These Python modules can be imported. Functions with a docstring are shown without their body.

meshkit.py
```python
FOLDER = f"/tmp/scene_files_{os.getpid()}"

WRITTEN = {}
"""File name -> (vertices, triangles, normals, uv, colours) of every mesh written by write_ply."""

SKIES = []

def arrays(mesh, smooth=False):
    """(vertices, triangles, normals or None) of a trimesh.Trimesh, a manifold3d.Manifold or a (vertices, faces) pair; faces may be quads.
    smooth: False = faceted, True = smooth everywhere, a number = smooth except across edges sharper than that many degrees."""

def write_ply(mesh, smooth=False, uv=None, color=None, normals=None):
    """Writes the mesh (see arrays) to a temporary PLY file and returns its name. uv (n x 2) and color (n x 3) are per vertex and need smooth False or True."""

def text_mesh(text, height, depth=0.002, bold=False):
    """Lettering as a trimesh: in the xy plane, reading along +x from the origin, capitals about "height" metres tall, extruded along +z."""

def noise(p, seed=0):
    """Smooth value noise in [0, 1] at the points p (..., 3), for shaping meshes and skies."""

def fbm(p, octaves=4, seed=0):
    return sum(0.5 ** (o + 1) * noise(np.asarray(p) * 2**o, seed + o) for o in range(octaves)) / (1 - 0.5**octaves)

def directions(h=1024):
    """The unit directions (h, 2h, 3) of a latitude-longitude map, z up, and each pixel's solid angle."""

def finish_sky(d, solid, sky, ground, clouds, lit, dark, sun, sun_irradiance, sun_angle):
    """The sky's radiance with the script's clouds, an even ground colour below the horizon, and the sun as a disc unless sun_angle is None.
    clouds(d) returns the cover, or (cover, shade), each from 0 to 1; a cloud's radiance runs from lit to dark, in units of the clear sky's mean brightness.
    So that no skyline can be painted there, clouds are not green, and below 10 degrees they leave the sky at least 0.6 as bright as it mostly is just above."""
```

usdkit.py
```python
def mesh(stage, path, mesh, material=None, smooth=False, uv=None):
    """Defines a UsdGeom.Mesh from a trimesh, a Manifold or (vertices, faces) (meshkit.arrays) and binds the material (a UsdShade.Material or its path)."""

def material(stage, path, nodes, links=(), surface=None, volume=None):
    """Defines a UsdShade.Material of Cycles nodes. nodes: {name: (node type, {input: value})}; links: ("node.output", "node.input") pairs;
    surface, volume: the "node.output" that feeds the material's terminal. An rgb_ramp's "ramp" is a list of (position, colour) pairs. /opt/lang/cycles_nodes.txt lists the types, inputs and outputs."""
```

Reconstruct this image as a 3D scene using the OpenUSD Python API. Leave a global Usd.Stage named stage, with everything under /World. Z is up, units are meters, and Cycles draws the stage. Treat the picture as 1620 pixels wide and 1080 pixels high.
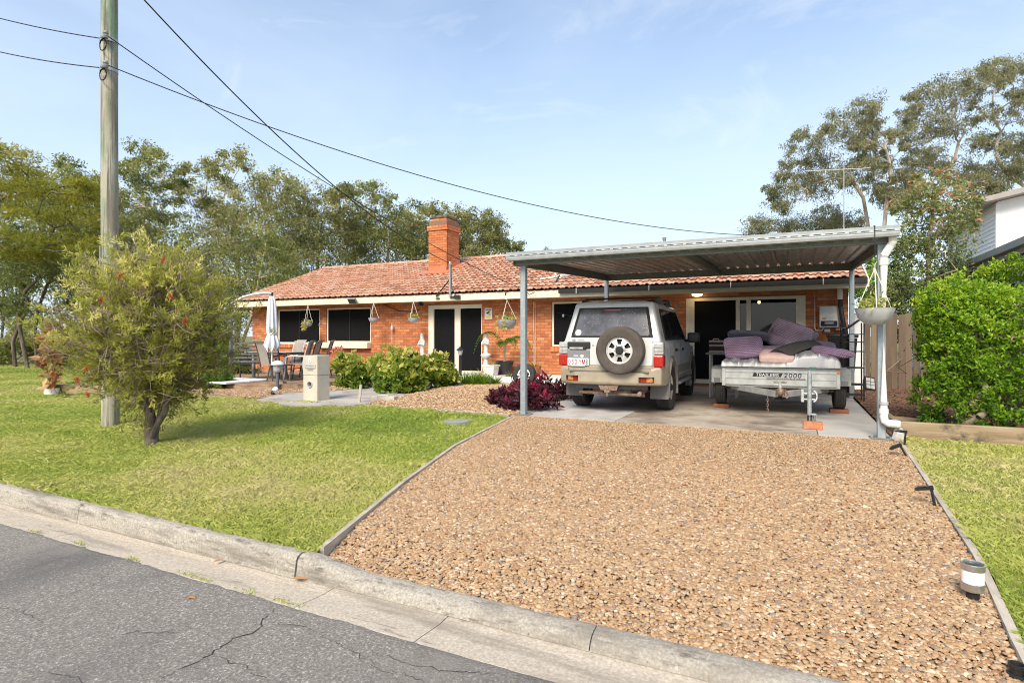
import math, numpy as np, trimesh, usdkit, meshkit
import shapely.geometry as sg
from shapely import affinity
from shapely.ops import unary_union
from pxr import Usd, UsdGeom, UsdLux, UsdShade, Sdf, Gf, Vt

stage = Usd.Stage.CreateInMemory()
UsdGeom.SetStageUpAxis(stage, 'Z'); UsdGeom.SetStageMetersPerUnit(stage, 1.0)
W = UsdGeom.Xform.Define(stage, '/World')
UsdGeom.Scope.Define(stage, '/World/Looks')

# ------------------------------------------------------------------ camera, sky, sun, exposure
YAW, FPX, EYE, HOR = 26.1, 905.0, 1.55, 531.0
cam = UsdGeom.Camera.Define(stage, '/World/camera')
cam.CreateHorizontalApertureAttr(36.0); cam.CreateVerticalApertureAttr(24.0)
cam.CreateFocalLengthAttr(36.0*FPX/1620); cam.CreateVerticalApertureOffsetAttr(-(540-HOR)*36.0/1620)
cam.CreateClippingRangeAttr(Gf.Vec2f(0.05, 5000))
cam.AddTranslateOp().Set(Gf.Vec3d(0, 0, EYE)); cam.AddRotateXYZOp().Set(Gf.Vec3f(90, 0, YAW))
EXPOSURE = 1.47
SUN_EL, SUN_AZ = math.radians(42), math.radians(176)      # azimuth clockwise from +Y
SKY_STRENGTH, SUN_INT, SUN_ANGLE = 0.090, 0.46, 25.0
cam.CreateExposureAttr(EXPOSURE)
sd = np.array([math.sin(SUN_AZ)*math.cos(SUN_EL), math.cos(SUN_AZ)*math.cos(SUN_EL), math.sin(SUN_EL)])
dome = UsdLux.DomeLight.Define(stage, '/World/sky')
dome.GetPrim().SetCustomDataByKey('kind', 'structure')
usdkit.material(stage, '/World/Looks/sky', {
    'sk': ('sky_texture', {'sky_type': 'single_scattering', 'sun_disc': False, 'sun_elevation': SUN_EL, 'sun_rotation': SUN_AZ, 'air_density': 1.0, 'aerosol_density': 1.6, 'ozone_density': 1.3}),
    'tc': ('texture_coordinate', {}), 'sx': ('separate_xyz', {}),
    'mp': ('mapping', {'scale': (1.0, 1.0, 2.6), 'location': (3.1, 1.7, 0.4), 'rotation': (0, 0.25, 0.5)}),
    'n1': ('noise_texture', {'scale': 1.5, 'detail': 7.0, 'roughness': 0.55, 'distortion': 0.6}),
    'r1': ('rgb_ramp', {'ramp': [(0.40, (0, 0, 0)), (0.80, (0.34, 0.34, 0.34))]}),
    'hz': ('map_range', {'from_min': 0.0, 'from_max': 0.55, 'to_min': 0.74, 'to_max': 0.13, 'clamp': True}),
    'ad': ('math', {'math_type': 'add', 'use_clamp': True}),
    'mx': ('mix', {'color2': (3.5, 4.1, 4.8)}),
    'm2': ('mapping', {'scale': (1.0, 2.6, 3.4), 'location': (0.7, 5.2, 1.4), 'rotation': (0.5, 0.2, 0.9)}), 'n2': ('noise_texture', {'scale': 1.9, 'detail': 9.0, 'roughness': 0.62, 'distortion': 0.9}),
    'r2': ('rgb_ramp', {'ramp': [(0.56, (0, 0, 0)), (0.82, (0.45, 0.45, 0.45))]}), 'mc': ('mix', {'color2': (4.4, 4.6, 4.8)}),
    'bg': ('background_shader', {'strength': SKY_STRENGTH})},
    [('tc.generated', 'sx.vector'), ('tc.generated', 'mp.vector'), ('mp.vector', 'n1.vector'), ('n1.fac', 'r1.fac'), ('sx.z', 'hz.value'),
     ('hz.result', 'ad.value1'), ('r1.color', 'ad.value2'), ('ad.value', 'mx.fac'), ('sk.color', 'mx.color1'), ('tc.generated', 'm2.vector'), ('m2.vector', 'n2.vector'), ('n2.fac', 'r2.fac'), ('r2.color', 'mc.fac'), ('mx.color', 'mc.color1'), ('mc.color', 'bg.color')], surface='bg.background')
UsdShade.MaterialBindingAPI.Apply(dome.GetPrim()).Bind(UsdShade.Material.Get(stage, '/World/Looks/sky'))
sun = UsdLux.DistantLight.Define(stage, '/World/sun')
sun.CreateNormalizeAttr(True); sun.CreateIntensityAttr(SUN_INT); sun.CreateAngleAttr(SUN_ANGLE); sun.CreateColorAttr(Gf.Vec3f(1.0, 0.90, 0.75))
sun.AddRotateXYZOp().Set(Gf.Vec3f(90-math.degrees(SUN_EL), 0, -math.degrees(SUN_AZ)+180))

# ------------------------------------------------------------------ measuring: a photo pixel and a known height, plane or distance give a place
CT, ST = math.cos(math.radians(YAW)), math.sin(math.radians(YAW))
def pt(px, py, d):
    t, u = (px-810)/FPX, (HOR-py)/FPX
    return np.array([d*(t*CT-ST), d*(t*ST+CT), EYE+u*d])
def atz(px, py, z): return pt(px, py, (z-EYE)/((HOR-py)/FPX))
def aty(px, py, Y): return pt(px, py, Y/((px-810)/FPX*ST+CT))
def atx(px, py, X): return pt(px, py, X/((px-810)/FPX*CT-ST))

# ------------------------------------------------------------------ objects
COUNT, ORG = {}, {}
def path_for(name, parent):
    base = '/World' if parent is None else str(parent.GetPath())
    k = (base, name); n = COUNT.get(k, 0); COUNT[k] = n+1
    return f'{base}/{name}' + (f'_{n:03d}' if n else '')
def tag(p, label=None, cat=None, group=None, kind=None):
    p = p.GetPrim() if hasattr(p, 'GetPrim') else p
    for k, v in (('label', label), ('category', cat), ('group', group), ('kind', kind)):
        if v: p.SetCustomDataByKey(k, v)
    return p
def thing(name, label, cat, loc=(0, 0, 0), rz=0.0, group=None, local=False, M=None, kind=None):
    x = UsdGeom.Xform.Define(stage, path_for(name, None))
    if M is not None: x.AddTransformOp().Set(Gf.Matrix4d(*np.asarray(M, float).T.ravel().tolist()))
    else:
        x.AddTranslateOp().Set(Gf.Vec3d(*map(float, loc)))
        if rz: x.AddRotateZOp().Set(float(rz))
    ORG[str(x.GetPath())] = np.zeros(3) if (local or M is not None) else np.array(loc, float)
    return tag(x, label, cat, group, kind)
def obj(name, mesh, mat, parent=None, smooth=False, tone=None, kind=None, label=None, cat=None, group=None):
    p = path_for(name, parent)
    v, f, n = meshkit.arrays(mesh, smooth)
    if parent is not None: 
        o = ORG.get(str(parent.GetPath()), np.zeros(3)); ORG[p] = o; v = v-o
    m = UsdGeom.Mesh.Define(stage, p)
    m.CreatePointsAttr(Vt.Vec3fArray.FromNumpy(v.astype(np.float32)))
    m.CreateFaceVertexCountsAttr(Vt.IntArray.FromNumpy(np.full(len(f), 3, np.int32)))
    m.CreateFaceVertexIndicesAttr(Vt.IntArray.FromNumpy(f.astype(np.int32).ravel()))
    m.CreateSubdivisionSchemeAttr('none')
    if n is not None:
        m.CreateNormalsAttr(Vt.Vec3fArray.FromNumpy(n.astype(np.float32))); m.SetNormalsInterpolation('vertex')
    if tone is not None:
        tn = np.full(len(v), tone, np.float32) if np.ndim(tone) == 0 else np.asarray(tone, np.float32)
        UsdGeom.PrimvarsAPI(m).CreatePrimvar('tone', Sdf.ValueTypeNames.FloatArray, 'vertex').Set(Vt.FloatArray.FromNumpy(tn))
    UsdShade.MaterialBindingAPI.Apply(m.GetPrim()).Bind(UsdShade.Material.Get(stage, '/World/Looks/'+mat))
    return tag(m, label, cat, group, kind)
def struct(name, mesh, mat, smooth=False, label=None, tone=None):
    return obj(name, mesh, mat, None, smooth, tone, 'structure', label)
def dup(src, loc, rz, label, name=None):
    was = src.GetCustomData(); nm = name or src.GetName().rstrip('0123456789').rstrip('_')
    x = UsdGeom.Xform.Define(stage, path_for(nm, None))
    x.AddTranslateOp().Set(Gf.Vec3d(*map(float, loc)))
    x.AddRotateZOp().Set(float(rz))
    pr = x.GetPrim(); pr.GetReferences().AddInternalReference(src.GetPath()); pr.SetInstanceable(True)
    return tag(pr, label, was['category'], was.get('group'))

# ------------------------------------------------------------------ materials
def mat(name, cols, scale=6.0, detail=5.0, rough=0.75, bump=0.0, bscale=None, metal=0.0, stretch=(1, 1, 1), obj_space=False, tone=None, tonemix=0.0,
        spec=0.4, dist=0.0, alpha_trans=0.0, coat=0.0, bdist=0.01, rough2=None, stain=None):
    """cols: ramp stops over a noise; tone: ramp over the 'tone' attribute; stain: (colour, scale, low, high, stretch) worn patches."""
    st = [(0.3+0.4*i/max(1, len(cols)-1), c) for i, c in enumerate(cols)] if np.ndim(cols[0][0]) == 0 and len(cols[0]) == 3 else cols
    N = {'tc': ('texture_coordinate', {}) if obj_space else ('geometry', {}), 'mp': ('mapping', {'scale': stretch}),
         'n': ('noise_texture', {'scale': scale, 'detail': detail, 'roughness': 0.62, 'distortion': dist}), 'r': ('rgb_ramp', {'ramp': st}),
         'p': ('principled_bsdf', {'roughness': rough, 'metallic': metal, 'specular_ior_level': spec, 'coat_weight': coat})}
    L = [('tc.object' if obj_space else 'tc.position', 'mp.vector'), ('mp.vector', 'n.vector'), ('n.fac', 'r.fac')]
    col = 'r.color'
    if tone is not None:
        N['at'] = ('attribute', {'attribute': 'tone'}); N['tr'] = ('rgb_ramp', {'ramp': tone}); N['tm'] = ('mix', {'fac': 1-tonemix})
        L += [('at.fac', 'tr.fac'), (col, 'tm.color1'), ('tr.color', 'tm.color2')]; col = 'tm.color'
    if stain is not None:
        for i, (sc, ss, lo, hi, stt) in enumerate(stain):
            N[f'sm{i}'] = ('mapping', {'scale': stt, 'location': (3.3*i, 1.7, .4)}); N[f'sn{i}'] = ('noise_texture', {'scale': ss, 'detail': 6.0, 'roughness': 0.65})
            N[f'sr{i}'] = ('map_range', {'from_min': lo, 'from_max': hi, 'to_min': 0.0, 'to_max': 1.0, 'clamp': True}); N[f'sx{i}'] = ('mix', {'color2': sc})
            L += [('tc.object' if obj_space else 'tc.position', f'sm{i}.vector'), (f'sm{i}.vector', f'sn{i}.vector'), (f'sn{i}.fac', f'sr{i}.value'), (f'sr{i}.result', f'sx{i}.fac'), (col, f'sx{i}.color1')]; col = f'sx{i}.color'
    L.append((col, 'p.base_color'))
    if rough2 is not None:
        N['rr'] = ('map_range', {'from_min': .3, 'from_max': .7, 'to_min': rough, 'to_max': rough2, 'clamp': True}); L += [('n.fac', 'rr.value'), ('rr.result', 'p.roughness')]
    if bump:
        N['bn'] = ('noise_texture', {'scale': bscale or scale*6, 'detail': 4.0, 'roughness': 0.6}); N['b'] = ('bump', {'strength': bump, 'distance': bdist})
        L += [('mp.vector', 'bn.vector'), ('bn.fac', 'b.height'), ('b.normal', 'p.normal')]
    out = 'p.BSDF'
    if alpha_trans:
        N['tl'] = ('translucent_bsdf', {}); N['mc'] = ('mix_closure', {'fac': alpha_trans}); L += [(col, 'tl.color'), ('p.BSDF', 'mc.closure1'), ('tl.BSDF', 'mc.closure2')]; out = 'mc.closure'
    usdkit.material(stage, '/World/Looks/'+name, N, L, surface=out)
    return name
def flat(name, c, rough=0.6, metal=0.0, spec=0.4, var=0.12, **k):
    c = np.array(c); return mat(name, [tuple(c*(1-var)), tuple(np.minimum(c*(1+var), .95))], 9.0, rough=rough, metal=metal, spec=spec, **k)
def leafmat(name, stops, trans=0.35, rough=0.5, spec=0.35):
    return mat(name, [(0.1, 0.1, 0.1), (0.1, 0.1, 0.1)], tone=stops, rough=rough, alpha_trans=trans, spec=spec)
def emit(name, c, s):
    usdkit.material(stage, '/World/Looks/'+name, {'e': ('emission', {'color': c, 'strength': s})}, [], surface='e.emission')
def pane(name, tint, ior=1.5):
    usdkit.material(stage, '/World/Looks/'+name, {'t': ('transparent_bsdf', {'color': tint}), 'g': ('glossy_bsdf', {'roughness': 0.02, 'color': (.9, .9, .9)}), 'f': ('fresnel', {'IOR': ior}), 'm': ('mix_closure', {})},
                    [('f.fac', 'm.fac'), ('t.BSDF', 'm.closure1'), ('g.BSDF', 'm.closure2')], surface='m.closure')

# ------------------------------------------------------------------ meshes as (vertices, triangles)
def join(ms):
    V, F, n = [], [], 0
    for m in ms:
        v, f = (m[0], m[1]) if isinstance(m, tuple) else (np.array(m.vertices), np.array(m.faces))
        V.append(v); F.append(f+n); n += len(v)
    return np.vstack(V), np.vstack(F)
def tri(f4):
    f4 = np.asarray(f4); return np.vstack([f4[:, [0, 1, 2]], f4[:, [0, 2, 3]]])
BOXF = tri([[0, 3, 2, 1], [4, 5, 6, 7], [0, 1, 5, 4], [1, 2, 6, 5], [2, 3, 7, 6], [3, 0, 4, 7]])
def box(x0, x1, y0, y1, z0, z1):
    return np.array([[x0, y0, z0], [x1, y0, z0], [x1, y1, z0], [x0, y1, z0], [x0, y0, z1], [x1, y0, z1], [x1, y1, z1], [x0, y1, z1]], float), BOXF.copy()
def hull(pts):
    h = trimesh.convex.convex_hull(np.asarray(pts, float)); return np.array(h.vertices), np.array(h.faces)
def cbox(x0, x1, y0, y1, z0, z1, c=0.01):
    P = []
    for sx, (a, b) in ((0, (x0, x1)), (1, (x0, x1))):
        for sy in (0, 1):
            for sz in (0, 1):
                x, y, z = (x0, x1)[sx], (y0, y1)[sy], (z0, z1)[sz]; ex, ey, ez = c*(1-2*sx), c*(1-2*sy), c*(1-2*sz)
                P += [(x+ex, y+ey, z), (x+ex, y, z+ez), (x, y+ey, z+ez)]
    return hull(P)
_sph = np.array(trimesh.creation.icosphere(1).vertices)
def rbox(corners, r):
    """Hull of small spheres at the corners: a rounded solid."""
    return hull(np.vstack([np.asarray(c)[None]+_sph*r for c in corners]))
def xf(m, M):
    v = m[0]@np.asarray(M)[:3, :3].T+np.asarray(M)[:3, 3]; return v, m[1]
def mv(m, d): return m[0]+np.asarray(d, float), m[1]
def rotm(ax, deg): return trimesh.transformations.rotation_matrix(math.radians(deg), {'x': [1, 0, 0], 'y': [0, 1, 0], 'z': [0, 0, 1]}[ax])
def place(loc, rx=0, ry=0, rz=0):
    M = rotm('z', rz)@rotm('y', ry)@rotm('x', rx); M[:3, 3] = loc; return M
def tube(P, r, n=8, cap=True):
    P = np.asarray(P, float); r = np.broadcast_to(np.asarray(r, float), (len(P),))
    t = np.gradient(P, axis=0); t /= np.linalg.norm(t, axis=1, keepdims=True)+1e-12
    ref = np.array([0, 0, 1.0]) if abs(t[:, 2]).mean() < .8 else np.array([1.0, 0, 0])
    a = np.cross(t, ref); a /= np.linalg.norm(a, axis=1, keepdims=True)+1e-12; b = np.cross(t, a)
    g = np.arange(n)*2*np.pi/n
    v = (P[:, None]+r[:, None, None]*(np.cos(g)[None, :, None]*a[:, None]+np.sin(g)[None, :, None]*b[:, None])).reshape(-1, 3)
    i, j = np.meshgrid(np.arange(len(P)-1), np.arange(n), indexing='ij')
    f = tri(np.stack([i*n+j, i*n+(j+1) % n, (i+1)*n+(j+1) % n, (i+1)*n+j], -1).reshape(-1, 4))
    if cap:
        v = np.vstack([v, P[:1], P[-1:]]); k = len(v); e = (len(P)-1)*n
        f = np.vstack([f, [[k-2, (q+1) % n, q] for q in range(n)], [[k-1, e+q, e+(q+1) % n] for q in range(n)]])
    return v, f
def rod(a, b, r, r2=None, n=8): return tube([a, b], [r, r if r2 is None else r2], n)
def bar(a, b, w, h, up=(0, 0, 1)):
    a, b = np.asarray(a, float), np.asarray(b, float); d = b-a; d /= np.linalg.norm(d); s = np.cross(d, up)
    s /= np.linalg.norm(s); u = np.cross(s, d)
    return np.array([p+s*x*w/2+u*y*h/2 for p in (a, b) for x, y in ((-1, -1), (1, -1), (1, 1), (-1, 1))]), BOXF.copy()
def lathe(prof, n=20, loc=(0, 0, 0)):
    prof = np.asarray(prof, float); g = np.arange(n)*2*np.pi/n
    v = np.stack([prof[:, 0, None]*np.cos(g), prof[:, 0, None]*np.sin(g), np.repeat(prof[:, 1, None], n, 1)], -1).reshape(-1, 3)
    i, j = np.meshgrid(np.arange(len(prof)-1), np.arange(n), indexing='ij')
    return v+np.asarray(loc, float), tri(np.stack([i*n+j, i*n+(j+1) % n, (i+1)*n+(j+1) % n, (i+1)*n+j], -1).reshape(-1, 4))
def ell(c, r, sub=2):
    s = trimesh.creation.icosphere(sub); return np.array(s.vertices)*np.asarray(r)+np.asarray(c), np.array(s.faces)
def prism(poly, h):
    m = trimesh.creation.extrude_polygon(poly, h, engine='earcut'); return np.array(m.vertices), np.array(m.faces)
def vprism(poly, y0, y1):
    """Polygon drawn in x,z, extruded from y0 to y1."""
    v, f = prism(poly, y1-y0); return np.stack([v[:, 0], y1-v[:, 2], v[:, 1]], 1), f
def grid(X, Y, Z):
    ny, nx = X.shape; v = np.stack([X, Y, Z], -1).reshape(-1, 3); i, j = np.meshgrid(np.arange(ny-1), np.arange(nx-1), indexing='ij')
    return v, tri(np.stack([i*nx+j, i*nx+j+1, (i+1)*nx+j+1, (i+1)*nx+j], -1).reshape(-1, 4))
def polysheet(poly, zf, step=0.5):
    """A triangulated sheet over a polygon, following the ground."""
    out = []
    x0, y0, x1, y1 = poly.bounds
    for xx in np.arange(math.floor(x0/step)*step, x1, step):
        col = poly.intersection(sg.box(xx, y0-1, xx+step, y1+1))
        for yy in np.arange(math.floor(y0/step)*step, y1, step):
            c = col.intersection(sg.box(xx, yy, xx+step, yy+step))
            for g in getattr(c, 'geoms', [c]):
                if g.geom_type == 'Polygon' and g.area > 1e-7:
                    v, f = trimesh.creation.triangulate_polygon(g, engine='earcut'); out.append((np.column_stack([v, np.zeros(len(v))]), f))
    v, f = join(out); v[:, 2] = zf(v[:, 0], v[:, 1])
    m = trimesh.Trimesh(v, f, process=False); m.merge_vertices(digits_vertex=5)
    f = np.array(m.faces); v = np.array(m.vertices); n = np.cross(v[f[:, 1]]-v[f[:, 0]], v[f[:, 2]]-v[f[:, 0]])[:, 2] < 0
    f[n] = f[n][:, ::-1]; return v, f
def text(s, h, at, depth=0.003, bold=True, sx=1.0, center=True):
    """Lettering standing in the xz plane, facing -y."""
    m = meshkit.text_mesh(s, h, depth, bold); v = np.array(m.vertices); v[:, 0] *= sx
    if center: v[:, 0] -= (v[:, 0].min()+v[:, 0].max())/2
    return np.stack([v[:, 0]+at[0], at[1]-v[:, 2], v[:, 1]+at[2]], 1), np.array(m.faces)
def spaced(s, h, at, pitch, depth=0.003, bold=True, sx=1.0):
    """Lettering set one character at a time, so that the gaps stay open."""
    return join([text(c, h, (at[0]+(i-(len(s)-1)/2)*pitch, at[1], at[2]), depth, bold, sx) for i, c in enumerate(s) if c != ' '])
def inpoly(poly, P):
    import shapely
    return shapely.contains_xy(poly, P[:, 0], P[:, 1])
def unit(v): return v/(np.linalg.norm(v, axis=-1, keepdims=True)+1e-12)

# leaves: each a folded diamond of two triangles with its own tone
def leaves(P, size, rng, bias=(0, 0, 0), bw=0.0, ratio=0.4, fold=0.25, tone=None):
    n = len(P); d = unit(rng.normal(size=(n, 3))+np.asarray(bias)*bw)
    s = unit(np.cross(d, rng.normal(size=(n, 3)))); u = np.cross(s, d)
    L = np.broadcast_to(size, (n,))[:, None]*rng.uniform(.7, 1.3, (n, 1)); w = L*ratio*.5
    v = np.stack([P, P+d*L*.5+s*w+u*L*fold*.3, P+d*L, P+d*L*.5-s*w+u*L*fold*.3], 1).reshape(-1, 3)
    k = np.arange(n)[:, None]*4
    f = np.vstack([k+[0, 1, 2], k+[0, 2, 3]])
    return v, f, np.repeat(rng.uniform(0, 1, n) if tone is None else tone, 4)
def scatter(clumps, rng, power=0.6):
    out, ids = [], []
    for i, (c, r, n) in enumerate(clumps):
        d = unit(rng.normal(size=(n, 3)))*rng.uniform(0, 1, (n, 1))**power
        out.append(np.asarray(c)+d*np.broadcast_to(r, (3,))); ids.append(np.full(n, i))
    return np.vstack(out), np.concatenate(ids)
def skeleton(trunk, targets, rng, tip=0.012, jit=0.12, exp=0.5, sides=5):
    """Limbs grow from the trunk's polyline to each target in turn, from the nearest limb below it; thickness follows what hangs on it."""
    nodes = [np.asarray(p, float) for p in trunk]; par = [-1]+list(range(len(trunk)-1)); chains = [list(range(len(trunk)))]
    t0 = np.asarray(trunk[-1]); order = np.argsort([np.linalg.norm(np.asarray(t)-t0) for t in targets])
    lock = max(1, len(trunk)//3)
    for q in order:
        T = np.asarray(targets[q], float); A = np.array(nodes)
        dist = np.linalg.norm(A-T, axis=1)+np.maximum(0, A[:, 2]-T[2])*1.2; dist[:lock] += 5
        k = int(np.argmin(dist)); a = A[k]; L = np.linalg.norm(T-a); m = max(2, min(6, int(L/0.5)+1)); ch = [k]
        for i in range(1, m+1):
            f = i/m; p = a+(T-a)*f; p[2] += math.sin(f*math.pi)*L*0.06
            if i < m: p = p+rng.normal(size=3)*jit*L*.5
            nodes.append(p); par.append(ch[-1]); ch.append(len(nodes)-1)
        chains.append(ch)
    cnt = np.ones(len(nodes))*0; child = np.zeros(len(nodes), bool)
    for i, p in enumerate(par):
        if p >= 0: child[p] = True
    cnt[~child] = 1
    for i in range(len(nodes)-1, 0, -1): cnt[par[i]] += cnt[i]
    r = tip*np.maximum(cnt, 1)**exp
    out = []
    for ci, ch in enumerate(chains):
        rr = r[ch].copy()
        if ci: rr[0] = min(rr[0], rr[1]*1.3)
        out.append(tube(np.array([nodes[i] for i in ch]), rr, 9 if ci == 0 else sides, cap=False))
    return join(out)
# ------------------------------------------------------------------ looks
mat('asphalt', [(0.25, (.105, .094, .082)), (0.45, (.178, .160, .140)), (0.6, (.25, .228, .20)), (0.70, (.50, .475, .44))], 85, 3, rough=.85, bump=.9, bscale=85, bdist=.006, stain=[((.10, .094, .088), .9, .5, .75, (1, .4, 1)), ((.25, .225, .195), .6, .55, .75, (1, 1, 1)), ((.06, .055, .05), 1.7, .66, .76, (1, 1, 1))])
mat('concrete', [(0.3, (.40, .37, .32)), (0.7, (.56, .52, .46))], 7, 8, rough=.85, bump=.35, bscale=90, bdist=.003, stain=[((.16, .145, .125), 5, .52, .66, (.6, 1, 1)), ((.62, .58, .52), 30, .6, .7, (1, 1, 1))])
mat('mossy_concrete', [(0.3, (.25, .225, .18)), (0.45, (.31, .282, .232)), (0.56, (.37, .34, .285)), (0.7, (.48, .445, .385))], 70, 5, rough=.9, bump=.9, bscale=110, bdist=.004, stain=[((.115, .10, .082), 18, .55, .70, (.45, 1, 2.2)), ((.155, .138, .112), 3.5, .52, .70, (.4, 1, 3)), ((.07, .062, .052), 55, .62, .70, (1, 1, .8)), ((.17, .15, .12), 1.3, .52, .70, (.5, 1, 1))])
mat('channel', [(0.3, (0.338, 0.288, 0.219)), (0.5, (0.450, 0.388, 0.306)), (0.7, (0.587, 0.525, 0.431))], 60, 5, rough=.85, bump=.5, bscale=110, bdist=.003, stain=[((.23, .195, .15), 3, .50, .72, (.25, 2, 1)), ((.14, .12, .095), 9, .62, .74, (.3, 1.5, 1)), ((.60, .56, .49), 60, .64, .72, (1, 1, 1))])
mat('soil', [(0.3, (.12, .10, .05)), (0.5, (.15, .16, .05)), (0.7, (.24, .21, .10))], 1.2, 8, rough=.95, bump=.5, bscale=30, bdist=.02)
mat('turf', [(0.3, (.16, .20, .03)), (0.7, (.27, .27, .06))], 3, 8, rough=.95, bump=.8, bscale=60, bdist=.02)
mat('grass', [(0.1, (.1, .1, .1)), (0.2, (.1, .1, .1))], tone=[(0, (.17, .26, .04)), (.25, (.29, .37, .065)), (.5, (.41, .45, .10)), (.75, (.51, .50, .16)), (1, (.57, .51, .24))], rough=.55, alpha_trans=.35, spec=.3)
PEB = [(0, (0.134, 0.112, 0.095)), (.08, (0.246, 0.202, 0.162)), (.13, (0.246, 0.123, 0.054)), (.35, (0.347, 0.202, 0.095)), (.65, (0.414, 0.269, 0.140)), (.9, (0.482, 0.347, 0.213)), (1, (0.650, 0.549, 0.414))]
mat('pebble', [(0.35, (.26, .17, .095)), (0.65, (.46, .33, .21))], 45, 4, tone=PEB, tonemix=.25, rough=.7, spec=.4)
mat('pebble_bed', [(0.3, (.26, .17, .095)), (0.5, (.36, .24, .135)), (0.7, (.46, .32, .19))], 40, 4, rough=.95, bump=.4, bscale=45, bdist=.006)
mat('bark_chip', [(0.35, (.34, .21, .12)), (0.65, (.46, .31, .18))], 30, 4, tone=[(0, (.20, .12, .07)), (.3, (.42, .26, .14)), (.7, (.55, .38, .22)), (1, (.68, .54, .38))], tonemix=.2, rough=.9)
mat('dark_mulch', [(0.3, (.07, .04, .028)), (0.5, (.16, .09, .06)), (0.7, (.26, .16, .10))], 25, 7, rough=.95, bump=1.0, bscale=40, bdist=.02)
mat('slab_pale', [(0.3, (.40, .38, .35)), (0.7, (.49, .47, .44))], 2.5, 8, rough=.8, bump=.15, bscale=60, bdist=.003, stain=[((.30, .27, .24), 1.4, .52, .72, (1, 1, 1))])
mat('slab_brown', [(0.3, (.31, .26, .20)), (0.5, (.40, .345, .28)), (0.7, (.49, .44, .375))], 1.8, 8, rough=.75, bump=.15, bscale=60, bdist=.003, stain=[((.13, .10, .075), 1.1, .5, .7, (1, 1.6, 1)), ((.10, .085, .07), 5, .62, .7, (1, 1, 1))])
mat('path_concrete', [(0.3, (.36, .33, .29)), (0.7, (.50, .46, .41))], 2.5, 8, rough=.85, bump=.3, bscale=60, bdist=.004, stain=[((.22, .20, .165), 2, .5, .7, (1, 1, 1))])
BR = [(0, (.31, .090, .036)), (.3, (.42, .135, .050)), (.65, (.50, .18, .068)), (.9, (.54, .225, .095)), (1, (.58, .31, .155))]
mat('brick', [(0.3, (.38, .105, .035)), (0.7, (.54, .18, .065))], 14, 6, tone=BR, tonemix=.3, rough=.8, bump=.5, bscale=110, bdist=.003, obj_space=False)
mat('mortar', [(0.3, (.17, .095, .06)), (0.7, (.27, .16, .105))], 20, 5, rough=.95, bump=.5, bdist=.004)
TL = [(0, (.26, .11, .065)), (.2, (.42, .185, .10)), (.55, (.52, .245, .14)), (.8, (.56, .31, .20)), (1, (.57, .40, .29))]
mat('roof_tile', [(0.3, (.36, .14, .075)), (0.7, (.49, .23, .135))], 7, 7, tone=TL, tonemix=.3, rough=.75, bump=.4, bscale=60, bdist=.004, stain=[((.58, .42, .31), 4.2, .46, .68, (1, 1, 1)), ((.09, .075, .065), 13, .59, .67, (1, 1, 1)), ((.11, .09, .075), 2.1, .63, .72, (1, 1, 1))])
flat('flashing', (.50, .17, .09), rough=.5)
mat('cream_paint', [(0.3, (.62, .55, .42)), (0.7, (.72, .66, .53))], 3, 7, rough=.55, bump=.1, bscale=40, bdist=.002, stain=[((.48, .42, .31), 4, .6, .78, (.4, 1, 2))])
flat('white_paint', (.75, .74, .71), rough=.6, var=.05, stain=[((.55, .53, .48), 3, .58, .8, (1, 1, 1))])
flat('neighbour_white', (.78, .78, .77), rough=.6, var=.03)
flat('black_screen', (.008, .008, .009), rough=.95, spec=.12)
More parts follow.
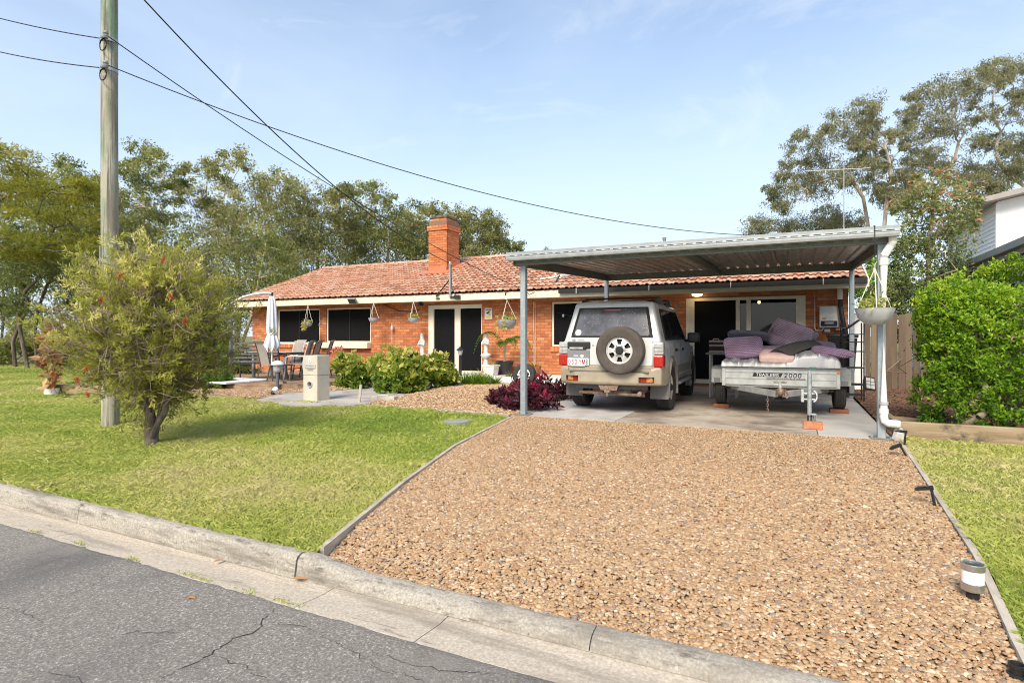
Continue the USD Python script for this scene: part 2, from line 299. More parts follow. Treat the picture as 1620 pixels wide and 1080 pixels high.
flat('black_room', (.02, .018, .018), rough=.9)
pane('window_glass', (.30, .31, .32)); pane('dusty_glass', (.42, .44, .46)); pane('clear_glass', (.86, .90, .90))
flat('gutter_black', (.022, .022, .024), rough=.35)
flat('dark_plastic', (.018, .018, .019), rough=.45); flat('matt_black', (.02, .02, .02), rough=.8)
mat('galvanised', [(0.3, (.36, .39, .40)), (0.7, (.50, .53, .54))], 18, 7, rough=.38, metal=.65, rough2=.55, bump=.05, bdist=.002, stain=[((.62, .64, .64), 6, .6, .75, (1, 1, 1))])
mat('galvanised_post', [(0.3, (.27, .31, .33)), (0.7, (.37, .41, .43))], 30, 6, rough=.45, metal=.5, rough2=.6, stain=[((.46, .49, .50), 5, .58, .78, (1, 1, .4))])
mat('aged_zinc', [(0.3, (.16, .17, .155)), (0.5, (.21, .22, .205)), (0.7, (.28, .29, .27))], 40, 7, rough=.5, metal=.35, bump=.1, bdist=.002, stain=[((.32, .34, .33), 9, .6, .75, (1, 1, 1))])
mat('roof_underside', [(0.3, (.58, .54, .52)), (0.7, (.70, .67, .64))], 5, 5, rough=.28, metal=.7, rough2=.45)
mat('gutter_zinc', [(0.3, (.33, .35, .355)), (0.7, (.43, .45, .455))], 8, 6, rough=.4, metal=.4, rough2=.55)
flat('pvc', (.76, .74, .69), rough=.4, var=.04, stain=[((.55, .52, .45), 4, .6, .8, (1, 1, .4))])
flat('grey_tape', (.40, .40, .41), rough=.5)
mat('weathered_timber', [(0.3, (.30, .255, .20)), (0.5, (.41, .36, .29)), (0.7, (.52, .465, .39))], 9, 8, rough=.9, bump=.5, bscale=60, bdist=.004, stretch=(1, .35, 1), stain=[((.20, .16, .125), 7, .58, .7, (1, .3, 1))])
mat('sleeper_timber', [(0.3, (.20, .14, .08)), (0.5, (.29, .215, .13)), (0.7, (.38, .30, .20))], 5, 8, rough=.9, bump=.5, bscale=40, bdist=.005, stretch=(.25, 1, 3), stain=[((.05, .042, .035), 1.6, .56, .66, (1, 1, 1)), ((.19, .13, .085), 6, .58, .7, (.25, 1, 3))])
mat('paling', [(0.3, (.075, .053, .037)), (0.5, (.13, .095, .068)), (0.7, (.20, .155, .115))], 8, 8, tone=[(0, (.10, .07, .05)), (1, (.25, .185, .13))], tonemix=.5, rough=.9, bump=.5, bscale=50, bdist=.004, stretch=(1, 1, .12))
mat('deck_timber', [(0.3, (.17, .105, .065)), (0.5, (.28, .185, .115)), (0.7, (.38, .27, .18))], 7, 8, rough=.85, bump=.3, bdist=.003, stretch=(.2, 1, 1))
mat('pole_timber', [(0.3, (.28, .265, .205)), (0.5, (.38, .36, .285)), (0.7, (.46, .44, .36))], 9, 9, rough=.9, bump=.6, bscale=50, bdist=.006, stretch=(1, 1, .10), stain=[((.17, .25, .165), 1.6, .48, .60, (1, 1, .4)), ((.13, .115, .09), 22, .50, .60, (1, 1, .035)), ((.22, .185, .135), 1.2, .50, .64, (1, 1, .3)), ((.07, .06, .05), 40, .66, .71, (1, 1, .03))])
mat('bark', [(0.3, (.06, .045, .035)), (0.5, (.12, .095, .075)), (0.7, (.22, .18, .145))], 9, 8, rough=.95, bump=.8, bscale=30, bdist=.02, stretch=(1, 1, .3))
mat('pale_bark', [(0.3, (.27, .20, .15)), (0.5, (.44, .36, .29)), (0.7, (.60, .53, .45))], 4, 8, rough=.9, bump=.4, bscale=30, bdist=.01, stretch=(1, 1, .3))
mat('twig', [(0.3, (.22, .165, .115)), (0.7, (.38, .30, .215))], 20, 6, rough=.9, bump=.4, bdist=.004)
leafmat('bush_leaf', [(0, (.06, .086, .03)), (.3, (.14, .175, .05)), (.65, (.26, .285, .08)), (1, (.45, .43, .13))], trans=0.5)
leafmat('olive_leaf', [(0, (.07, .088, .04)), (.35, (.18, .195, .07)), (.7, (.31, .31, .11)), (1, (.49, .45, .18))], trans=0.5)
leafmat('feather_leaf', [(0, (.10, .13, .018)), (.5, (.25, .26, .030)), (1, (.46, .42, .06))], trans=0.5)
leafmat('gum_leaf', [(0, (.10, .11, .06)), (.4, (.22, .225, .11)), (.75, (.36, .345, .18)), (1, (.50, .44, .25))], trans=0.45)
leafmat('bottlebrush_leaf', [(0, (.15, .12, .05)), (.25, (.22, .205, .05)), (.5, (.33, .35, .05)), (.72, (.50, .50, .09)), (1, (.85, .76, .26))], trans=0.5)
leafmat('hedge_leaf', [(0, (.035, .10, .010)), (.3, (.11, .23, .014)), (.65, (.25, .42, .022)), (1, (.44, .56, .05))], trans=0.45)
leafmat('lilly_leaf', [(0, (.06, .085, .026)), (.45, (.17, .22, .06)), (.80, (.32, .35, .12)), (.90, (.46, .30, .14)), (1, (.52, .22, .12))], trans=.35, spec=.5)
leafmat('hydrangea_leaf', [(0, (0.036, 0.084, 0.010)), (.35, (0.132, 0.228, 0.022)), (.7, (0.324, 0.372, 0.048)), (1, (0.600, 0.552, 0.156))], trans=0.4)
leafmat('burgundy_leaf', [(0, (.02, .009, .013)), (.45, (.06, .016, .025)), (.75, (.15, .02, .04)), (1, (.42, .035, .085))], trans=0.3)
leafmat('rust_leaf', [(0, (0.115, 0.040, 0.017)), (.4, (0.299, 0.115, 0.040)), (.7, (0.483, 0.230, 0.103)), (1, (0.600, 0.437, 0.230))], trans=0.3)
leafmat('green_leaf', [(0, (0.034, 0.085, 0.014)), (.5, (0.119, 0.238, 0.025)), (1, (0.272, 0.442, 0.051))], trans=0.4)
leafmat('lime_leaf', [(0, (.16, .20, .03)), (.5, (.36, .38, .08)), (1, (.62, .56, .22))], trans=.3)
flat('red_flower', (.48, .03, .02), rough=.7); flat('pink_flower', (.60, .22, .15), rough=.7); flat('white_flower', (.75, .72, .62), rough=.7)
flat('pot_white', (.72, .70, .66), rough=.6); mat('stone_pot', [(0.3, (.30, .30, .31)), (0.7, (.43, .43, .43))], 9, 7, rough=.8, bump=.3, bdist=.003)
mat('statue_white', [(0.3, (.42, .38, .35)), (0.6, (.66, .62, .57)), (0.75, (.75, .71, .66))], 9, 7, rough=.8, bump=.4, bdist=.004)
mat('mailbox_render', [(0.3, (.47, .425, .335)), (0.7, (.56, .515, .415))], 6, 8, rough=.85, bump=.4, bscale=90, bdist=.003, stain=[((.46, .41, .32), 2.5, .56, .75, (1, 1, .35))])
flat('rope', (.62, .55, .44), rough=.9)
flat('umbrella_cloth', (.62, .64, .66), rough=.85, var=.06); flat('umbrella_frame', (.13, .135, .15), rough=.45, metal=.3)
flat('sling', (.30, .265, .225), rough=.8); flat('dark_frame', (.055, .052, .052), rough=.5); flat('light_frame', (.50, .49, .47), rough=.4, metal=.3)
flat('paper_white', (.72, .70, .66), rough=.6, var=.03); flat('sign_yellow', (.70, .52, .10), rough=.6); flat('ink', (.02, .02, .025), rough=.6); flat('sign_brown', (.36, .25, .12), rough=.6)
# car
usdkit.material(stage, '/World/Looks/silver_paint', {'g': ('geometry', {}), 'n': ('noise_texture', {'scale': 900.0, 'detail': 1.0}), 'd': ('noise_texture', {'scale': 4.0, 'detail': 6.0}),
    'r': ('rgb_ramp', {'ramp': [(.35, (.57, .575, .57)), (.65, (.65, .655, .65))]}), 'q': ('map_range', {'from_min': .35, 'from_max': .7, 'to_min': .30, 'to_max': .48}),
    'p': ('principled_bsdf', {'metallic': .25, 'coat_weight': .5, 'coat_roughness': .12})}, [('g.position', 'n.vector'), ('g.position', 'd.vector'), ('n.fac', 'r.fac'), ('d.fac', 'q.value'), ('r.color', 'p.base_color'), ('q.result', 'p.roughness')], surface='p.BSDF')
mat('champagne_paint', [(0.3, (.35, .295, .215)), (0.7, (.43, .37, .28))], 5, 7, rough=.36, metal=.3, rough2=.5, coat=.3)
mat('flare_plastic', [(0.3, (.23, .205, .17)), (0.7, (.29, .26, .22))], 5, 7, rough=.5, rough2=.65)
flat('bumper_dark', (.11, .105, .10), rough=.6); flat('mudflap', (.17, .165, .16), rough=.8)
mat('rubber', [(0.3, (.025, .024, .023)), (0.7, (.045, .042, .04))], 9, 6, rough=.8, bump=.3, bdist=.003)
mat('dusty_rubber', [(0.3, (.055, .045, .038)), (0.7, (.10, .085, .072))], 6, 6, rough=.85, bump=.3, bdist=.003)
mat('rim_silver', [(0.3, (.56, .54, .51)), (0.7, (.68, .66, .63))], 9, 5, rough=.35, metal=.4)
mat('red_lens', [(0.3, (.32, .008, .006)), (0.7, (.42, .014, .010))], 60, 2, rough=.12, spec=.6, coat=.5); flat('amber_lens', (.62, .17, .02), rough=.15, spec=.6, coat=.4)
mat('clear_lens', [(0.3, (.30, .31, .31)), (0.7, (.50, .51, .50))], 40, 2, rough=.12, spec=.6, coat=.5)
flat('plate_white', (.78, .76, .73), rough=.4, var=.03); flat('maroon_ink', (.22, .02, .03), rough=.5); flat('plate_green', (.35, .46, .10), rough=.5)
flat('grey_badge', (.20, .20, .21), rough=.4); flat('chrome', (.70, .70, .70), rough=.15, metal=.95); flat('blue_sticker', (.42, .44, .66), rough=.5)
mat('rusty_steel', [(0.3, (.13, .08, .055)), (0.5, (.24, .16, .11)), (0.7, (.38, .31, .26))], 25, 7, rough=.7, metal=.3, bump=.3, bdist=.003)
mat('trailer_galv', [(0.3, (.34, .35, .335)), (0.5, (.43, .44, .42)), (0.7, (.54, .55, .53))], 6, 8, rough=.42, metal=.35, rough2=.6, stain=[((.40, .37, .32), 5, .60, .75, (.5, 1, 2))])
flat('green_plastic', (.03, .22, .14), rough=.4); flat('hose_grey', (.55, .56, .58), rough=.5)
mat('tarp', [(0.3, (.22, .225, .235)), (0.7, (.32, .325, .335))], 5, 6, rough=.36, metal=.35, rough2=.5, bump=.2, bscale=300, bdist=.001)
flat('plastic_sheet', (.20, .19, .185), rough=.35); flat('dark_mat', (.055, .048, .044), rough=.85); flat('bag_black', (.025, .025, .027), rough=.4)
def weave(name, a, b, c):
    """Zigzag woven cloth: chevron rows in three tones, in the cushion's own coordinates."""
    usdkit.material(stage, '/World/Looks/'+name, {'t': ('texture_coordinate', {}), 's': ('separate_xyz', {}), 'z': ('math', {'math_type': 'pingpong', 'value2': .014}), 'y': ('math', {'math_type': 'add'}),
        'm': ('math', {'math_type': 'multiply_add', 'value2': .9}), 'f': ('math', {'math_type': 'pingpong', 'value2': .015}), 'q': ('map_range', {'from_min': 0., 'from_max': .015}),
        'r': ('rgb_ramp', {'ramp': [(.0, a), (.38, a), (.46, b), (.72, b), (.82, c), (1, c)]}), 'n': ('noise_texture', {'scale': 4.0, 'detail': 4.0}), 'nr': ('rgb_ramp', {'ramp': [(.35, (.62, .6, .62)), (.65, (1, 1, 1))]}), 'mu': ('mix', {'mix_type': 'multiply', 'fac': 1.0}),
        'bp': ('bump', {'strength': .5, 'distance': .006}), 'p': ('principled_bsdf', {'roughness': .9, 'sheen_weight': .2})},
        [('t.object', 's.vector'), ('s.x', 'z.value1'), ('s.y', 'y.value1'), ('s.z', 'y.value2'), ('z.value', 'm.value1'), ('y.value', 'm.value3'), ('m.value', 'f.value1'), ('f.value', 'q.value'), ('q.result', 'r.fac'),
         ('t.object', 'n.vector'), ('n.fac', 'nr.fac'), ('r.color', 'mu.color1'), ('nr.color', 'mu.color2'), ('mu.color', 'p.base_color'), ('q.result', 'bp.height'), ('bp.normal', 'p.normal')], surface='p.BSDF')
weave('weave_purple', (.15, .085, .17), (.30, .19, .28), (.46, .33, .40)); weave('weave_mauve', (.28, .17, .23), (.47, .32, .37), (.60, .46, .49)); weave('weave_navy', (.025, .022, .04), (.07, .06, .09), (.16, .14, .18))
flat('pink_cloth', (.62, .43, .38), rough=.9); flat('wicker', (.50, .43, .36), rough=.8); flat('wicker_dark', (.07, .045, .05), rough=.8)
flat('grey_bench', (.30, .29, .28), rough=.6); flat('heater_white', (.66, .65, .62), rough=.45); flat('stainless', (.48, .45, .41), rough=.28, metal=.85, var=.05); flat('frosted', (.82, .82, .82), rough=.5, var=.02)
mat('red_block', [(0.3, (.22, .07, .04)), (0.7, (.34, .13, .08))], 14, 7, rough=.9, bump=.6, bdist=.004); mat('orange_block', [(0.3, (.36, .13, .06)), (0.7, (.52, .22, .11))], 14, 7, rough=.9, bump=.6, bdist=.004, stain=[((.14, .10, .08), 9, .52, .62, (1, 1, 1))])
flat('neighbour_trim', (.30, .27, .24), rough=.5); flat('wire', (.018, .018, .02), rough=.6); emit('bulb', (1, .72, .38), 6.0); emit('warm_lamp', (1, .70, .32), 2.5)
flat('white_cord', (.70, .67, .60), rough=.8); flat('dry_leaf', (.36, .17, .07), rough=.85); flat('crack_dark', (.035, .032, .03), rough=.95); flat('oval_lid', (.28, .28, .27), rough=.8)
flat('cream_box', (.70, .66, .56), rough=.5); flat('solar_glass', (.02, .035, .03), rough=.12, spec=.7)

# ------------------------------------------------------------------ the setting
def gz(X, Y):
    X, Y = np.asarray(X, float), np.asarray(Y, float)
    z = .135+.125*np.clip((Y-2.8)/5.5, 0, 1)+.03*np.clip((Y-8.3)/3, 0, 1)
    left = np.clip((-12-X)/4, 0, 1); z = z-left*.05*np.clip((Y-5)/4, 0, 1)
    return z
def dz(X, Y):                                   # the gravel drive
    Y = np.asarray(Y, float); return .055+.055*np.clip((Y-2.85)/.5, 0, 1)+.15*np.clip((Y-2.85)/5.5, 0, 1)
def lx(Y): return np.interp(Y, [2.7, 5.5, 8.3], [-2.74, -3.62, -4.02])      # left edging of the drive
def rx(Y): return np.interp(Y, [2.7, 3.15, 4.19, 8.3], [.85, .87, 1.0, 1.17])
rng = np.random.default_rng(7)
gx, gy = np.meshgrid(np.concatenate([[-900, -300, -120], np.arange(-60, 60.1, 2.5), [120, 300, 900]]), np.concatenate([[2.62], np.arange(5, 60.1, 2.5), [90, 160, 400, 1500]]))
struct('ground', grid(gx, gy, gz(gx, gy)-.20+.10*(gy > 4.9)), 'soil', True)
gx, gy = np.meshgrid([-900, -100, 100, 900], [-900, -60, -8.0]); struct('ground', grid(gx, gy, 0*gx+.05), 'turf')
# road with a ragged edge and cracks
ex = np.arange(-60, 30, .04); edge = 2.40+.012*(meshkit.fbm(np.column_stack([ex*4, 0*ex, 0*ex]), 4)-.5)*2+.012*(meshkit.noise(np.column_stack([ex*25, 0*ex+3, 0*ex]))-.5)
rv = np.vstack([np.column_stack([ex, edge*0-9.0, 0*ex+.006]), np.column_stack([ex, edge-.05, 0*ex+.006]), np.column_stack([ex, edge, 0*ex-.002])]); n = len(ex); i = np.arange(n-1)
struct('road', (rv, np.vstack([tri(np.stack([k*n+i, k*n+i+1, (k+1)*n+i+1, (k+1)*n+i], 1)) for k in (0, 1)])), 'asphalt')
def crack(px, w, seed):
    r = np.random.default_rng(seed); P = np.array([atz(x, y, .008)[:2] for x, y in px]); Q = [P[0]]
    for a, b in zip(P[:-1], P[1:]):
        m = max(2, int(np.linalg.norm(b-a)/.025))
        for k in range(1, m+1): Q.append(a+(b-a)*k/m+r.normal(size=2)*.009)
    Q = np.array(Q); t = np.gradient(Q, axis=0); s = unit(np.column_stack([-t[:, 1], t[:, 0]])); ww = .62*w*(.25+r.random(len(Q)))*np.minimum(1, 3*np.minimum(np.linspace(0, 1, len(Q)), np.linspace(1, 0, len(Q)))+.15)
    v = np.vstack([np.column_stack([Q+s*ww[:, None], np.full(len(Q), .0095)]), np.column_stack([Q-s*ww[:, None], np.full(len(Q), .0095)])]); k = np.arange(len(Q)-1); m = len(Q)
    return v, tri(np.stack([k, k+m, k+m+1, k+1], 1))
cr = join([crack(p, w, q) for q, (p, w) in enumerate([([(440, 955), (405, 998), (370, 1010), (330, 1035), (295, 1052), (245, 1080)], .005), ([(430, 985), (480, 990), (520, 1005)], .003), ([(590, 1030), (650, 1050), (720, 1062), (800, 1068)], .004), ([(160, 1010), (220, 1000), (300, 1000)], .003),
    ([(60, 1060), (110, 1072), (140, 1080)], .003), ([(0, 960), (40, 968), (70, 985)], .003), ([(330, 1035), (400, 1060), (430, 1080)], .003), ([(610, 1055), (680, 1080)], .003), ([(490, 1000), (560, 1030), (640, 1080)], .0025), ([(180, 900), (140, 930), (60, 950)], .0025)])])
obj('road_crack', cr, 'crack_dark', stage.GetPrimAtPath('/World/road') and UsdGeom.Xform(stage.GetPrimAtPath('/World/road')), kind='stuff')
# concrete channel and kerb, in cast lengths with joints
def lerp_profile(X):
    full = np.array([(2.682, -.006), (2.691, .05), (2.700, .105), (2.714, .126), (2.735, .137), (2.77, .139), (2.80, .137), (2.815, .05)])
    lay = np.array([(2.702, -.006), (2.712, .018), (2.730, .038), (2.750, .053), (2.78, .062), (2.815, .066), (2.84, .063), (2.848, .0)])
    f = np.clip((X+2.86)/.55, 0, 1); f = f*f*(3-2*f); g = np.clip((X-1.15)/.5, 0, 1); f = f*(1-g*g*(3-2*g)); return full*(1-f)+lay*f
def cast(x0, x1, prof, name, m, step=.08):
    xs = np.linspace(x0+.003, x1-.003, max(2, int((x1-x0)/step)+1)); R = np.array([prof(x) for x in xs]); X = np.repeat(xs[:, None], R.shape[1], 1)
    P = np.stack([X, R[:, :, 0], R[:, :, 1]], -1); nz = (meshkit.fbm(P*9, 3, 5)-.5)*.007; P[:, :, 2] += nz*(np.arange(R.shape[1]) > 0)*(np.arange(R.shape[1]) < R.shape[1]-1); P[:, :, 1] += nz
    if name == 'kerb': P[:, :, 2] -= .02*np.clip(meshkit.noise(P*[3, 3, 0]+[9, 0, 0])-.72, 0, 1)
    v, f = grid(P[:, :, 0], P[:, :, 1], P[:, :, 2]); f = f[:, ::-1]
    ends = []
    for e in (0, -1):
        q = P[e]; b = np.column_stack([q[:, 0], q[:, 1], q[:, 2]*0-.12]); k = len(v); v = np.vstack([v, q, b]); j = np.arange(len(q)-1); m_ = len(q)
        ends.append(tri(np.stack([k+j, k+j+1, k+m_+j+1, k+m_+j], 1))[:, ::(1 if e == 0 else -1)])
    return struct(name, (v, np.vstack([f]+ends)), m, False)
for a, b in ((-60, -30), (-30, -14), (-14, -8.2), (-8.2, -5.35), (-5.35, -2.87), (-2.86, -.9), (-.9, 1.15), (1.15, 8), (8, 30)): cast(a, b, lerp_profile, 'kerb', 'mossy_concrete')
for a, b in ((-60, -20), (-20, -9), (-9, -5.1), (-5.1, -2.55), (-2.55, -1.72), (-1.72, 1.6), (1.6, 30)): cast(a, b, lambda x: np.array([(2.34, -.012), (2.385, .001), (2.45, -.002), (2.55, -.010), (2.62, -.014), (2.715, -.008)]), 'gutter_channel', 'channel')
# areas
LAWN = sg.Polygon([(-60, 2.775)]+[(lx(y)-.035, y) for y in np.linspace(2.775, 8.2, 8)]+[(-7.2, 8.27), (-9.0, 8.25), (-11.0, 8.12), (-12.3, 8.2), (-13.6, 8.9), (-14.3, 9.9), (-19.2, 11.0), (-30, 13.5), (-60, 22)])
LAWN2 = sg.Polygon([(rx(y)+.045, y) for y in np.linspace(2.72, 8.6, 9)]+[(30, 8.62), (30, 2.8)])
DRIVE = sg.Polygon([(lx(y), y) for y in np.linspace(2.83, 8.38, 9)]+[(rx(y), y) for y in np.linspace(8.38, 2.83, 9)])
struct('front_lawn_soil', polysheet(LAWN.intersection(sg.box(-60, 2, 5, 24)), lambda x, y: gz(x, y)-.012, 1.5), 'turf', True)
struct('side_lawn_soil', polysheet(LAWN2, lambda x, y: gz(x, y)-.012, 1.5), 'turf', True)
struct('driveway', polysheet(DRIVE, lambda x, y: dz(x, y)-.012, .5), 'pebble_bed', True)
SLAB = sg.Polygon([(-4.05, 8.38), (1.12, 8.38), (1.12, 14.98), (-4.25, 14.98), (-4.25, 10.3), (-4.05, 9.2)])
for poly, m in ((SLAB.intersection(sg.box(-9, 0, -2.395, 30)), 'slab_pale'), (SLAB.intersection(sg.box(-2.385, 0, .295, 30)), 'slab_brown'), (SLAB.intersection(sg.box(.305, 0, 9, 30)), 'slab_pale')):
    v, f = prism(poly, .16); struct('carport_slab', (v+[0, 0, .11], f), m)
PATH = sg.Polygon([atz(x, y, .27)[:2] for x, y in [(408, 633), (450, 640), (492, 642), (545, 643), (575, 640), (600, 633), (650, 626), (690, 618), (720, 606), (690, 600), (640, 606), (598, 609), (545, 618), (500, 621), (455, 622)]])
v, f = prism(PATH.buffer(.02), .12); struct('garden_path', (v+[0, 0, .165], f), 'path_concrete')
BED = sg.Polygon([(-9.0, 8.3), (-7.2, 8.32), (-4.1, 8.25), (-4.03, 8.4), (-4.05, 9.2), (-4.25, 10.3), (-4.25, 13.05), (-10.4, 13.1), (-10.4, 9.6)])
BED2 = sg.Polygon([(-9.0, 8.3), (-11.0, 8.17), (-12.3, 8.25), (-13.5, 9.0), (-14.2, 10.0), (-18.3, 11.0), (-18.2, 14.98), (-10.3, 14.98), (-10.4, 9.6)])
def bz(X, Y): return gz(X, Y)+.02+.07*np.exp(-((np.asarray(X)+6.2)**2/2.2+(np.asarray(Y)-11.6)**2/3.0))
struct('gravel_bed', polysheet(BED.difference(PATH.buffer(.01)), lambda x, y: bz(x, y)-.012, .4), 'pebble_bed', True)
struct('patio_gravel', polysheet(BED2.difference(PATH.buffer(.01)), lambda x, y: gz(x, y)+.008, .4), 'pebble_bed', True)
SIDE = sg.Polygon([(1.13, 8.66), (3.0, 8.66), (3.0, 16), (1.13, 16)])
struct('mulch_bed', polysheet(SIDE, lambda x, y: gz(x, y)-.0+.03*meshkit.noise(np.column_stack([x*3, y*3, 0*x])), .3), 'dark_mulch', True)
struct('porch_slab', cbox(-10.35, -4.3, 13.1, 15.0, .1, .45, .012), 'white_paint')

# grass: blades scattered over the lawn, denser near the road where single blades show
def blades(poly, seed, zf):
    r = np.random.default_rng(seed); P = []
    for y0, y1, x0, x1, dens in ((2.75, 4.0, -11, 4.5, 6500), (4.0, 6.0, -18.5, 4.5, 3600), (6.0, 9, -26, 6, 1700), (9, 22, -50, -11, 330)):
        q = np.column_stack([r.uniform(x0, x1, int((y1-y0)*(x1-x0)*dens)), r.uniform(y0, y1, int((y1-y0)*(x1-x0)*dens))])
        d = -q[:, 0]*ST+q[:, 1]*CT; xc = q[:, 0]*CT+q[:, 1]*ST
        P.append(q[inpoly(poly, q) & (d > 1.2) & (np.abs(xc/d) < 1.05)])
    P = np.vstack(P); n = len(P); d = np.hypot(P[:, 0], P[:, 1])
    big = meshkit.fbm(np.column_stack([P*.55, 0*d]), 4, 3); fine = meshkit.fbm(np.column_stack([P*3.2, 0*d+5]), 3, 8)
    L = r.uniform(.020, .040, n)*(.65+.8*fine)*(1.0+.35*np.clip((d-5)/6, 0, 1))*(1+.5*(fine > .66)*r.random(n))*(1+.5*(P[:, 1] < 2.9)); w = .0019+.0006*np.clip(d-3.5, 0, 12)
    a = r.uniform(0, 2*np.pi, n); s = np.column_stack([np.cos(a), np.sin(a), 0*a]); b = r.uniform(0, 2*np.pi, n); lean = np.column_stack([np.cos(b), np.sin(b), 0*b])*r.uniform(.2, 1.3, n)[:, None]
    base = np.column_stack([P, zf(P[:, 0], P[:, 1])-.006]); up = np.array([0, 0, 1.])
    mid = base+(up+lean*.35)*L[:, None]*.55; tip = base+(up*.75+lean*.9)*L[:, None]
    v = np.stack([base-s*w[:, None], base+s*w[:, None], mid+s*w[:, None]*.8, tip], 1).reshape(-1, 3); k = np.arange(n)[:, None]*4
    edge = np.array(poly.exterior.coords)
    t = np.clip(.47+.95*(big-.5)*1.5+.11*r.normal(size=n)+(fine-.5)*.35, 0, 1)
    return (v, np.vstack([k+[0, 1, 2], k+[0, 2, 3]])), np.repeat(t, 4)
m, t = blades(LAWN, 11, gz); obj('lawn_grass', m, 'grass', tone=t, kind='stuff', label='mown green front lawn with yellowing patches left of the drive', cat='grass')
m, t = blades(LAWN2, 12, gz); obj('lawn_grass', m, 'grass', tone=np.clip(t+.08, 0, 1), kind='stuff', label='strip of paler lawn right of the gravel drive below the hedge', cat='grass')
# gravel: rounded stones lying on the drive and, smaller, on the beds
def stones(P, zf, size, seed, mesh, flatness=.55):
    r = np.random.default_rng(seed); bv, bf = mesh; n = len(P); k = len(bv)
    sc = np.column_stack([r.uniform(.75, 1.35, n), r.uniform(.6, 1.0, n), r.uniform(.75, 1.2, n)*flatness])*np.broadcast_to(size, (n,))[:, None]*.5*np.clip(r.lognormal(0, .22, n), .6, 1.7)[:, None]
    a = r.uniform(0, 2*np.pi, n); ti = r.normal(size=n)*.3; ca, sa, cb, sb = np.cos(a), np.sin(a), np.cos(ti), np.sin(ti)
    v = bv[None]*sc[:, None]*(1+r.normal(size=(n, k, 1))*.10)
    x, y, z = v[..., 0], v[..., 1], v[..., 2]; y, z = y*cb[:, None]-z*sb[:, None], y*sb[:, None]+z*cb[:, None]; x, y = x*ca[:, None]-y*sa[:, None], x*sa[:, None]+y*ca[:, None]
    z0 = zf(P[:, 0], P[:, 1])+r.uniform(-.3, .4, n)*sc[:, 2]
    v = np.stack([x+P[:, :1], y+P[:, 1:2], z+z0[:, None]], -1).reshape(-1, 3)
    return v, (bf[None]+np.arange(n)[:, None, None]*k).reshape(-1, 3), np.repeat(r.uniform(0, 1, n), k)
ico1, ico0 = trimesh.creation.icosphere(1), trimesh.creation.icosphere(0); octa = (np.array([[1, 0, 0], [0, 1, 0], [-1, 0, 0], [0, -1, 0], [0, 0, 1], [0, 0, -1.]]), np.array([[0, 1, 4], [1, 2, 4], [2, 3, 4], [3, 0, 4], [1, 0, 5], [2, 1, 5], [3, 2, 5], [0, 3, 5]]))
ico1, ico0 = (np.array(ico1.vertices), np.array(ico1.faces)), (np.array(ico0.vertices), np.array(ico0.faces))
def pick(poly, n, r):
    x0, y0, x1, y1 = poly.bounds; q = np.column_stack([r.uniform(x0, x1, n), r.uniform(y0, y1, n)]); q = q[inpoly(poly, q)]
    d = -q[:, 0]*ST+q[:, 1]*CT; return q[(d > 1) & (np.abs((q[:, 0]*CT+q[:, 1]*ST)/d) < .95)]
r = np.random.default_rng(21)
Q = np.vstack([pick(DRIVE.intersection(sg.box(-9, 2, 9, 4.4)), 44000, r), pick(DRIVE.intersection(sg.box(-9, 4.4, 9, 6.2)), 44000, r), pick(DRIVE.intersection(sg.box(-9, 6.2, 9, 9)), 52000, r)]); near = Q[:, 1]+r.normal(size=len(Q))*.5 < 6.3
S = [stones(Q[near], dz, .0255, 22, ico0, .48), stones(Q[~near], dz, .027, 24, octa, .45)]
v, f = join([(s[0], s[1]) for s in S]); obj('gravel', (v, f), 'pebble', smooth=True, tone=np.concatenate([s[2] for s in S]), kind='stuff', label='tan river pebbles covering the driveway up to the slab', cat='gravel')
A = pick(BED.difference(PATH), 26000, r); s = stones(A, lambda x, y: bz(x, y), .036, 25, octa, .45)
obj('gravel', (s[0], s[1]), 'bark_chip', tone=s[2], kind='stuff', label='brown chips over the garden bed between path and carport', cat='gravel')
A = pick(BED2.difference(PATH), 34000, r); s = stones(A, lambda x, y: gz(x, y)+.018, .04, 26, octa, .5)
obj('gravel', (s[0], s[1]), 'pebble', tone=s[2], kind='stuff', label='pale tan gravel around the timber deck at left', cat='gravel')
A = pick(SIDE, 9000, r); s = stones(A, lambda x, y: gz(x, y)+.025, .05, 27, octa, .35)
obj('bark_mulch', (s[0], s[1]), 'dark_mulch', kind='stuff', label='reddish brown bark mulch under the hedge by the fence', cat='mulch')
# weeds in the joint of channel and road
Wp = []
for x in np.concatenate([r.normal(c, .05, 34) for c in (-5.35, -4.75, -4.1, -3.5, -3.35, -2.95, -2.7, -2.6, -.72)]): Wp.append((x, 2.40+r.normal()*.012, .004))
m = leaves(np.array(Wp), .022, r, (0, 0, 1), 1.4, .3); obj('weeds', m[:2], 'grass', tone=np.clip(m[2]*.7+.3, 0, 1), kind='stuff', label='yellowish weeds in the joint between road and channel', cat='weeds')

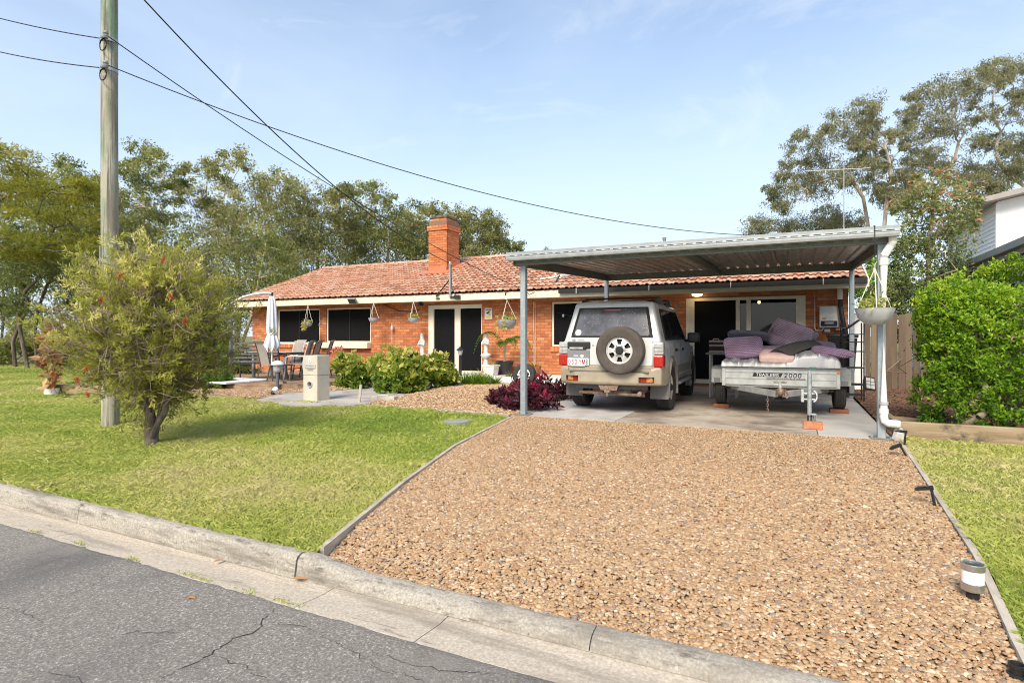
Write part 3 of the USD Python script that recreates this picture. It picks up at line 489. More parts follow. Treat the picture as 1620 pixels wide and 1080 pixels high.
# ------------------------------------------------------------------ the brick house
HX0, HX1, HY, EAVE_Y, EAVE_Z, RIDGE_Y, RIDGE_Z = -18.2, 1.14, 15.0, 14.33, 2.80, 18.9, 4.48
house = thing('brick_house', 'long low orange brick house with a terracotta tiled gable roof and chimney', 'house', (-8.5, 15, .25))
OPEN = [(-16.88, -14.84, 1.27, 2.50), (-14.53, -12.58, 1.32, 2.50), (-10.27, -8.35, .44, 2.50), (-6.10, -3.75, 1.25, 2.50), (-2.42, .28, .36, 2.49)]
front = sg.Polygon([(HX0, .12), (HX1, .12), (HX1, 2.62), (HX0, 2.62)])
for a, b, c, d in OPEN: front = front.difference(sg.box(a, c, b, d))
gable = lambda x: sg.Polygon([(15.0, .12), (22.8, .12), (22.8, 2.62), (RIDGE_Y, RIDGE_Z-.2), (15.0, 2.62)])
def side_wall(x0, x1):
    v, f = prism(gable(0).buffer(-.01), x1-x0); return np.stack([x0+v[:, 2], v[:, 0], v[:, 1]], 1), f
obj('wall', join([vprism(front, HY+.008, HY+.23), side_wall(HX0+.008, HX0+.2), side_wall(HX1-.2, HX1-.008), box(HX0+.2, HX1-.2, 22.6, 22.8, .12, 2.6)]), 'mortar', house)
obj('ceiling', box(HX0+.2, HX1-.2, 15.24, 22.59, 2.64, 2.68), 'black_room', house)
obj('soffit', box(HX0-.25, HX1+.3, EAVE_Y+.05, 14.996, 2.605, 2.625), 'cream_paint', house)
rng = np.random.default_rng(31)
bl, bh, j = .230, .0755, .010; bricks = []
row = 0; z = .14
while z < 2.60:
    x = HX0-(row % 2)*(bl+j)/2
    while x < HX1:
        a, b = max(x, HX0), min(x+bl, HX1); segs = [(a, b)]
        for (o0, o1, oz0, oz1) in OPEN:
            if z+bh > oz0+.012 and z < oz1-.012:
                segs = [s for (p, q) in segs for s in ((p, min(q, o0)), (max(p, o1), q)) if s[1]-s[0] > .025]
            elif z+bh > oz0 and z < oz0+.012: pass
        if not (-10.35 < x < -4.3 and z < .36) : bricks += [(p, q, z, min(z+bh, 2.604)) for p, q in segs if q-p > .025]
        x += bl+j
    z += bh+j; row += 1
def brickmesh(p, q, z0, z1, y=HY, dp=.03):
    o = rng.uniform(-.0025, .0025); c = .004
    P = np.array([[p, y+o+c, z0], [q, y+o+c, z0], [q, y+o+c, z1], [p, y+o+c, z1], [p+c, y+o, z0+c], [q-c, y+o, z0+c], [q-c, y+o, z1-c], [p+c, y+o, z1-c], [p, y+dp, z0], [q, y+dp, z0], [q, y+dp, z1], [p, y+dp, z1]])
    return P, tri([[4, 5, 6, 7], [0, 1, 5, 4], [1, 2, 6, 5], [2, 3, 7, 6], [3, 0, 4, 7], [8, 9, 1, 0], [9, 10, 2, 1], [10, 11, 3, 2], [11, 8, 0, 3]])
def screen_width(p, q): 
    d = -(p+q)/2*ST+HY*CT; return (q-p)/d
order = sorted([b for b in bricks if b[1]-b[0] > .2 and b[2] > .45], key=lambda b: -b[0])
# nearest bricks that show: to the right of the car and beside the doors, then leftwards
vis = [b for b in order if b[0] > .25 or b[0] < -2.4][:250]; vs = set(vis)
for b in vis: obj('brick', brickmesh(*b), 'brick', house, tone=float(rng.random()))
rest = [b for b in bricks if b not in vs]; ms = [brickmesh(*b) for b in rest]
obj('brickwork', join(ms), 'brick', house, tone=np.repeat(rng.random(len(ms)), 12), kind='stuff')
# side walls' bricks, out of the picture, and header sills under two windows
ms = []
for X, sgn in ((HX0, -1), (HX1, 1)):
    z = .14; row = 0
    while z < 4.3:
        y1 = 22.8 if z < 2.6 else 22.8-(z-2.6)*2.0; y0 = 15.01 if z < 2.55 else 15.0+(z+bh-2.5)*2.25
        y = y0-(row % 2)*.12
        while y < y1:
            a, b = max(y, y0), min(y+bl, y1)
            if b-a > .03: ms.append(box(min(X, X-sgn*.03), max(X, X-sgn*.03), a, b, z, z+bh))
            y += bl+j
        z += bh+j; row += 1
obj('brickwork', join(ms), 'brick', house, tone=np.repeat(rng.random(len(ms)), 8), kind='stuff')
for (x0, x1, zz) in ((-16.9, -14.82, 1.27), (-6.12, -3.73, 1.25)):
    x = x0
    while x < x1: obj('brick', hull(np.array(cbox(x, x+.105, HY-.045, HY-.003, zz-.15, zz-.012, .004)[0])), 'brick', house, tone=float(rng.random())); x += .115
# roof: a deck under single tiles laid in courses
sl = math.hypot(RIDGE_Y-EAVE_Y, RIDGE_Z-EAVE_Z); du = np.array([0, (RIDGE_Y-EAVE_Y)/sl, (RIDGE_Z-EAVE_Z)/sl]); dn = np.array([0, -du[2], du[1]])
RX0, RX1 = -18.45, 1.42
rp = [[RX0, EAVE_Y+.04, EAVE_Z-.03], [RX1, EAVE_Y+.04, EAVE_Z-.03], [RX1, RIDGE_Y, RIDGE_Z-.03], [RX0, RIDGE_Y, RIDGE_Z-.03], [RX1, 2*RIDGE_Y-EAVE_Y, EAVE_Z-.03], [RX0, 2*RIDGE_Y-EAVE_Y, EAVE_Z-.03]]
rp2 = [[p[0], p[1], p[2]-.06] for p in rp]
roof = obj('roof', (np.array(rp+rp2), np.vstack([tri([[0, 1, 2, 3], [3, 2, 4, 5], [7, 6, 9, 8], [8, 9, 11, 10], [0, 6, 7, 1], [5, 4, 10, 11], [1, 7, 8, 2], [2, 8, 10, 4], [3, 9, 6, 0], [5, 11, 9, 3]])])), 'mortar', house)
nr, nc = 15, 84; th, tw = sl/nr, (RX1-RX0)/nc
prof = np.array([(0, .004), (.10, .030), (.22, .042), (.36, .034), (.48, .008), (.60, .004), (.74, .018), (.88, .016), (1.0, .004)])
def tile(c, r, flip=False):
    k = len(prof); x = RX0+(c+prof[:, 0])*tw; d0, d1 = r*th-.045, (r+1)*th+.01
    lift = rng.uniform(0, .004); sk = rng.uniform(-.004, .004)
    lo = np.array([0, EAVE_Y, EAVE_Z])+du*d0+dn*(.044+lift); hi = np.array([0, EAVE_Y, EAVE_Z])+du*d1+dn*.002
    A = lo+dn*prof[:, 1, None]+np.column_stack([x, 0*x, 0*x])+du*sk; B = hi+dn*prof[:, 1, None]+np.column_stack([x, 0*x, 0*x]); C = A-dn*.017+du*.004
    v = np.vstack([C, A, B]); i = np.arange(k-1)
    if flip: v[:, 1] = 2*RIDGE_Y-v[:, 1]
    f = np.vstack([tri(np.stack([i, i+1, k+i+1, k+i], 1)), tri(np.stack([k+i, k+i+1, 2*k+i+1, 2*k+i], 1))])
    return v, (f[:, ::-1] if flip else f)
tl = [(c, r) for r in range(nr) for c in range(nc)]
def tdepth(cr): return -(RX0+cr[0]*tw)*ST+(EAVE_Y+cr[1]*th*du[1])*CT
CARX = lambda cr: RX0+cr[0]*tw
inview = sorted([t for t in tl if (CARX(t) < -6.0 and t[1] < 9) or (t[1] < 2) or (CARX(t) < -5 and t[1] >= 3 and CARX(t) > -9)], key=tdepth)[:270]; iv = set(inview)
for t in inview: obj('roof_tile', tile(*t), 'roof_tile', house, tone=float(rng.random()))
ms = [tile(*t) for t in tl if t not in iv]
obj('roof_tiles', join(ms), 'roof_tile', house, tone=np.repeat(rng.random(len(ms)), 27), kind='stuff')
ms = [tile(c, r, True) for r in range(nr) for c in range(nc)]
obj('roof_tiles', join(ms), 'roof_tile', house, tone=np.repeat(rng.random(len(ms)), 27), kind='stuff')
g = np.linspace(0, np.pi, 8)
for q in range(50):
    x0 = RX0+q*(RX1-RX0)/50; x1 = x0+(RX1-RX0)/50+.03
    ring = lambda x, s: np.column_stack([np.full(8, x), RIDGE_Y+.13*s*np.cos(g), RIDGE_Z-.035+.125*s*np.sin(g)])
    v = np.vstack([ring(x0, 1.0), ring(x1, .9), ring(x0, .8)]); i = np.arange(7)
    obj('ridge_tile', (v, np.vstack([tri(np.stack([i, i+1, 8+i+1, 8+i], 1))[:, ::-1], tri(np.stack([16+i, 16+i+1, i+1, i], 1))[:, ::-1]])), 'roof_tile', house, tone=float(rng.random()))
obj('fascia', join([cbox(RX0-.02, RX1+.02, EAVE_Y+.02, EAVE_Y+.05, 2.585, 2.785, .004)]), 'cream_paint', house)
for xx in (RX0-.03, RX1+.03):
    P = lambda y, z: (xx, y, z); o = .20
    v = np.array([P(EAVE_Y+.02, 2.60), P(EAVE_Y+.02, 2.78), P(RIDGE_Y, RIDGE_Z-.04), P(2*RIDGE_Y-EAVE_Y, 2.78), P(2*RIDGE_Y-EAVE_Y, 2.6), P(RIDGE_Y, RIDGE_Z-.24)]); w = v+[.03, 0, 0]
    obj('bargeboard', hull(np.vstack([v[[0, 1, 2, 5]], w[[0, 1, 2, 5]]])), 'cream_paint', house); obj('bargeboard', hull(np.vstack([v[[2, 3, 4, 5]], w[[2, 3, 4, 5]]])), 'cream_paint', house)
# black gutter over the right half
gp = np.array([(0, 0), (0, .10), (-.012, .105), (-.012, .012), (-.10, .012), (-.108, .11), (-.122, .11), (-.115, 0)])
gx0, gx1 = -5.6, 1.44
v, f = prism(sg.Polygon(gp), gx1-gx0); gut = obj('gutter', (np.column_stack([gx0+v[:, 2], EAVE_Y+.018+v[:, 0], 2.68+v[:, 1]]), f), 'gutter_black', house)
for x in (-5.1, -3.2, -1.3, .6): obj('gutter_clip', join([box(x, x+.02, EAVE_Y-.115, EAVE_Y-.108, 2.66, 2.80), box(x, x+.02, EAVE_Y-.108, EAVE_Y+.015, 2.655, 2.665)]), 'grey_tape', gut)
# windows and doors
def sash(x0, x1, z0, z1, w=.05, y0=HY+.03, y1=HY+.10): return vprism(sg.box(x0, z0, x1, z1).difference(sg.box(x0+w, z0+w, x1-w, z1-w)), y0, y1)
def window(k, mull, scr='black_screen'):
    x0, x1, z0, z1 = OPEN[k]; w = obj('window', sash(x0, x1, z0, z1), 'cream_paint', house)
    m = x0+(x1-x0)*mull
    obj('pane', box(x0+.05, m-.012, HY+.06, HY+.066, z0+.05, z1-.05), scr, w); obj('pane', box(m+.012, x1-.05, HY+.072, HY+.078, z0+.05, z1-.05), scr, w)
    obj('mullion', box(m-.012, m+.012, HY+.045, HY+.09, z0+.05, z1-.05), 'matt_black', w)
    for a_ in (x0-.001, x1-.004): obj('reveal', box(a_, a_+.005, HY+.10, HY+.22, z0, z1), 'cream_paint', w)
    return w
w = window(0, .5); obj('sill', cbox(-16.9, -14.82, HY-.02, HY+.03, 1.235, 1.272, .004), 'cream_paint', w)
w = window(1, .52); obj('sill', cbox(-14.72, -12.56, HY-.20, HY-.002, 1.13, 1.325, .008), 'cream_paint', w)
window(3, .36)
# front door with black security screens
x0, x1, z0, z1 = OPEN[2]
door = obj('door', vprism(sg.box(x0, z0, x1, z1).difference(unary_union([sg.box(x0+.20, z0+.05, -9.30, z1-.12), sg.box(-9.10, z0+.05, x1-.02, z1-.12)])), HY-.012, HY+.10), 'cream_paint', house)
obj('screen', join([box(x0+.20, -9.30, HY+.03, HY+.045, z0+.05, z1-.12)]), 'black_screen', door); obj('screen', box(-9.10, x1-.02, HY+.025, HY+.04, z0+.05, z1-.12), 'black_screen', door)
obj('lock', cbox(-8.40, -8.33, HY-.03, HY+.02, 1.38, 1.60, .01), 'dark_plastic', door)
obj('doorstep', cbox(x0-.02, x1+.02, HY-.10, HY+.05, .452, .482, .008), 'cream_paint', door)
# sliding door and the big pane beside it, right
x0, x1, z0, z1 = OPEN[4]; holes = [sg.box(x0+.20, z0+.10, -1.24, z1-.07), sg.box(-1.15, z0+.10, -1.0, z1-.07), sg.box(-.90, z0+.10, x1-.20, z1-.07)]
sd_ = obj('door', vprism(sg.box(x0, z0, x1, z1).difference(unary_union(holes)), HY-.015, HY+.10), 'cream_paint', house)
obj('inner_jamb', join([box(x0+.10, x0+.11, HY-.02, HY-.015, z0, z1-.01), box(x1-.10, x1-.09, HY-.02, HY-.015, z0, z1-.01)]), 'cream_paint', sd_)
obj('screen', box(x0+.20, -1.24, HY+.02, HY+.035, z0+.10, z1-.07), 'black_screen', sd_)
obj('pane', box(-1.15, -1.0, HY+.04, HY+.046, z0+.10, z1-.07), 'window_glass', sd_); obj('pane', box(-.90, x1-.20, HY+.04, HY+.046, z0+.10, z1-.07), 'window_glass', sd_)
# the dim room behind the glass
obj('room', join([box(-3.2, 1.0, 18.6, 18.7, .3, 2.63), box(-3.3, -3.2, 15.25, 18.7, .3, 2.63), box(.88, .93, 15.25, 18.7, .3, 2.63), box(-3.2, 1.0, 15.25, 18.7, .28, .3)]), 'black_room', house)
obj('inner_door', cbox(-.75, -.60, 17.9, 17.95, .3, 2.05, .01), 'cream_box', house)
# chimney
ch_x0, ch_x1, ch_y0, ch_y1 = -11.62, -10.86, 16.98, 17.82
ch = obj('chimney', box(ch_x0+.012, ch_x1-.012, ch_y0+.012, ch_y1-.012, 3.6, 5.62), 'mortar', house)
cr_ = .0865; z = 3.80; row = 0
while z < 5.66:
    g_ = .06 if 5.28 < z < 5.44 else (-.0 if z < 5.28 else .02); g_ = {True: .045, False: 0.0}[5.26 < z < 5.42]; sh = -.06 if z >= 5.42 else 0.
    X0, X1, Y0, Y1 = ch_x0-g_-sh, ch_x1+g_+sh, ch_y0-g_-sh, ch_y1+g_+sh
    for face in range(4):
        L0, L1 = ((X0, X1), (Y0, Y1), (X0, X1), (Y0, Y1))[face]; a = L0-(row % 2)*.12
        while a < L1:
            p, q = max(a, L0), min(a+.23, L1)
            if q-p > .03:
                m = box(p, q, Y0, Y0+.03, z, z+.0765) if face == 0 else box(X1-.03, X1, p, q, z, z+.0765) if face == 1 else box(p, q, Y1-.03, Y1, z, z+.0765) if face == 2 else box(X0, X0+.03, p, q, z, z+.0765)
                if face == 0: m = (m[0]+[0, rng.uniform(-.002, .002), 0], m[1])
                if face < 2: obj('brick', m, 'brick', ch, tone=float(np.clip(rng.random()*.8+(.3 if 5.2 < z < 5.7 else .1), 0, 1)))
                else: bricks_back = globals().setdefault('bricks_back', []); bricks_back.append(m)
            a += .24
    z += cr_; row += 1
obj('brickwork', join(bricks_back), 'brick', ch, tone=.5, kind='stuff')
obj('cap', cbox(ch_x0+.03, ch_x1-.03, ch_y0+.03, ch_y1-.03, z, z+.10, .02), 'bark', ch)
def onroof(x, y): return EAVE_Z+(y-EAVE_Y)*du[2]/du[1]
fl = []
e = .025
P = [[ch_x0-e, ch_y0-e], [ch_x1+e, ch_y0-e], [ch_x1+e, ch_y1+e], [ch_x0-e, ch_y1+e]]
for q in range(4):
    a, b = P[q], P[(q+1) % 4]; za, zb = onroof(*a), onroof(*b); n_ = np.array([(b[1]-a[1]), -(b[0]-a[0]), 0.]); n_ /= np.linalg.norm(n_)
    v = np.array([[*a, za-.05], [*b, zb-.05], [*b, zb+.22], [*a, za+.22]]); fl.append((np.vstack([v, v-n_*.02]), BOXF.copy()))
sk = np.array([[ch_x0-.28, ch_y0-.40], [ch_x1+.28, ch_y0-.40], [ch_x1+.28, ch_y0+.02], [ch_x0-.28, ch_y0+.02]]); v = np.column_stack([sk, [onroof(*p) for p in sk]])
fl.append((np.vstack([v+dn*.078, v+dn*.068]), BOXF.copy()[:, ::-1]))
sk = np.array([[ch_x1+.02, ch_y0-.1], [ch_x1+.26, ch_y0-.1], [ch_x1+.26, ch_y1+.1], [ch_x1+.02, ch_y1+.1]]); v = np.column_stack([sk, [onroof(*p) for p in sk]])
fl.append((np.vstack([v+dn*.080, v+dn*.070]), BOXF.copy()[:, ::-1]))
obj('flashing', join(fl), 'flashing', ch)
# downpipe stub and black hose at the right corner
wx = .98
obj('downpipe', join([lathe([(.0, 2.36), (.05, 2.36), (.055, 2.42), (.055, 2.56), (.05, 2.60)], 14, (wx-.02, 14.72, 0))]), 'pvc', house)
obj('waste_hose', tube([(wx-.02, 14.72, 2.38), (wx-.01, 14.74, 2.2), (wx+.03, 14.70, 1.9), (wx+.09, 14.72, 1.6), (wx+.13, 14.8, 1.2), (wx+.12, 14.85, .3)], .05, 10), 'dark_plastic', house)
# the lower bit of parapet roof is hidden; lamp under the eave right of the car
lp = atz(1103, 464, 2.60); lamp = thing('ceiling_lamp', 'round lit lamp under the eave above the carport door', 'lamp', lp)
obj('lamp_base', lathe([(0, .0), (.14, .0), (.14, -.02), (0, -.02)], 20, lp+[0, 0, -.001]), 'pvc', lamp)
obj('lamp_shade', lathe([(.13, -.021), (.12, -.05), (.07, -.075), (0, -.08)], 20, lp), 'warm_lamp', lamp)
bl_ = aty(1201, 478, 16.6); il = thing('ceiling_light', 'small glowing globe seen through the window behind the trailer', 'lamp', bl_)
obj('globe', ell(bl_, .045, 2), 'bulb', il); obj('cord', rod(bl_+[0, 0, .04], [bl_[0], bl_[1], 2.63], .008), 'pvc', il)

# ------------------------------------------------------------------ things fixed to the house
p = aty(773, 496, HY); sg_ = thing('security_sign', 'white and yellow camera warning sign on the bricks right of the front door', 'sign', (p[0], HY-.012, p[2]))
w2, h2, yy = .125, .165, HY-.0125
obj('plate', cbox(p[0]-w2, p[0]+w2, yy-.003, yy+.006, p[2]-h2, p[2]+h2, .002), 'paper_white', sg_)
obj('band', join([box(p[0]-.10, p[0]+.10, yy-.006, yy-.0031, p[2]-.14, p[2]-.06)]), 'sign_yellow', sg_); obj('band', box(p[0]-.10, p[0]+.10, yy-.006, yy-.0031, p[2]+.09, p[2]+.135), 'sign_brown', sg_)
cm = vprism(affinity.rotate(sg.box(-.06, -.018, .06, .022), 32), 0, .003); obj('camera_symbol', join([mv(cm, (p[0]-.01, yy-.0065, p[2]+.03)), box(p[0]+.0, p[0]+.055, yy-.006, yy-.0035, p[2]-.035, p[2]-.027), box(p[0]+.05, p[0]+.06, yy-.006, yy-.0035, p[2]-.042, p[2]-.018), vprism(affinity.translate(affinity.rotate(sg.box(-.03, -.006, .03, .006), -50), p[0]+.018, p[2]-.006), yy-.006, yy-.0035)]), 'ink', sg_)
p = aty(665, 478, 14.6); sc = thing('security_camera', 'small black camera under the eave above the left door jamb', 'camera', p); obj('body', cbox(p[0]-.06, p[0]+.06, 14.5, 14.7, 2.47, 2.57, .015), 'dark_plastic', sc); obj('lens', rod((p[0], 14.505, 2.52), (p[0], 14.48, 2.52), .03), 'solar_glass', sc); obj('mount', box(p[0]-.04, p[0]+.04, 14.56, 14.64, 2.57, 2.604), 'dark_plastic', sc)
p = aty(561, 476, EAVE_Y); fl_ = thing('floodlight', 'grey square floodlight tilted on the cream fascia over the left windows', 'lamp', p)
obj('housing', xf(cbox(-.17, .17, -.03, .03, -.09, .09, .012), place((p[0], EAVE_Y-.10, p[2]), 35)), 'grey_badge', fl_); obj('glass', xf(box(-.14, .14, -.036, -.031, -.07, .07), place((p[0], EAVE_Y-.10, p[2]), 35)), 'solar_glass', fl_); obj('bracket', box(p[0]-.05, p[0]+.05, EAVE_Y-.07, EAVE_Y+.018, p[2]-.03, p[2]+.02), 'dark_plastic', fl_)
# service mast on the fascia
mb, mt = aty(712, 470, EAVE_Y-.03), aty(712, 418, EAVE_Y-.03); mt = np.array([mb[0], mb[1], mt[2]])
ma = thing('service_mast', 'grey steel mast with brace holding the power cable at the eave', 'mast', mb)
obj('pole', rod(mb, mt, .035, n=10), 'galvanised_post', ma); obj('cap', lathe([(0, 0), (.045, 0), (.045, .06), (.03, .09), (0, .1)], 12, mt-[0, 0, .02]), 'galvanised', ma)
b2 = aty(690, 470, EAVE_Y-.02); obj('brace', rod((mb[0], mb[1]-.01, mb[2]+.52), (b2[0], EAVE_Y-.02, b2[2]+.02), .02), 'gutter_black', ma); obj('foot', cbox(b2[0]-.02, b2[0]+.11, EAVE_Y-.03, EAVE_Y+.018, b2[2]-.05, b2[2]-.02, .005), 'gutter_black', ma)
obj('arm', cbox(mb[0], mb[0]+.16, mb[1]-.02, mb[1]+.02, mb[2]-.02, mb[2]+.03, .004), 'gutter_black', ma); obj('junction_box', cbox(mb[0]+.16, mb[0]+.34, mb[1]-.06, mb[1]+.04, mb[2]-.06, mb[2]+.05, .012), 'gutter_black', ma)
obj('cable', tube([mt+[.045, -.01, -.02], mt+[.06, -.03, -.3], mt+[.08, -.03, -.7], [mb[0]+.2, mb[1]-.02, mb[2]+.05]], .012, 6), 'wire', ma)
# hot water unit
a, b = aty(1296, 485, HY), aty(1326, 518, HY); hw = thing('water_heater', 'white gas water heater on the brick wall right of the wide window', 'heater', (a[0]/2+b[0]/2, HY, 1.9))
obj('case', cbox(a[0], b[0], HY-.20, HY-.004, b[2], a[2], .015), 'heater_white', hw); obj('vent', box(a[0]+.03, b[0]-.03, HY-.206, HY-.199, b[2]+.03, b[2]+.15), 'ink', hw); obj('vent_lip', cbox(a[0]+.10, b[0]-.10, HY-.215, HY-.206, b[2]+.075, b[2]+.125, .004), 'grey_tape', hw)
obj('label_plate', box(a[0]+.05, a[0]+.13, HY-.203, HY-.199, b[2]+.19, b[2]+.22), 'sign_brown', hw); obj('display', cbox(a[0]+.15, a[0]+.25, HY-.204, HY-.199, b[2]+.24, b[2]+.30, .001), 'paper_white', hw)
obj('conduit', tube([(a[0]-.09, HY-.02, 2.6), (a[0]-.09, HY-.02, b[2]+.0), (a[0]-.07, HY-.03, b[2]-.06), (a[0]+.05, HY-.05, b[2]-.07), (a[0]+.09, HY-.08, b[2]+.005)], .014, 8), 'pvc', hw); obj('valve', cbox(a[0]+.10, a[0]+.22, HY-.08, HY-.02, b[2]-.10, b[2]-.03, .01), 'pvc', hw); obj('pipe', rod((b[0]-.05, HY-.04, b[2]-.05), (b[0]+.14, HY-.04, b[2]-.05), .016), 'pvc', hw)
# wooden plaque, garlands of rope, spotlight cable, wall hook and rope
p = aty(1070, 489, HY); pl = thing('wooden_plaque', 'small tilted wooden plaque on the bricks left of the carport door', 'plaque', p); obj('board', xf(cbox(-.20, .20, -.015, .0, -.055, .055, .004), place((p[0], HY-.004, p[2]), 0, -38)), 'deck_timber', pl)
p0 = aty(844, 480, HY-.04); p1 = aty(845, 595, HY-.04); rp_ = thing('hanging_rope', 'pale rope looped down the wall behind the left carport post', 'rope', p0)
obj('strand', tube([p0, p0*[.5, .5, .5]+p1*[.5, .5, .5]+[.01, 0, 0], p1], .008, 6), 'rope', rp_); obj('strand', tube([p0+[.05, 0, 0], p0*.5+p1*.5+[.045, 0, 0], p1+[.03, 0, 0]], .008, 6), 'rope', rp_); obj('loop', tube([p0+[.025+.03*math.cos(t), 0, .03*math.sin(t)] for t in np.linspace(0, 6.3, 12)], .009, 6), 'rope', rp_)
p = aty(620, 520, HY-.12); q = aty(622, 585, HY-.12); tk = thing('garden_torch', 'thin white garden torch standing before the wall between window and door', 'torch', (p[0], HY-.12, .3))
obj('stake', rod((p[0], HY-.12, .25), (p[0], HY-.12, p[2]-.05), .010), 'light_frame', tk); obj('bowl', lathe([(.01, -.06), (.03, -.04), (.04, .0), (.038, .06), (.02, .09), (.012, .12), (.02, .15), (0, .17)], 14, (p[0], HY-.12, p[2])), 'statue_white', tk)
p = aty(506, 511, HY-.02); wd = thing('wall_ornament', 'curled grey metal ornament on the brick pier between the left windows', 'ornament', p)
for k, (dx, dz_, rr) in enumerate(((0, .05, .06), (.05, -.05, .05), (-.05, -.07, .045), (.02, .13, .03))): obj('curl', tube([(p[0]+dx+rr*(1-.09*i)*math.cos(i*.55), HY-.02, p[2]+dz_+rr*(1-.09*i)*math.sin(i*.55)) for i in range(10)], .007, 6), 'grey_badge', wd)
c0, c1 = aty(640, 470, 14.62), aty(590, 481, 14.7)
gl = thing('cable', 'thin dark cable sagging under the eave left of the front door', 'cable', c0); obj('strand', tube([aty(664, 489, HY-.02), aty(650, 493, HY-.02), aty(632, 492, HY-.02), aty(612, 484, HY-.02), aty(600, 478, HY-.02)], .012, 6), 'wire', gl)

# ------------------------------------------------------------------ the carport
def rz_(y): return 2.845+(y-8.2)*.040                     # roof height along the fall
cp = thing('carport', 'flat grey steel carport over the car and trailer with white downpipe', 'carport', (-1.45, 8.5, .27))
CX0, CX1, CY0, CY1 = -4.12, 1.16, 8.24, 13.85
for X, Y, zt in ((-3.93, 8.46, 2.66), (1.0, 8.46, 2.66), (-4.10, 13.66, 2.88), (1.10, 13.66, 2.88)):
    ps = obj('post', cbox(X-.045, X+.045, Y-.045, Y+.045, .27, zt+.05, .006), 'galvanised_post', cp)
    obj('base_plate', cbox(X-.13, X+.13, Y-.09, Y+.09, .2705, .282, .002), 'aged_zinc', ps)
    for sx in (-1, 1): obj('bolt', join([lathe([(0, .014), (.012, .014), (.012, 0)], 6, (X+sx*.10, Y, .281))]), 'galvanised', ps)
def cbeam(a, b, h, w=.05):                                   # a folded C section
    a, b = np.asarray(a, float), np.asarray(b, float)
    return join([bar(a, b, .004*3, h), bar(a+[0, 0, h/2-.006], b+[0, 0, h/2-.006], w, .012), bar(a-[0, 0, h/2-.006], b-[0, 0, h/2-.006], w, .012)])
obj('front_beam', join([cbeam((CX0+.03, 8.40, 2.765), (CX1-.03, 8.40, 2.765), .15)]), 'aged_zinc', cp)
obj('back_beam', cbeam((CX0+.03, 13.60, rz_(13.6)-.092), (CX1-.03, 13.60, rz_(13.6)-.092), .15), 'aged_zinc', cp)
for X in (CX0+.05, CX1-.05): obj('side_beam', cbeam((X, 8.36, rz_(8.36)-.092), (X, 13.8, rz_(13.8)-.092), .145), 'aged_zinc', cp)
obj('rafter', join([cbeam((-1.45, 8.45, rz_(8.45)-.085), (-1.45, 13.55, rz_(13.55)-.085), .12)]), 'aged_zinc', cp)
pv = [(0, 0), (.018, .036), (.048, .036), (.066, 0), (.20, 0)]; pr = []
x = CX0+.02
while x < CX1-.2:
    pr += [(x+a, b) for a, b in pv[:-1]]; x += .2
pr.append((CX1-.02, 0)); pr = np.array(pr)
ys = np.array([8.30, 10, 12, 13.84])
Xg = np.repeat(pr[None, :, 0], 4, 0); Zg = pr[None, :, 1]+rz_(ys)[:, None]-.012; Yg = np.repeat(ys[:, None], len(pr), 1)
top = grid(Xg, Yg, Zg); und = grid(Xg, Yg, Zg-.0015)
obj('roof_sheet', join([top, (und[0], und[1][:, ::-1])]), 'roof_underside', cp)
# gutter: ribbed face with a row of overflow slots
gp = sg.Polygon([(0, 0), (.10, 0), (.10, .09), (.106, .09), (.106, -.004), (-.004, -.004), (-.012, .03), (-.006, .034), (-.006, .05), (-.014, .054), (-.014, .085), (-.006, .089), (-.010, .125), (.004, .125), (.004, .12), (0, .118)])
v, f = prism(gp, CX1-CX0); gt = obj('gutter', (np.column_stack([CX0+v[:, 2], 8.20+v[:, 0], 2.755+v[:, 1]]), f), 'gutter_zinc', cp)
for q in range(40):
    xx = CX0+.07+q*.13
    if xx < CX1-.1: obj('slot', box(xx, xx+.085, 8.1835, 8.1865, 2.755+.065, 2.755+.074), 'matt_black', gt)
for X in (CX0, CX1-.006): obj('gutter_end', vprism(sg.box(X, 2.75, X+.006, 2.88), 8.19, 8.31), 'gutter_zinc', cp)
dx_, dy_ = 1.02, 8.36
obj('downpipe', tube([(dx_+.08, 8.30, 2.755), (dx_+.08, 8.31, 2.69), (dx_+.06, 8.33, 2.655), (dx_, dy_-.02, 2.54), (dx_-.005, dy_, 2.50), (dx_-.005, dy_, 1.5), (dx_-.005, dy_, .55), (dx_+.005, dy_-.005, .50), (dx_+.04, dy_-.01, .475), (dx_+.16, dy_-.015, .47)], .046, 16), 'pvc', cp)
for z in (.72, 2.0): obj('pipe_strap', lathe([(.0475, -.02), (.049, -.02), (.049, .02), (.0475, .02)], 16, (dx_-.005, dy_, z)), 'grey_tape', cp)
for z in (.62, 2.45): obj('pipe_collar', lathe([(.047, -.03), (.051, -.03), (.051, .03), (.047, .03)], 16, (dx_-.005, dy_, z)), 'pvc', cp)
obj('hanging_line', tube([(.90, 8.30, 2.90), (.90, 8.175, 2.885), (.90, 8.17, 2.7), (.905, 8.18, 2.36)], .006, 6), 'wire', cp)

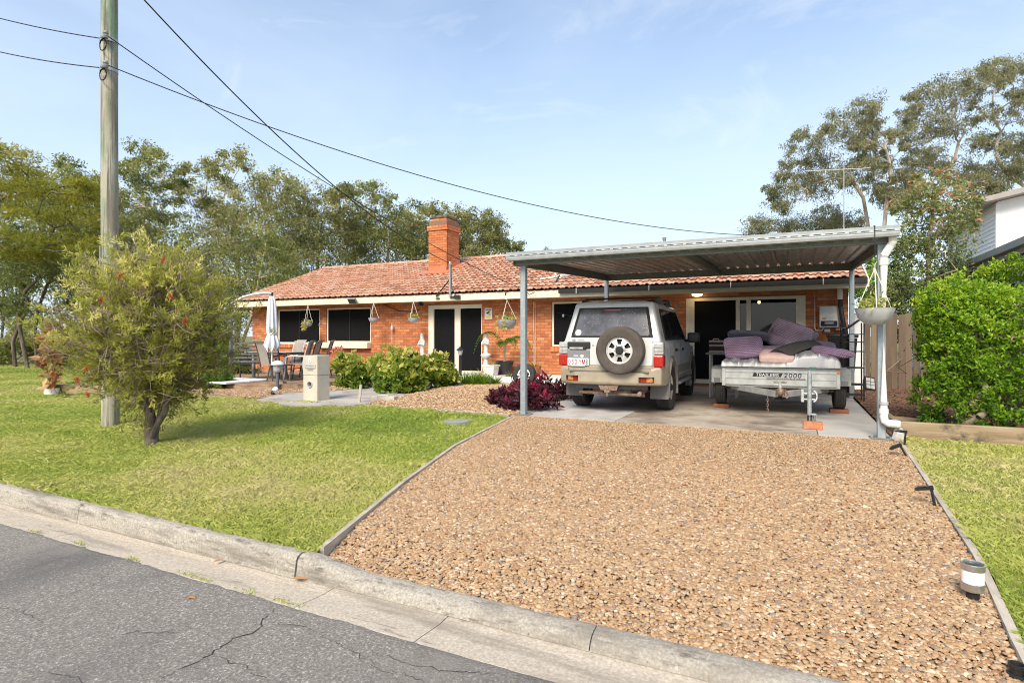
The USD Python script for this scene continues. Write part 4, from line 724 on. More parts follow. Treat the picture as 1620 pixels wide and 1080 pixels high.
# ------------------------------------------------------------------ the car
import manifold3d as m3
def man(m): return m3.Manifold(m3.Mesh(np.asarray(m[0], np.float32), np.asarray(m[1], np.uint32)))
def arr(M): q = M.to_mesh(); return np.array(q.vert_properties[:, :3], float), np.array(q.tri_verts)
CARM = place((-2.70, 9.12, .27), rz=1.8)
car = thing('car', 'dusty silver four wheel drive with a rear spare wheel parked under the carport', 'car', M=CARM)
C8 = lambda x, y0, y1, z, xt=None: [(s*x, y, z) for s in (-1, 1) for y in (y0, y1)]
low = man(rbox(C8(.80, .14, 3.45, .56)+C8(.80, .10, 3.45, 1.08)+C8(.79, .10, 3.4, 1.13)+[(0, .08, .6), (0, .08, 1.1)], .06))
hood = man(rbox(C8(.79, 3.2, 4.30, .58)+C8(.80, 3.2, 3.9, 1.02)+C8(.70, 3.2, 4.28, .98)+C8(.66, 3.2, 3.7, 1.10)+[(0, 4.36, .6), (0, 4.36, .95)], .06))
gh = man(rbox(C8(.785, .14, 3.32, 1.10)+C8(.63, .355, 2.46, 1.79)+[(x, y, 1.815) for x in (-.5, .5) for y in (.42, 2.3)], .05))
arch = lambda y, r: m3.Manifold.cylinder(3, r, r, 40, True).rotate((0, 90, 0)).translate((0, y, .41))
inner = man(box(-.52, .52, .2, 4.3, .3, 1.0))
body = low+hood+gh
cut = (arch(1.0, .47)+arch(3.675, .47))-inner
body = body-cut
obj('body', arr(body), 'silver_paint', car, smooth=35)
obj('wheel_well', join([arr((arch(y, .468)-inner)^man(box(-.70, .70, 0, 4.4, .45, 1.0))) for y in (1.0, 3.675)]), 'matt_black', car)
# tailgate skins (a seam's shadow runs round them)
def plate(poly, y0, y1): return vprism(poly, y0, y1)
tg = sg.Polygon([(-.70, .80), (.70, .80), (.70, 1.25), (-.70, 1.25)]).buffer(-.03).buffer(.03)
TG = man(plate(tg, .008, .06)); obj('tailgate', arr(TG), 'silver_paint', car)
obj('tailgate_trim', plate(sg.box(-.70, .565, .70, .795), .004, .06), 'champagne_paint', car)
for z in (.62, .72, .76): obj('trim_ridge', cbox(-.69, .69, -.002, .005, z-.006, z+.006, .0015), 'champagne_paint', car)
def rear_y(z): return .09+(z-1.12)*.308
def rearplane(poly, off, th):
    v, f = vprism(poly, 0, th); v[:, 1] = rear_y(v[:, 2])+v[:, 1]-off; return v, f
RW = sg.Polygon([(-.69, 1.255), (.69, 1.255), (.585, 1.755), (-.585, 1.755)])
obj('rear_window_seal', rearplane(RW.buffer(-.01).buffer(.012), .012, .03), 'matt_black', car)
usdkit.material(stage, '/World/Looks/car_glass', {'g': ('geometry', {}), 'n': ('noise_texture', {'scale': 5.0, 'detail': 5.0}), 'w': ('noise_texture', {'scale': 42.0, 'detail': 2.0}), 'r': ('rgb_ramp', {'ramp': [(.35, (.030, .032, .038)), (.7, (.11, .11, .12))]}), 'q': ('map_range', {'from_min': .66, 'from_max': .74}), 'm': ('mix', {'color2': (.36, .36, .36)}),
    'p': ('principled_bsdf', {'roughness': .10, 'specular_ior_level': .8})}, [('g.position', 'n.vector'), ('g.position', 'w.vector'), ('n.fac', 'r.fac'), ('w.fac', 'q.value'), ('q.result', 'm.fac'), ('r.color', 'm.color1'), ('m.color', 'p.base_color')], surface='p.BSDF')
flat('side_glass', (.012, .013, .014), rough=.06, spec=.8)
rw = obj('rear_window', rearplane(sg.Polygon([(-.64, 1.28), (.64, 1.28), (.55, 1.73), (-.55, 1.73)]).buffer(-.03).buffer(.03), .018, .012), 'car_glass', car)
obj('round_sticker', rearplane(sg.Point(-.565, 1.335).buffer(.052), .0195, .002), 'paper_white', rw)
obj('brake_light', cbox(-.14, .14, .245, .262, 1.70, 1.722, .004), 'red_lens', car)
# tail lights, bumper and its lights
for s in (-1, 1):
    t = obj('tail_light', rbox([(s*x, y, z) for x in (.735, .852) for y in (.032, .20) for z in (.80, .95)], .022), 'red_lens', car)
    u = obj('tail_light', rbox([(s*x, y, z) for x in (.735, .850) for y in (.034, .20) for z in (1.0, 1.155)], .022), 'clear_lens', car)
    for z in (1.03, 1.09): obj('lens_rib', cbox(min(s*.725, s*.845), max(s*.725, s*.855), .004, .014, z, z+.008, .001), 'grey_badge', u)
bump_ = man(rbox([(s*.80, .07, z) for s in (-1, 1) for z in (.53, .74)]+[(s*.845, .30, z) for s in (-1, 1) for z in (.52, .76)]+[(s*.845, .50, z) for s in (-1, 1) for z in (.56, .76)]+[(s*.55, -.03, z) for s in (-1, 1) for z in (.53, .70)], .05))
bump_ = bump_-arch(1.0, .47)-man(box(-.69, .69, -.2, .03, .70, 1))-man(box(-.735, -.50, -.3, .07, .525, .62))-man(box(.50, .735, -.3, .07, .525, .62))
obj('bumper', arr(bump_), 'champagne_paint', car, smooth=35)
obj('bumper_step', cbox(-.66, .66, -.085, .02, .688, .702, .004), 'bumper_dark', car)
for s in (-1, 1):
    lo_ = obj('bumper_light', xf(cbox(-.105, .105, -.02, .02, -.040, .040, .006), place((s*.617, .035-.012, .573), 0, 0, 14*s)), 'red_lens', car)
    obj('amber_segment', xf(cbox(-.05, .05, -.024, .018, -.036, .036, .005), place((s*.655, .034-.004, .573), 0, 0, 14*s)), 'amber_lens', lo_)
# towbar, exhaust, tank, mud flaps
obj('towbar', join([cbox(-.60, .60, .10, .20, .40, .48, .01), cbox(-.13, .13, -.02, .10, .41, .475, .008)]), 'bumper_dark', car); obj('hitch_plate', vprism(sg.Polygon([(-.18, .50), (.18, .50), (.13, .39), (-.13, .39)]), -.03, -.018), 'rusty_steel', car); obj('tow_tongue', join([cbox(-.045, .045, -.14, .1, .36, .40, .006), lathe([(0, .0), (.02, .0), (.028, .03), (.02, .055), (0, .06)], 12, (0, -.11, .40)), rod((0, -.11, .30), (0, -.11, .37), .018)]), 'rusty_steel', car)
obj('tow_chassis', join([rod((-.55, .16, .33), (.55, .16, .31), .028), cbox(-.35, .30, .25, .5, .33, .42, .02)]), 'rusty_steel', car)
obj('muffler', join([tube([(.46, .75, .36), (.48, .3, .36), (.50, .06, .35)], .045, 12, cap=False), rod((.50, .07, .35), (.50, .0, .345), .035, .036, 12)]), 'rusty_steel', car)
obj('underbody', join([cbox(-.5, .5, .5, 4.0, .36, .56, .05)]), 'matt_black', car); obj('rear_axle', join([rod((-.7, 1.0, .36), (.7, 1.0, .36), .05), ell((0, 1.0, .36), (.16, .16, .15))]), 'matt_black', car)
for s in (-1, 1): obj('mud_flap', xf(cbox(-.15, .15, -.008, .008, -.13, .13, .004), place((s*.735, .46, .36), -6)), 'mudflap', car)
# wheel: tyre lathe with tread blocks and a six window rim
def tyre(R=.385, w=.26, ri=.215):
    return lathe([(ri, -w*.36), (ri+.01, -w*.42), (R*.80, -w*.5), (R*.93, -w*.48), (R*.985, -w*.41), (R, -w*.33), (R-.008, -w*.20), (R, -w*.18), (R, -w*.02), (R-.008, 0), (R, w*.02), (R, w*.18), (R-.008, w*.20), (R, w*.33), (R*.985, w*.41), (R*.93, w*.48), (R*.80, w*.5), (ri+.01, w*.42), (ri, w*.36)], 44)
def rimmesh(ri=.222, zf=.075):
    disc = sg.Point(0, 0).buffer(ri-.025, 32)
    for k in range(6):
        a = k*math.pi/3+math.pi/6; h = sg.Polygon([(.112, -.016), (.168, -.032), (.168, .032), (.112, .016)]).buffer(.012); disc = disc.difference(affinity.rotate(h, math.degrees(a), origin=(0, 0)))
    v, f = prism(disc, .02); rr = np.hypot(v[:, 0], v[:, 1]); v[:, 2] += zf-.02+.02*np.cos(rr/.2*2.2)
    barrel = lathe([(ri, zf+.012), (ri-.004, zf+.018), (ri-.012, zf+.012), (ri-.03, zf-.02), (ri-.035, -.08), (ri-.02, -.09)], 36)
    hub = lathe([(.068, zf+.012), (.062, zf+.035), (.045, zf+.045), (.0, zf+.045)], 20)
    return join([(v, f), barrel]), hub
def wheel(parent, M, name='wheel', mt='rubber', flip=False):
    ty = obj(name, xf(tyre(), M), mt, parent, smooth=40); r_, h_ = rimmesh()
    obj('rim', xf(r_, M), 'rim_silver', ty, smooth=40); obj('hub_cap', xf(h_, M), 'matt_black', ty)
    obj('wheel_back', xf(lathe([(0, .02), (.20, .02), (.20, .0), (0, 0)], 24), M), 'matt_black', ty)
    nuts = [lathe([(0, .10), (.012, .10), (.012, .07)], 6, (.085*math.cos(a), .085*math.sin(a), 0)) for a in np.arange(6)*math.pi/3]
    for q in nuts: obj('wheel_nut', xf(q, M), 'grey_badge', ty)
    return ty
for s in (-1, 1):
    for y in (1.0, 3.675): wheel(car, place((s*.745, y, .385), 0, 90*s))
wheel(car, place((.215, -.085, 1.045), 90), 'spare_wheel', 'dusty_rubber'); obj('spare_carrier', join([cbox(.10, .33, -.03, .02, .92, 1.16, .01), rod((.215, .0, 1.045), (.215, -.09, 1.045), .05, n=12)]), 'matt_black', car)
# flares, side steps, mouldings, windows, mirrors, handles
for s in (-1, 1):
    for y in (1.0, 3.675):
        ring = sg.Point(0, 0).buffer(.535, 24).difference(sg.Point(0, 0).buffer(.455, 24)).intersection(sg.box(-.6, -.16, .6, .6))
        v, f = prism(ring, .10); rr = np.hypot(v[:, 0], v[:, 1]); X = .795+v[:, 2]*(1-.35*np.clip((rr-.455)/.08, 0, 1))+.0
        m = np.column_stack([s*X, y+v[:, 0], .41+v[:, 1]]); obj('wheel_flare', (m, f if s < 0 else f[:, ::-1]), 'flare_plastic', car, smooth=30)
    xa = sorted((s*.845, s*.872)); obj('side_moulding', cbox(xa[0], xa[1], 1.53, 3.15, .60, .74, .01), 'flare_plastic', car)
    xa = sorted((s*.72, s*.93)); obj('side_step', cbox(xa[0], xa[1], 1.55, 3.12, .40, .45, .015), 'galvanised', car)
    xa = sorted((s*.80, s*.858)); obj('sill', cbox(xa[0], xa[1], 1.45, 3.2, .47, .60, .012), 'champagne_paint', car)
    def side(poly, off, th):
        v, f = prism(poly, th); X = .838-(v[:, 1]-1.10)*.2215+off-v[:, 2]; return np.column_stack([s*X, v[:, 0], v[:, 1]]), f if s > 0 else f[:, ::-1]
    obj('window_band', side(sg.Polygon([(.52, 1.205), (3.02, 1.205), (2.42, 1.735), (.62, 1.735)]).buffer(-.04).buffer(.04), .010, .03), 'matt_black', car)
    for P in ([(.56, 1.235), (1.22, 1.235), (1.22, 1.71), (.66, 1.71)], [(1.30, 1.235), (2.0, 1.235), (2.0, 1.71), (1.30, 1.71)], [(2.07, 1.235), (2.90, 1.235), (2.38, 1.71), (2.07, 1.71)]): obj('side_window', side(sg.Polygon(P).buffer(-.03).buffer(.03), .014, .02), 'side_glass', car)
    for y in (2.03, 1.26): xa = sorted((s*.858, s*.861)); obj('door_gap', box(xa[0], xa[1], y, y+.012, .62, 1.15), 'matt_black', car)
    for y in (1.36, 2.15): xa = sorted((s*.85, s*.885)); obj('door_handle', cbox(xa[0], xa[1], y, y+.18, 1.00, 1.05, .012), 'dark_plastic', car)
    for k in range(4): obj('vent_slat', side(sg.box(.25, 1.245+k*.028, .40, 1.258+k*.028), .006, .01), 'grey_badge', car)
    obj('mirror', rbox([(s*x, y, z) for x in (.93, 1.09) for y in (2.74, 2.83) for z in (1.18, 1.31)], .035), 'gutter_black', car, smooth=40); obj('mirror_stalk', rod((s*.78, 2.85, 1.17), (s*.95, 2.79, 1.20), .025), 'gutter_black', car)
    obj('roof_rail', join([tube([(s*.60, .50, 1.84), (s*.60, .55, 1.885), (s*.59, 1.4, 1.90), (s*.58, 2.2, 1.88), (s*.58, 2.25, 1.83)], .016, 8)]), 'gutter_black', car)
for y in (.85, 1.75):
    ra = obj('roof_rack', tube([(-.70, y, 1.90), (-.66, y, 1.935), (0, y, 1.945), (.66, y, 1.935), (.70, y, 1.90)], .018, 8), 'gutter_black', car)
    for s in (-1, 1): obj('rack_foot', hull([(s*x, y+yy, z) for x, z in ((.60, 1.84), (.74, 1.80), (.70, 1.93), (.63, 1.93)) for yy in (-.045, .045)]), 'gutter_black', ra)
# number plate side of the tailgate
obj('garnish', rbox([(x, y, z) for x in (-.695, -.33) for y in (-.0, .03) for z in (1.08, 1.165)], .016), 'gutter_black', car); obj('handle', rbox([(x, y, z) for x in (-.665, -.395) for y in (-.022, .01) for z in (1.065, 1.095)], .012), 'dark_plastic', car)
obj('badge_strip', cbox(-.665, -.43, -.038, -.032, 1.060, 1.088, .002), 'light_frame', car); obj('lettering', text('PRADO', .017, (-.545, -.0385, 1.066), .0015), 'grey_badge', car)
obj('plate_panel', cbox(-.71, -.325, -.012, .02, .80, 1.045, .006), 'grey_badge', car)
npl = obj('number_plate', cbox(-.705, -.335, -.022, -.014, .785, .905, .003), 'plate_white', car)
obj('plate_characters', spaced('030', .082, (-.613, -.0225, .805), .056, .0015, True, .60), 'maroon_ink', npl); obj('plate_characters', spaced('YMB', .082, (-.425, -.0225, .805), .057, .0015, True, .58), 'maroon_ink', npl); obj('plate_emblem', vprism(sg.Point(-.523, .862).buffer(.008), -.0235, -.022), 'maroon_ink', npl)
obj('plate_strip', box(-.645, -.40, -.0215, -.014, .768, .784), 'plate_green', npl)
obj('sticker', vprism(sg.box(-.60, .93, -.52, .958), -.0145, -.0121), 'blue_sticker', car); obj('sticker', vprism(affinity.scale(sg.Point(-.455, .944).buffer(.036), 1, .55), -.0145, -.0121), 'paper_white', car)
obj('emblem', join([vprism(affinity.scale(sg.Point(-.60, 1.205).buffer(.03), 1, .66).difference(affinity.scale(sg.Point(-.60, 1.205).buffer(.023), 1, .6)), .004, .008), vprism(affinity.scale(sg.Point(-.60, 1.205).buffer(.010), 1, 1.6).difference(affinity.scale(sg.Point(-.60, 1.205).buffer(.006), 1, 1.6)), .005, .008)]), 'grey_badge', car); obj('lettering', text('TOYOTA', .020, (-.475, .0075, 1.195), .002), 'grey_badge', car)
obj('key_lock', vprism(sg.Point(-.27, 1.12).buffer(.012), .003, .009), 'grey_badge', car)
for k in range(4): obj('badge', cbox(-.60+k*.05, -.57+k*.05, -.0005, .0045, .66, .69, .0015), 'chrome', car)

# ------------------------------------------------------------------ the trailer and its load
TRM = place((-.19, 9.96, .27), rz=2.0)
tr = thing('trailer', 'galvanised steel box trailer with its front panel facing the drive', 'trailer', M=TRM)
def ribbed(x0, x1, y, z0, z1, th=.03, depth=.014):
    zs = np.linspace(z0, z1, 4); m = []
    for a, b in zip(zs[:-1], zs[1:]): m.append(hull([(x, yy, z) for x in (x0, x1) for yy, z in ((y, a+.012), (y, b-.012), (y+depth, a), (y+depth, b), (y+th, a), (y+th, b))]))
    return join(m)
fp = obj('front_panel', ribbed(-.80, .80, 0, .485, .785), 'trailer_galv', tr)
for sx in (-1, 1): xa = sorted((sx*.79, sx*.845)); obj('corner_post', cbox(xa[0], xa[1], -.012, .05, .47, .80, .005), 'trailer_galv', tr)
obj('top_rail', cbox(-.845, .845, -.012, .03, .79, .815, .006), 'trailer_galv', tr)
for sx in (-1, 1):
    v, f = ribbed(0, 2.1, 0, .485, .785); X = .83-v[:, 1]*1.0; obj('side_panel', (np.column_stack([sx*X, .03+v[:, 0], v[:, 2]]), f if sx > 0 else f[:, ::-1]), 'trailer_galv', tr)
    mg = [(1.0+.40*math.cos(a), .30+.40*math.sin(a)) for a in np.linspace(2.6, .55, 8)]
    xa = sorted((sx*.85, sx*1.06)); obj('mudguard', hull([(x, y, z) for x in xa for y, z in ((.62, .47), (.62, .70), (.70, .735), (1.36, .735), (1.44, .70), (1.44, .47))]), 'trailer_galv', tr)
    xa = sorted((sx*.80, sx*.84)); obj('marker_lamp', cbox(xa[0], xa[1], -.024, -.0125, .70, .77, .003), 'amber_lens' if sx > 0 else 'clear_lens', tr)
    t_ = obj('wheel', xf(tyre(.295, .175, .17), place((sx*.925, 1.0, .36), 0, 90*sx)), 'rubber', tr, smooth=40); obj('rim', xf(lathe([(0, .03), (.10, .03), (.12, .05), (.168, .055), (.172, -.05), (0, -.05)], 24), place((sx*.925, 1.0, .36), 0, 90*sx)), 'rim_silver', t_)
    obj('spring', join([bar((sx*.70, .55, .42), (sx*.70, 1.45, .42), .045, .05), bar((sx*.70, .7, .38), (sx*.70, 1.3, .38), .045, .03)]), 'rusty_steel', tr)
    obj('tread_sticker', cbox(min(sx*.92, sx*1.02), max(sx*.92, sx*1.02), .612, .619, .48, .55, .001), 'grey_badge', tr)
obj('tailgate', ribbed(-.80, .80, 2.10, .485, .785), 'trailer_galv', tr); obj('floor', cbox(-.80, .80, .03, 2.1, .46, .485, .005), 'trailer_galv', tr); obj('axle', rod((-.9, 1.0, .36), (.9, 1.0, .36), .03), 'rusty_steel', tr)
for sx in (-1, 1): obj('drawbar', bar((sx*.70, .35, .43), (sx*.045, -1.02, .455), .045, .085), 'trailer_galv', tr)
obj('coupling', join([hull([(x, y, z) for x, y, z in ((-.07, -.95, .42), (.07, -.95, .42), (-.07, -.95, .51), (.07, -.95, .51), (-.045, -1.16, .44), (.045, -1.16, .44), (-.04, -1.14, .54), (.04, -1.14, .54))]), ell((0, -1.16, .50), (.045, .06, .06))]), 'rusty_steel', tr)
obj('coupling_lever', tube([(0, -1.12, .54), (0, -1.06, .60), (0, -.98, .62)], .02, 8), 'trailer_galv', tr); obj('coupling_handle', cbox(-.085, .085, -1.02, -.97, .61, .635, .008), 'rusty_steel', tr)
obj('socket', join([cbox(-.07, .07, -1.0, -.92, .37, .43, .01)]), 'matt_black', tr); obj('side_latch', tube([(.06, -1.12, .53), (.10, -1.1, .46), (.085, -1.09, .41)], .014, 6), 'rusty_steel', tr)
ch_ = []
for k in range(6): c_ = np.array([-.16, -1.0, .40-.036*k]); ch_.append(tube([c_+np.array([.012*math.cos(t)*(k % 2), .012*math.cos(t)*(1-k % 2), .024*math.sin(t)]) for t in np.linspace(0, 6.28, 10)], .004, 5))
obj('safety_chain', join(ch_), 'rusty_steel', tr)
jw = obj('jockey_wheel', join([rod((.38, -.86, .16), (.38, -.86, .74), .030, n=14)]), 'galvanised', tr); obj('inner_tube', rod((.38, -.86, .74), (.38, -.86, .79), .022, n=12), 'galvanised', jw); obj('crank', join([rod((.38, -.86, .79), (.38, -.86, .805), .012), hull([(.38, -.875, .835), (.46, -.875, .835), (.41, -.86, .80), (.43, -.86, .80), (.38, -.845, .835), (.46, -.845, .835)])]), 'green_plastic', jw)
obj('clamp', join([cbox(.27, .31, -.90, -.76, .34, .52, .008), rod((.29, -.84, .46), (.45, -.84, .46), .012), rod((.29, -.84, .38), (.45, -.84, .38), .012)]), 'trailer_galv', jw); obj('clamp_band', tube([(.425+.045*math.cos(t), -.90, .43+.075*math.sin(t)) for t in np.linspace(-1.5, 1.5, 14)], .010, 8), 'hose_grey', jw)
obj('fork', join([cbox(.375, .385, -.90, -.82, .05, .18, .004), cbox(.455, .465, -.90, -.82, .05, .18, .004), cbox(.375, .465, -.90, -.82, .165, .185, .004)]), 'galvanised', jw); obj('small_wheel', xf(lathe([(0, -.03), (.055, -.03), (.075, -.028), (.085, -.012), (.085, .012), (.075, .028), (.055, .03), (0, .03)], 24), place((.385, -.80, .086), 0, 90)), 'rubber', jw)
# the panel's writing
sgn = sg.Polygon([(-.385, .628), (.03, .628), (.055, .690), (-.365, .690)]); obj('sign_patch', vprism(sgn, -.002, .0005), 'ink', fp)
m = text('TRAILERS', .048, (-.17, -.0025, .635), .002, False, sx=1.06); m[0][:, 0] += (m[0][:, 2]-.634)*.10; obj('lettering', m, 'paper_white', fp)
m = spaced('2000', .066, (.195, -.001, .625), .064, .003, True, 1.0); m[0][:, 0] += (m[0][:, 2]-.634)*.10; obj('lettering', m, 'ink', fp); obj('lettering', text("AUSTRALIA'S FAVOURITE TRAILER", .020, (.10, -.001, .594), .002, sx=1.15), 'ink', fp)
# blocks under the wheels
def block(label, c, rz, sx, sy, sz, m): return tag(obj('brick_block', xf(cbox(-sx/2, sx/2, -sy/2, sy/2, 0, sz, .006), place(c, rz=rz)), m), label, 'brick')
def tw(x, y, z): return (TRM@np.array([x, y, z, 1]))[:3]
block('flat dark red brick under the left trailer wheel', tw(-.925, .98, .003), 4, .26, .23, .062, 'red_block'); block('flat dark red brick under the right trailer wheel', tw(.925, .98, .003), 1, .28, .23, .062, 'red_block')
block('orange brick on the slab in front of the jockey wheel', atz(1286, 679, .273)+[0, .06, 0], 2, .24, .11, .10, 'orange_block')
# crumpled silver tarpaulin over the box
gx, gy = np.meshgrid(np.linspace(-.86, .86, 120), np.linspace(-.07, 2.1, 110)); n3 = lambda k, s, q=0: meshkit.fbm(np.stack([gx*k, gy*k*.8, 0*gx+q], -1), 4, s)
h = .835+.08*n3(2.2, 4)+.12*np.exp(-(np.abs((gx-.50)/.36)**3))*np.exp(-np.maximum(0, gy-.5)**2/.5)+.07*np.abs(n3(5, 8)-.5)*2-.05*np.abs(n3(9, 3)-.5)*2+.10*np.exp(-((gx-.42)**2/.05+(gy-.25)**2/.12)); ridge = np.abs(np.sin((gx*1.6+gy*.6+n3(3, 2)*1.6)*7)); h += .05*(1-ridge)**3+.028*(1-np.abs(np.sin((gx*.9-gy*.5+n3(3, 12)*1.1)*5)))**2+.012*(n3(9, 21)-.5)
edge = np.minimum(np.minimum(gx+.86, .86-gx), np.minimum(gy+.07, 2.1-gy)); ef = np.clip(edge/.11, 0, 1); h = .80+(h-.80)*np.sqrt(1-(1-ef)**2)
v, f = grid(gx+.03*(n3(4, 6)-.5), gy, h); v2 = v.copy(); v2[:, 2] -= .012
tp = tag(obj('tarpaulin', xf(join([(v, f), (v2, f[:, ::-1])]), TRM), 'tarp', smooth=True), 'crumpled silver tarpaulin spread over the trailer box under the cushions', 'tarpaulin')
SUP = trimesh.creation.icosphere(5); SUPv, SUPf = np.array(SUP.vertices), np.array(SUP.faces)
def pad(name, label, cat, c, size, rx, ry, rz, m, e=.32, fold=None, bendx=0.0, seed=0, group=None, taper=0.0):
    h = np.asarray(size)/2; p = np.sign(SUPv)*np.abs(SUPv)**e; p /= np.max(np.abs(p)); 
    pw = np.abs(p); dome = (1-pw[:, 0]**6)*(1-pw[:, 1]**6); p = p*h
    p[:, 2] *= .55+.45*np.clip(dome, 0, 1)+.15*meshkit.noise(np.column_stack([p[:, :2]*9, 0*p[:, 0]+seed]))
    if fold is not None: g_ = np.exp(-((p[:, fold[0]]-fold[1])/.022)**2); p[:, 2] *= 1-.45*g_
    if bendx: p[:, 2] -= bendx*(p[:, 0]/h[0])**2*h[0]
    if taper: p[:, 1:] *= (1-taper*(p[:, 0:1]/h[0]))
    p += (meshkit.fbm(p*7+seed, 3, seed)[:, None]-.5)*.025*np.sign(p)*[1, 1, .6]
    x = UsdGeom.Xform.Define(stage, path_for(name, None)); x.AddTransformOp().Set(Gf.Matrix4d(*place(c, rx, ry, rz).T.ravel().tolist())); ORG[str(x.GetPath())] = np.zeros(3)
    obj('cover', (p, SUPf), m, x, smooth=True)
    return tag(x, label, cat, group)
def ty(px, py, Y): return aty(px, py, Y)
g_ = 'patterned cushions piled on the trailer'
a = pad('seat_cushion', 'purple zigzag cushion, folded, leaning at the front left of the load', 'cushion', ty(1176, 550, 10.15), (.60, .37, .16), 68, -4, 8, 'weave_purple', fold=(1, .02), seed=1, group=g_)
obj('seam', xf(cbox(-.275, .275, -.012, .012, -.004, .004, .003), place((0, .02, .050), 0)), 'weave_mauve', a)
pad('seat_cushion', 'dark navy cushion lying flat behind the left purple cushion', 'cushion', ty(1184, 530, 10.55), (.66, .5, .12), 8, 4, 3, 'weave_navy', seed=2, group=g_)
pad('seat_cushion', 'largest mauve cushion leaning highest at the back of the load', 'cushion', ty(1249, 532, 10.7), (.66, .52, .17), 60, 21, -6, 'weave_mauve', fold=(1, -.06), seed=3, group=g_)
pad('seat_cushion', 'pale pink cushion end lying on the front edge of the tarpaulin', 'cushion', ty(1229, 564, 10.06), (.52, .36, .15), 16, 1, 2, 'pink_cloth', seed=4, group=g_)
pad('seat_cushion', 'mauve cushion flat between the pink cushion and the dark mat', 'cushion', ty(1220, 556, 10.35), (.52, .40, .13), 12, 2, 4, 'weave_mauve', seed=9, group=g_)
pad('seat_cushion', 'long rolled purple cushion pointing over the right trailer side', 'cushion', ty(1318, 557, 10.05), (.60, .19, .13), 4, 8, 3, 'weave_purple', e=.5, seed=5, taper=.18, group=g_)
pad('seat_cushion', 'small purple cushion corner showing behind the rolled cushion', 'cushion', ty(1300, 547, 10.8), (.40, .3, .12), 12, 6, 3, 'weave_purple', seed=6, group=g_)
pad('bag', 'black bag wedged behind the navy and mauve cushions', 'bag', ty(1218, 527, 10.95), (.34, .3, .26), 10, -35, 0, 'bag_black', e=.55, seed=7)
pad('bag', 'grey plastic bag poking out right of the highest cushion', 'bag', ty(1277, 528, 10.95), (.34, .24, .10), 30, 25, -10, 'plastic_sheet', e=.45, seed=8)
gx, gy = np.meshgrid(np.linspace(-1, 1, 40), np.linspace(-1, 1, 24))
A, B, Cc, D = ty(1217, 556, 10.0), ty(1278, 541, 10.35), ty(1302, 547, 10.1), ty(1250, 563, 9.92)
u, w = (gx+1)/2, (gy+1)/2; Pm = A*((1-u)*(1-w))[..., None]+D*(u*(1-w)*1)[..., None]*0+0
Pm = A*((1-u)*(1-w))[..., None]+D*(u*(1-w))[..., None]+B*((1-u)*w)[..., None]+Cc*(u*w)[..., None]
Pm[..., 2] += .05*np.sin(u*3.14)+.045*np.sin(w*3.1)+.03*(meshkit.fbm(np.stack([u*3, w*3, 0*u], -1), 3, 2)-.5)
v, f = grid(Pm[..., 0], Pm[..., 1], Pm[..., 2]); tag(obj('rubber_mat', join([(v, f), (v-[0, 0, .008], f[:, ::-1])]), 'dark_mat', smooth=True), 'dark grey floor mat bent across the middle of the load', 'mat')

# ------------------------------------------------------------------ odds and ends at the back of the carport
tb = thing('work_table', 'narrow grey metal table behind the trailer, wicker basket on top', 'table', (-1.35, 12.7, .27))
obj('top', cbox(-1.62, -.95, 12.45, 12.95, 1.16, 1.20, .008), 'grey_bench', tb)
for x in (-1.54, -1.03):
    for y in (12.52, 12.88): obj('leg', bar((x, y, .27), (x, y, 1.16), .035, .035, (0, 1, 0)), 'light_frame', tb)
bk = thing('wicker_basket', 'striped brown wicker basket standing on the grey table', 'basket', (-1.28, 12.7, 1.2))
for k in range(6): obj('band', cbox(-1.56, -1.02, 12.5, 12.9, 1.205+k*.042, 1.205+k*.042+(.038), .01), ('wicker', 'wicker_dark', 'wicker_dark', 'wicker', 'wicker_dark', 'wicker')[k], bk)
for x in (-1.42, -1.16): obj('handle', tube([(x-.06, 12.51, 1.455), (x-.05, 12.51, 1.485), (x+.05, 12.51, 1.485), (x+.06, 12.51, 1.455)], .012, 6), 'wicker', bk)
rk = thing('metal_rack', 'tall black metal rack with thin shelves beside the trailer', 'rack', (1.04, 12.75, .27))
for x in (.86, 1.21):
    for y in (12.55, 12.98): obj('upright', rod((x, y, .27), (x, y, 1.80), .013), 'gutter_black', rk)
for z in (.42, .62, .94, 1.25, 1.43, 1.58):
    sh_ = obj('shelf', join([rod((x, y0, z), (x2, y1, z), .008, n=5) for x, y0, x2, y1 in ((.86, 12.55, 1.21, 12.55), (.86, 12.98, 1.21, 12.98), (.86, 12.55, .86, 12.98), (1.21, 12.55, 1.21, 12.98))]+[rod((.86, y, z), (1.21, y, z), .004, n=4) for y in np.linspace(12.6, 12.93, 6)]), 'gutter_black', rk)
obj('handle', tube([(.86, 12.55, 1.70), (.92, 12.55, 1.68), (1.0, 12.54, 1.74), (1.12, 12.54, 1.84), (1.21, 12.55, 1.86), (1.21, 12.55, 1.78)], .02, 8), 'gutter_black', rk)
bn = thing('wheelie_bin', 'black wheelie bin against the brick wall behind the rack', 'bin', (.95, 14.2, .27))
obj('bin_body', hull([(x, y, z) for x, y, z in ((.78, 13.95, .33), (1.14, 13.95, .33), (.78, 14.35, .33), (1.14, 14.35, .33), (.70, 13.85, 1.50), (1.22, 13.85, 1.50), (.70, 14.45, 1.50), (1.22, 14.45, 1.50))]), 'gutter_black', bn); obj('lid', rbox([(x, y, z) for x in (.70, 1.22) for y in (13.85, 14.45) for z in (1.53, 1.57)], .02), 'gutter_black', bn)
for x in (.72, 1.16): obj('wheel', xf(lathe([(0, -.03), (.09, -.03), (.10, 0), (.09, .03), (0, .03)], 16), place((x+.02, 14.42, .37), 0, 90)), 'rubber', bn)
cr2 = thing('plastic_crate', 'black crate with glass lid tilted against the rack foot', 'crate', atz(1376, 617, .30)+[0, .1, 0]); cM = place(atz(1376, 617, .32)+[0, .1, .13], -28, 10, 20)
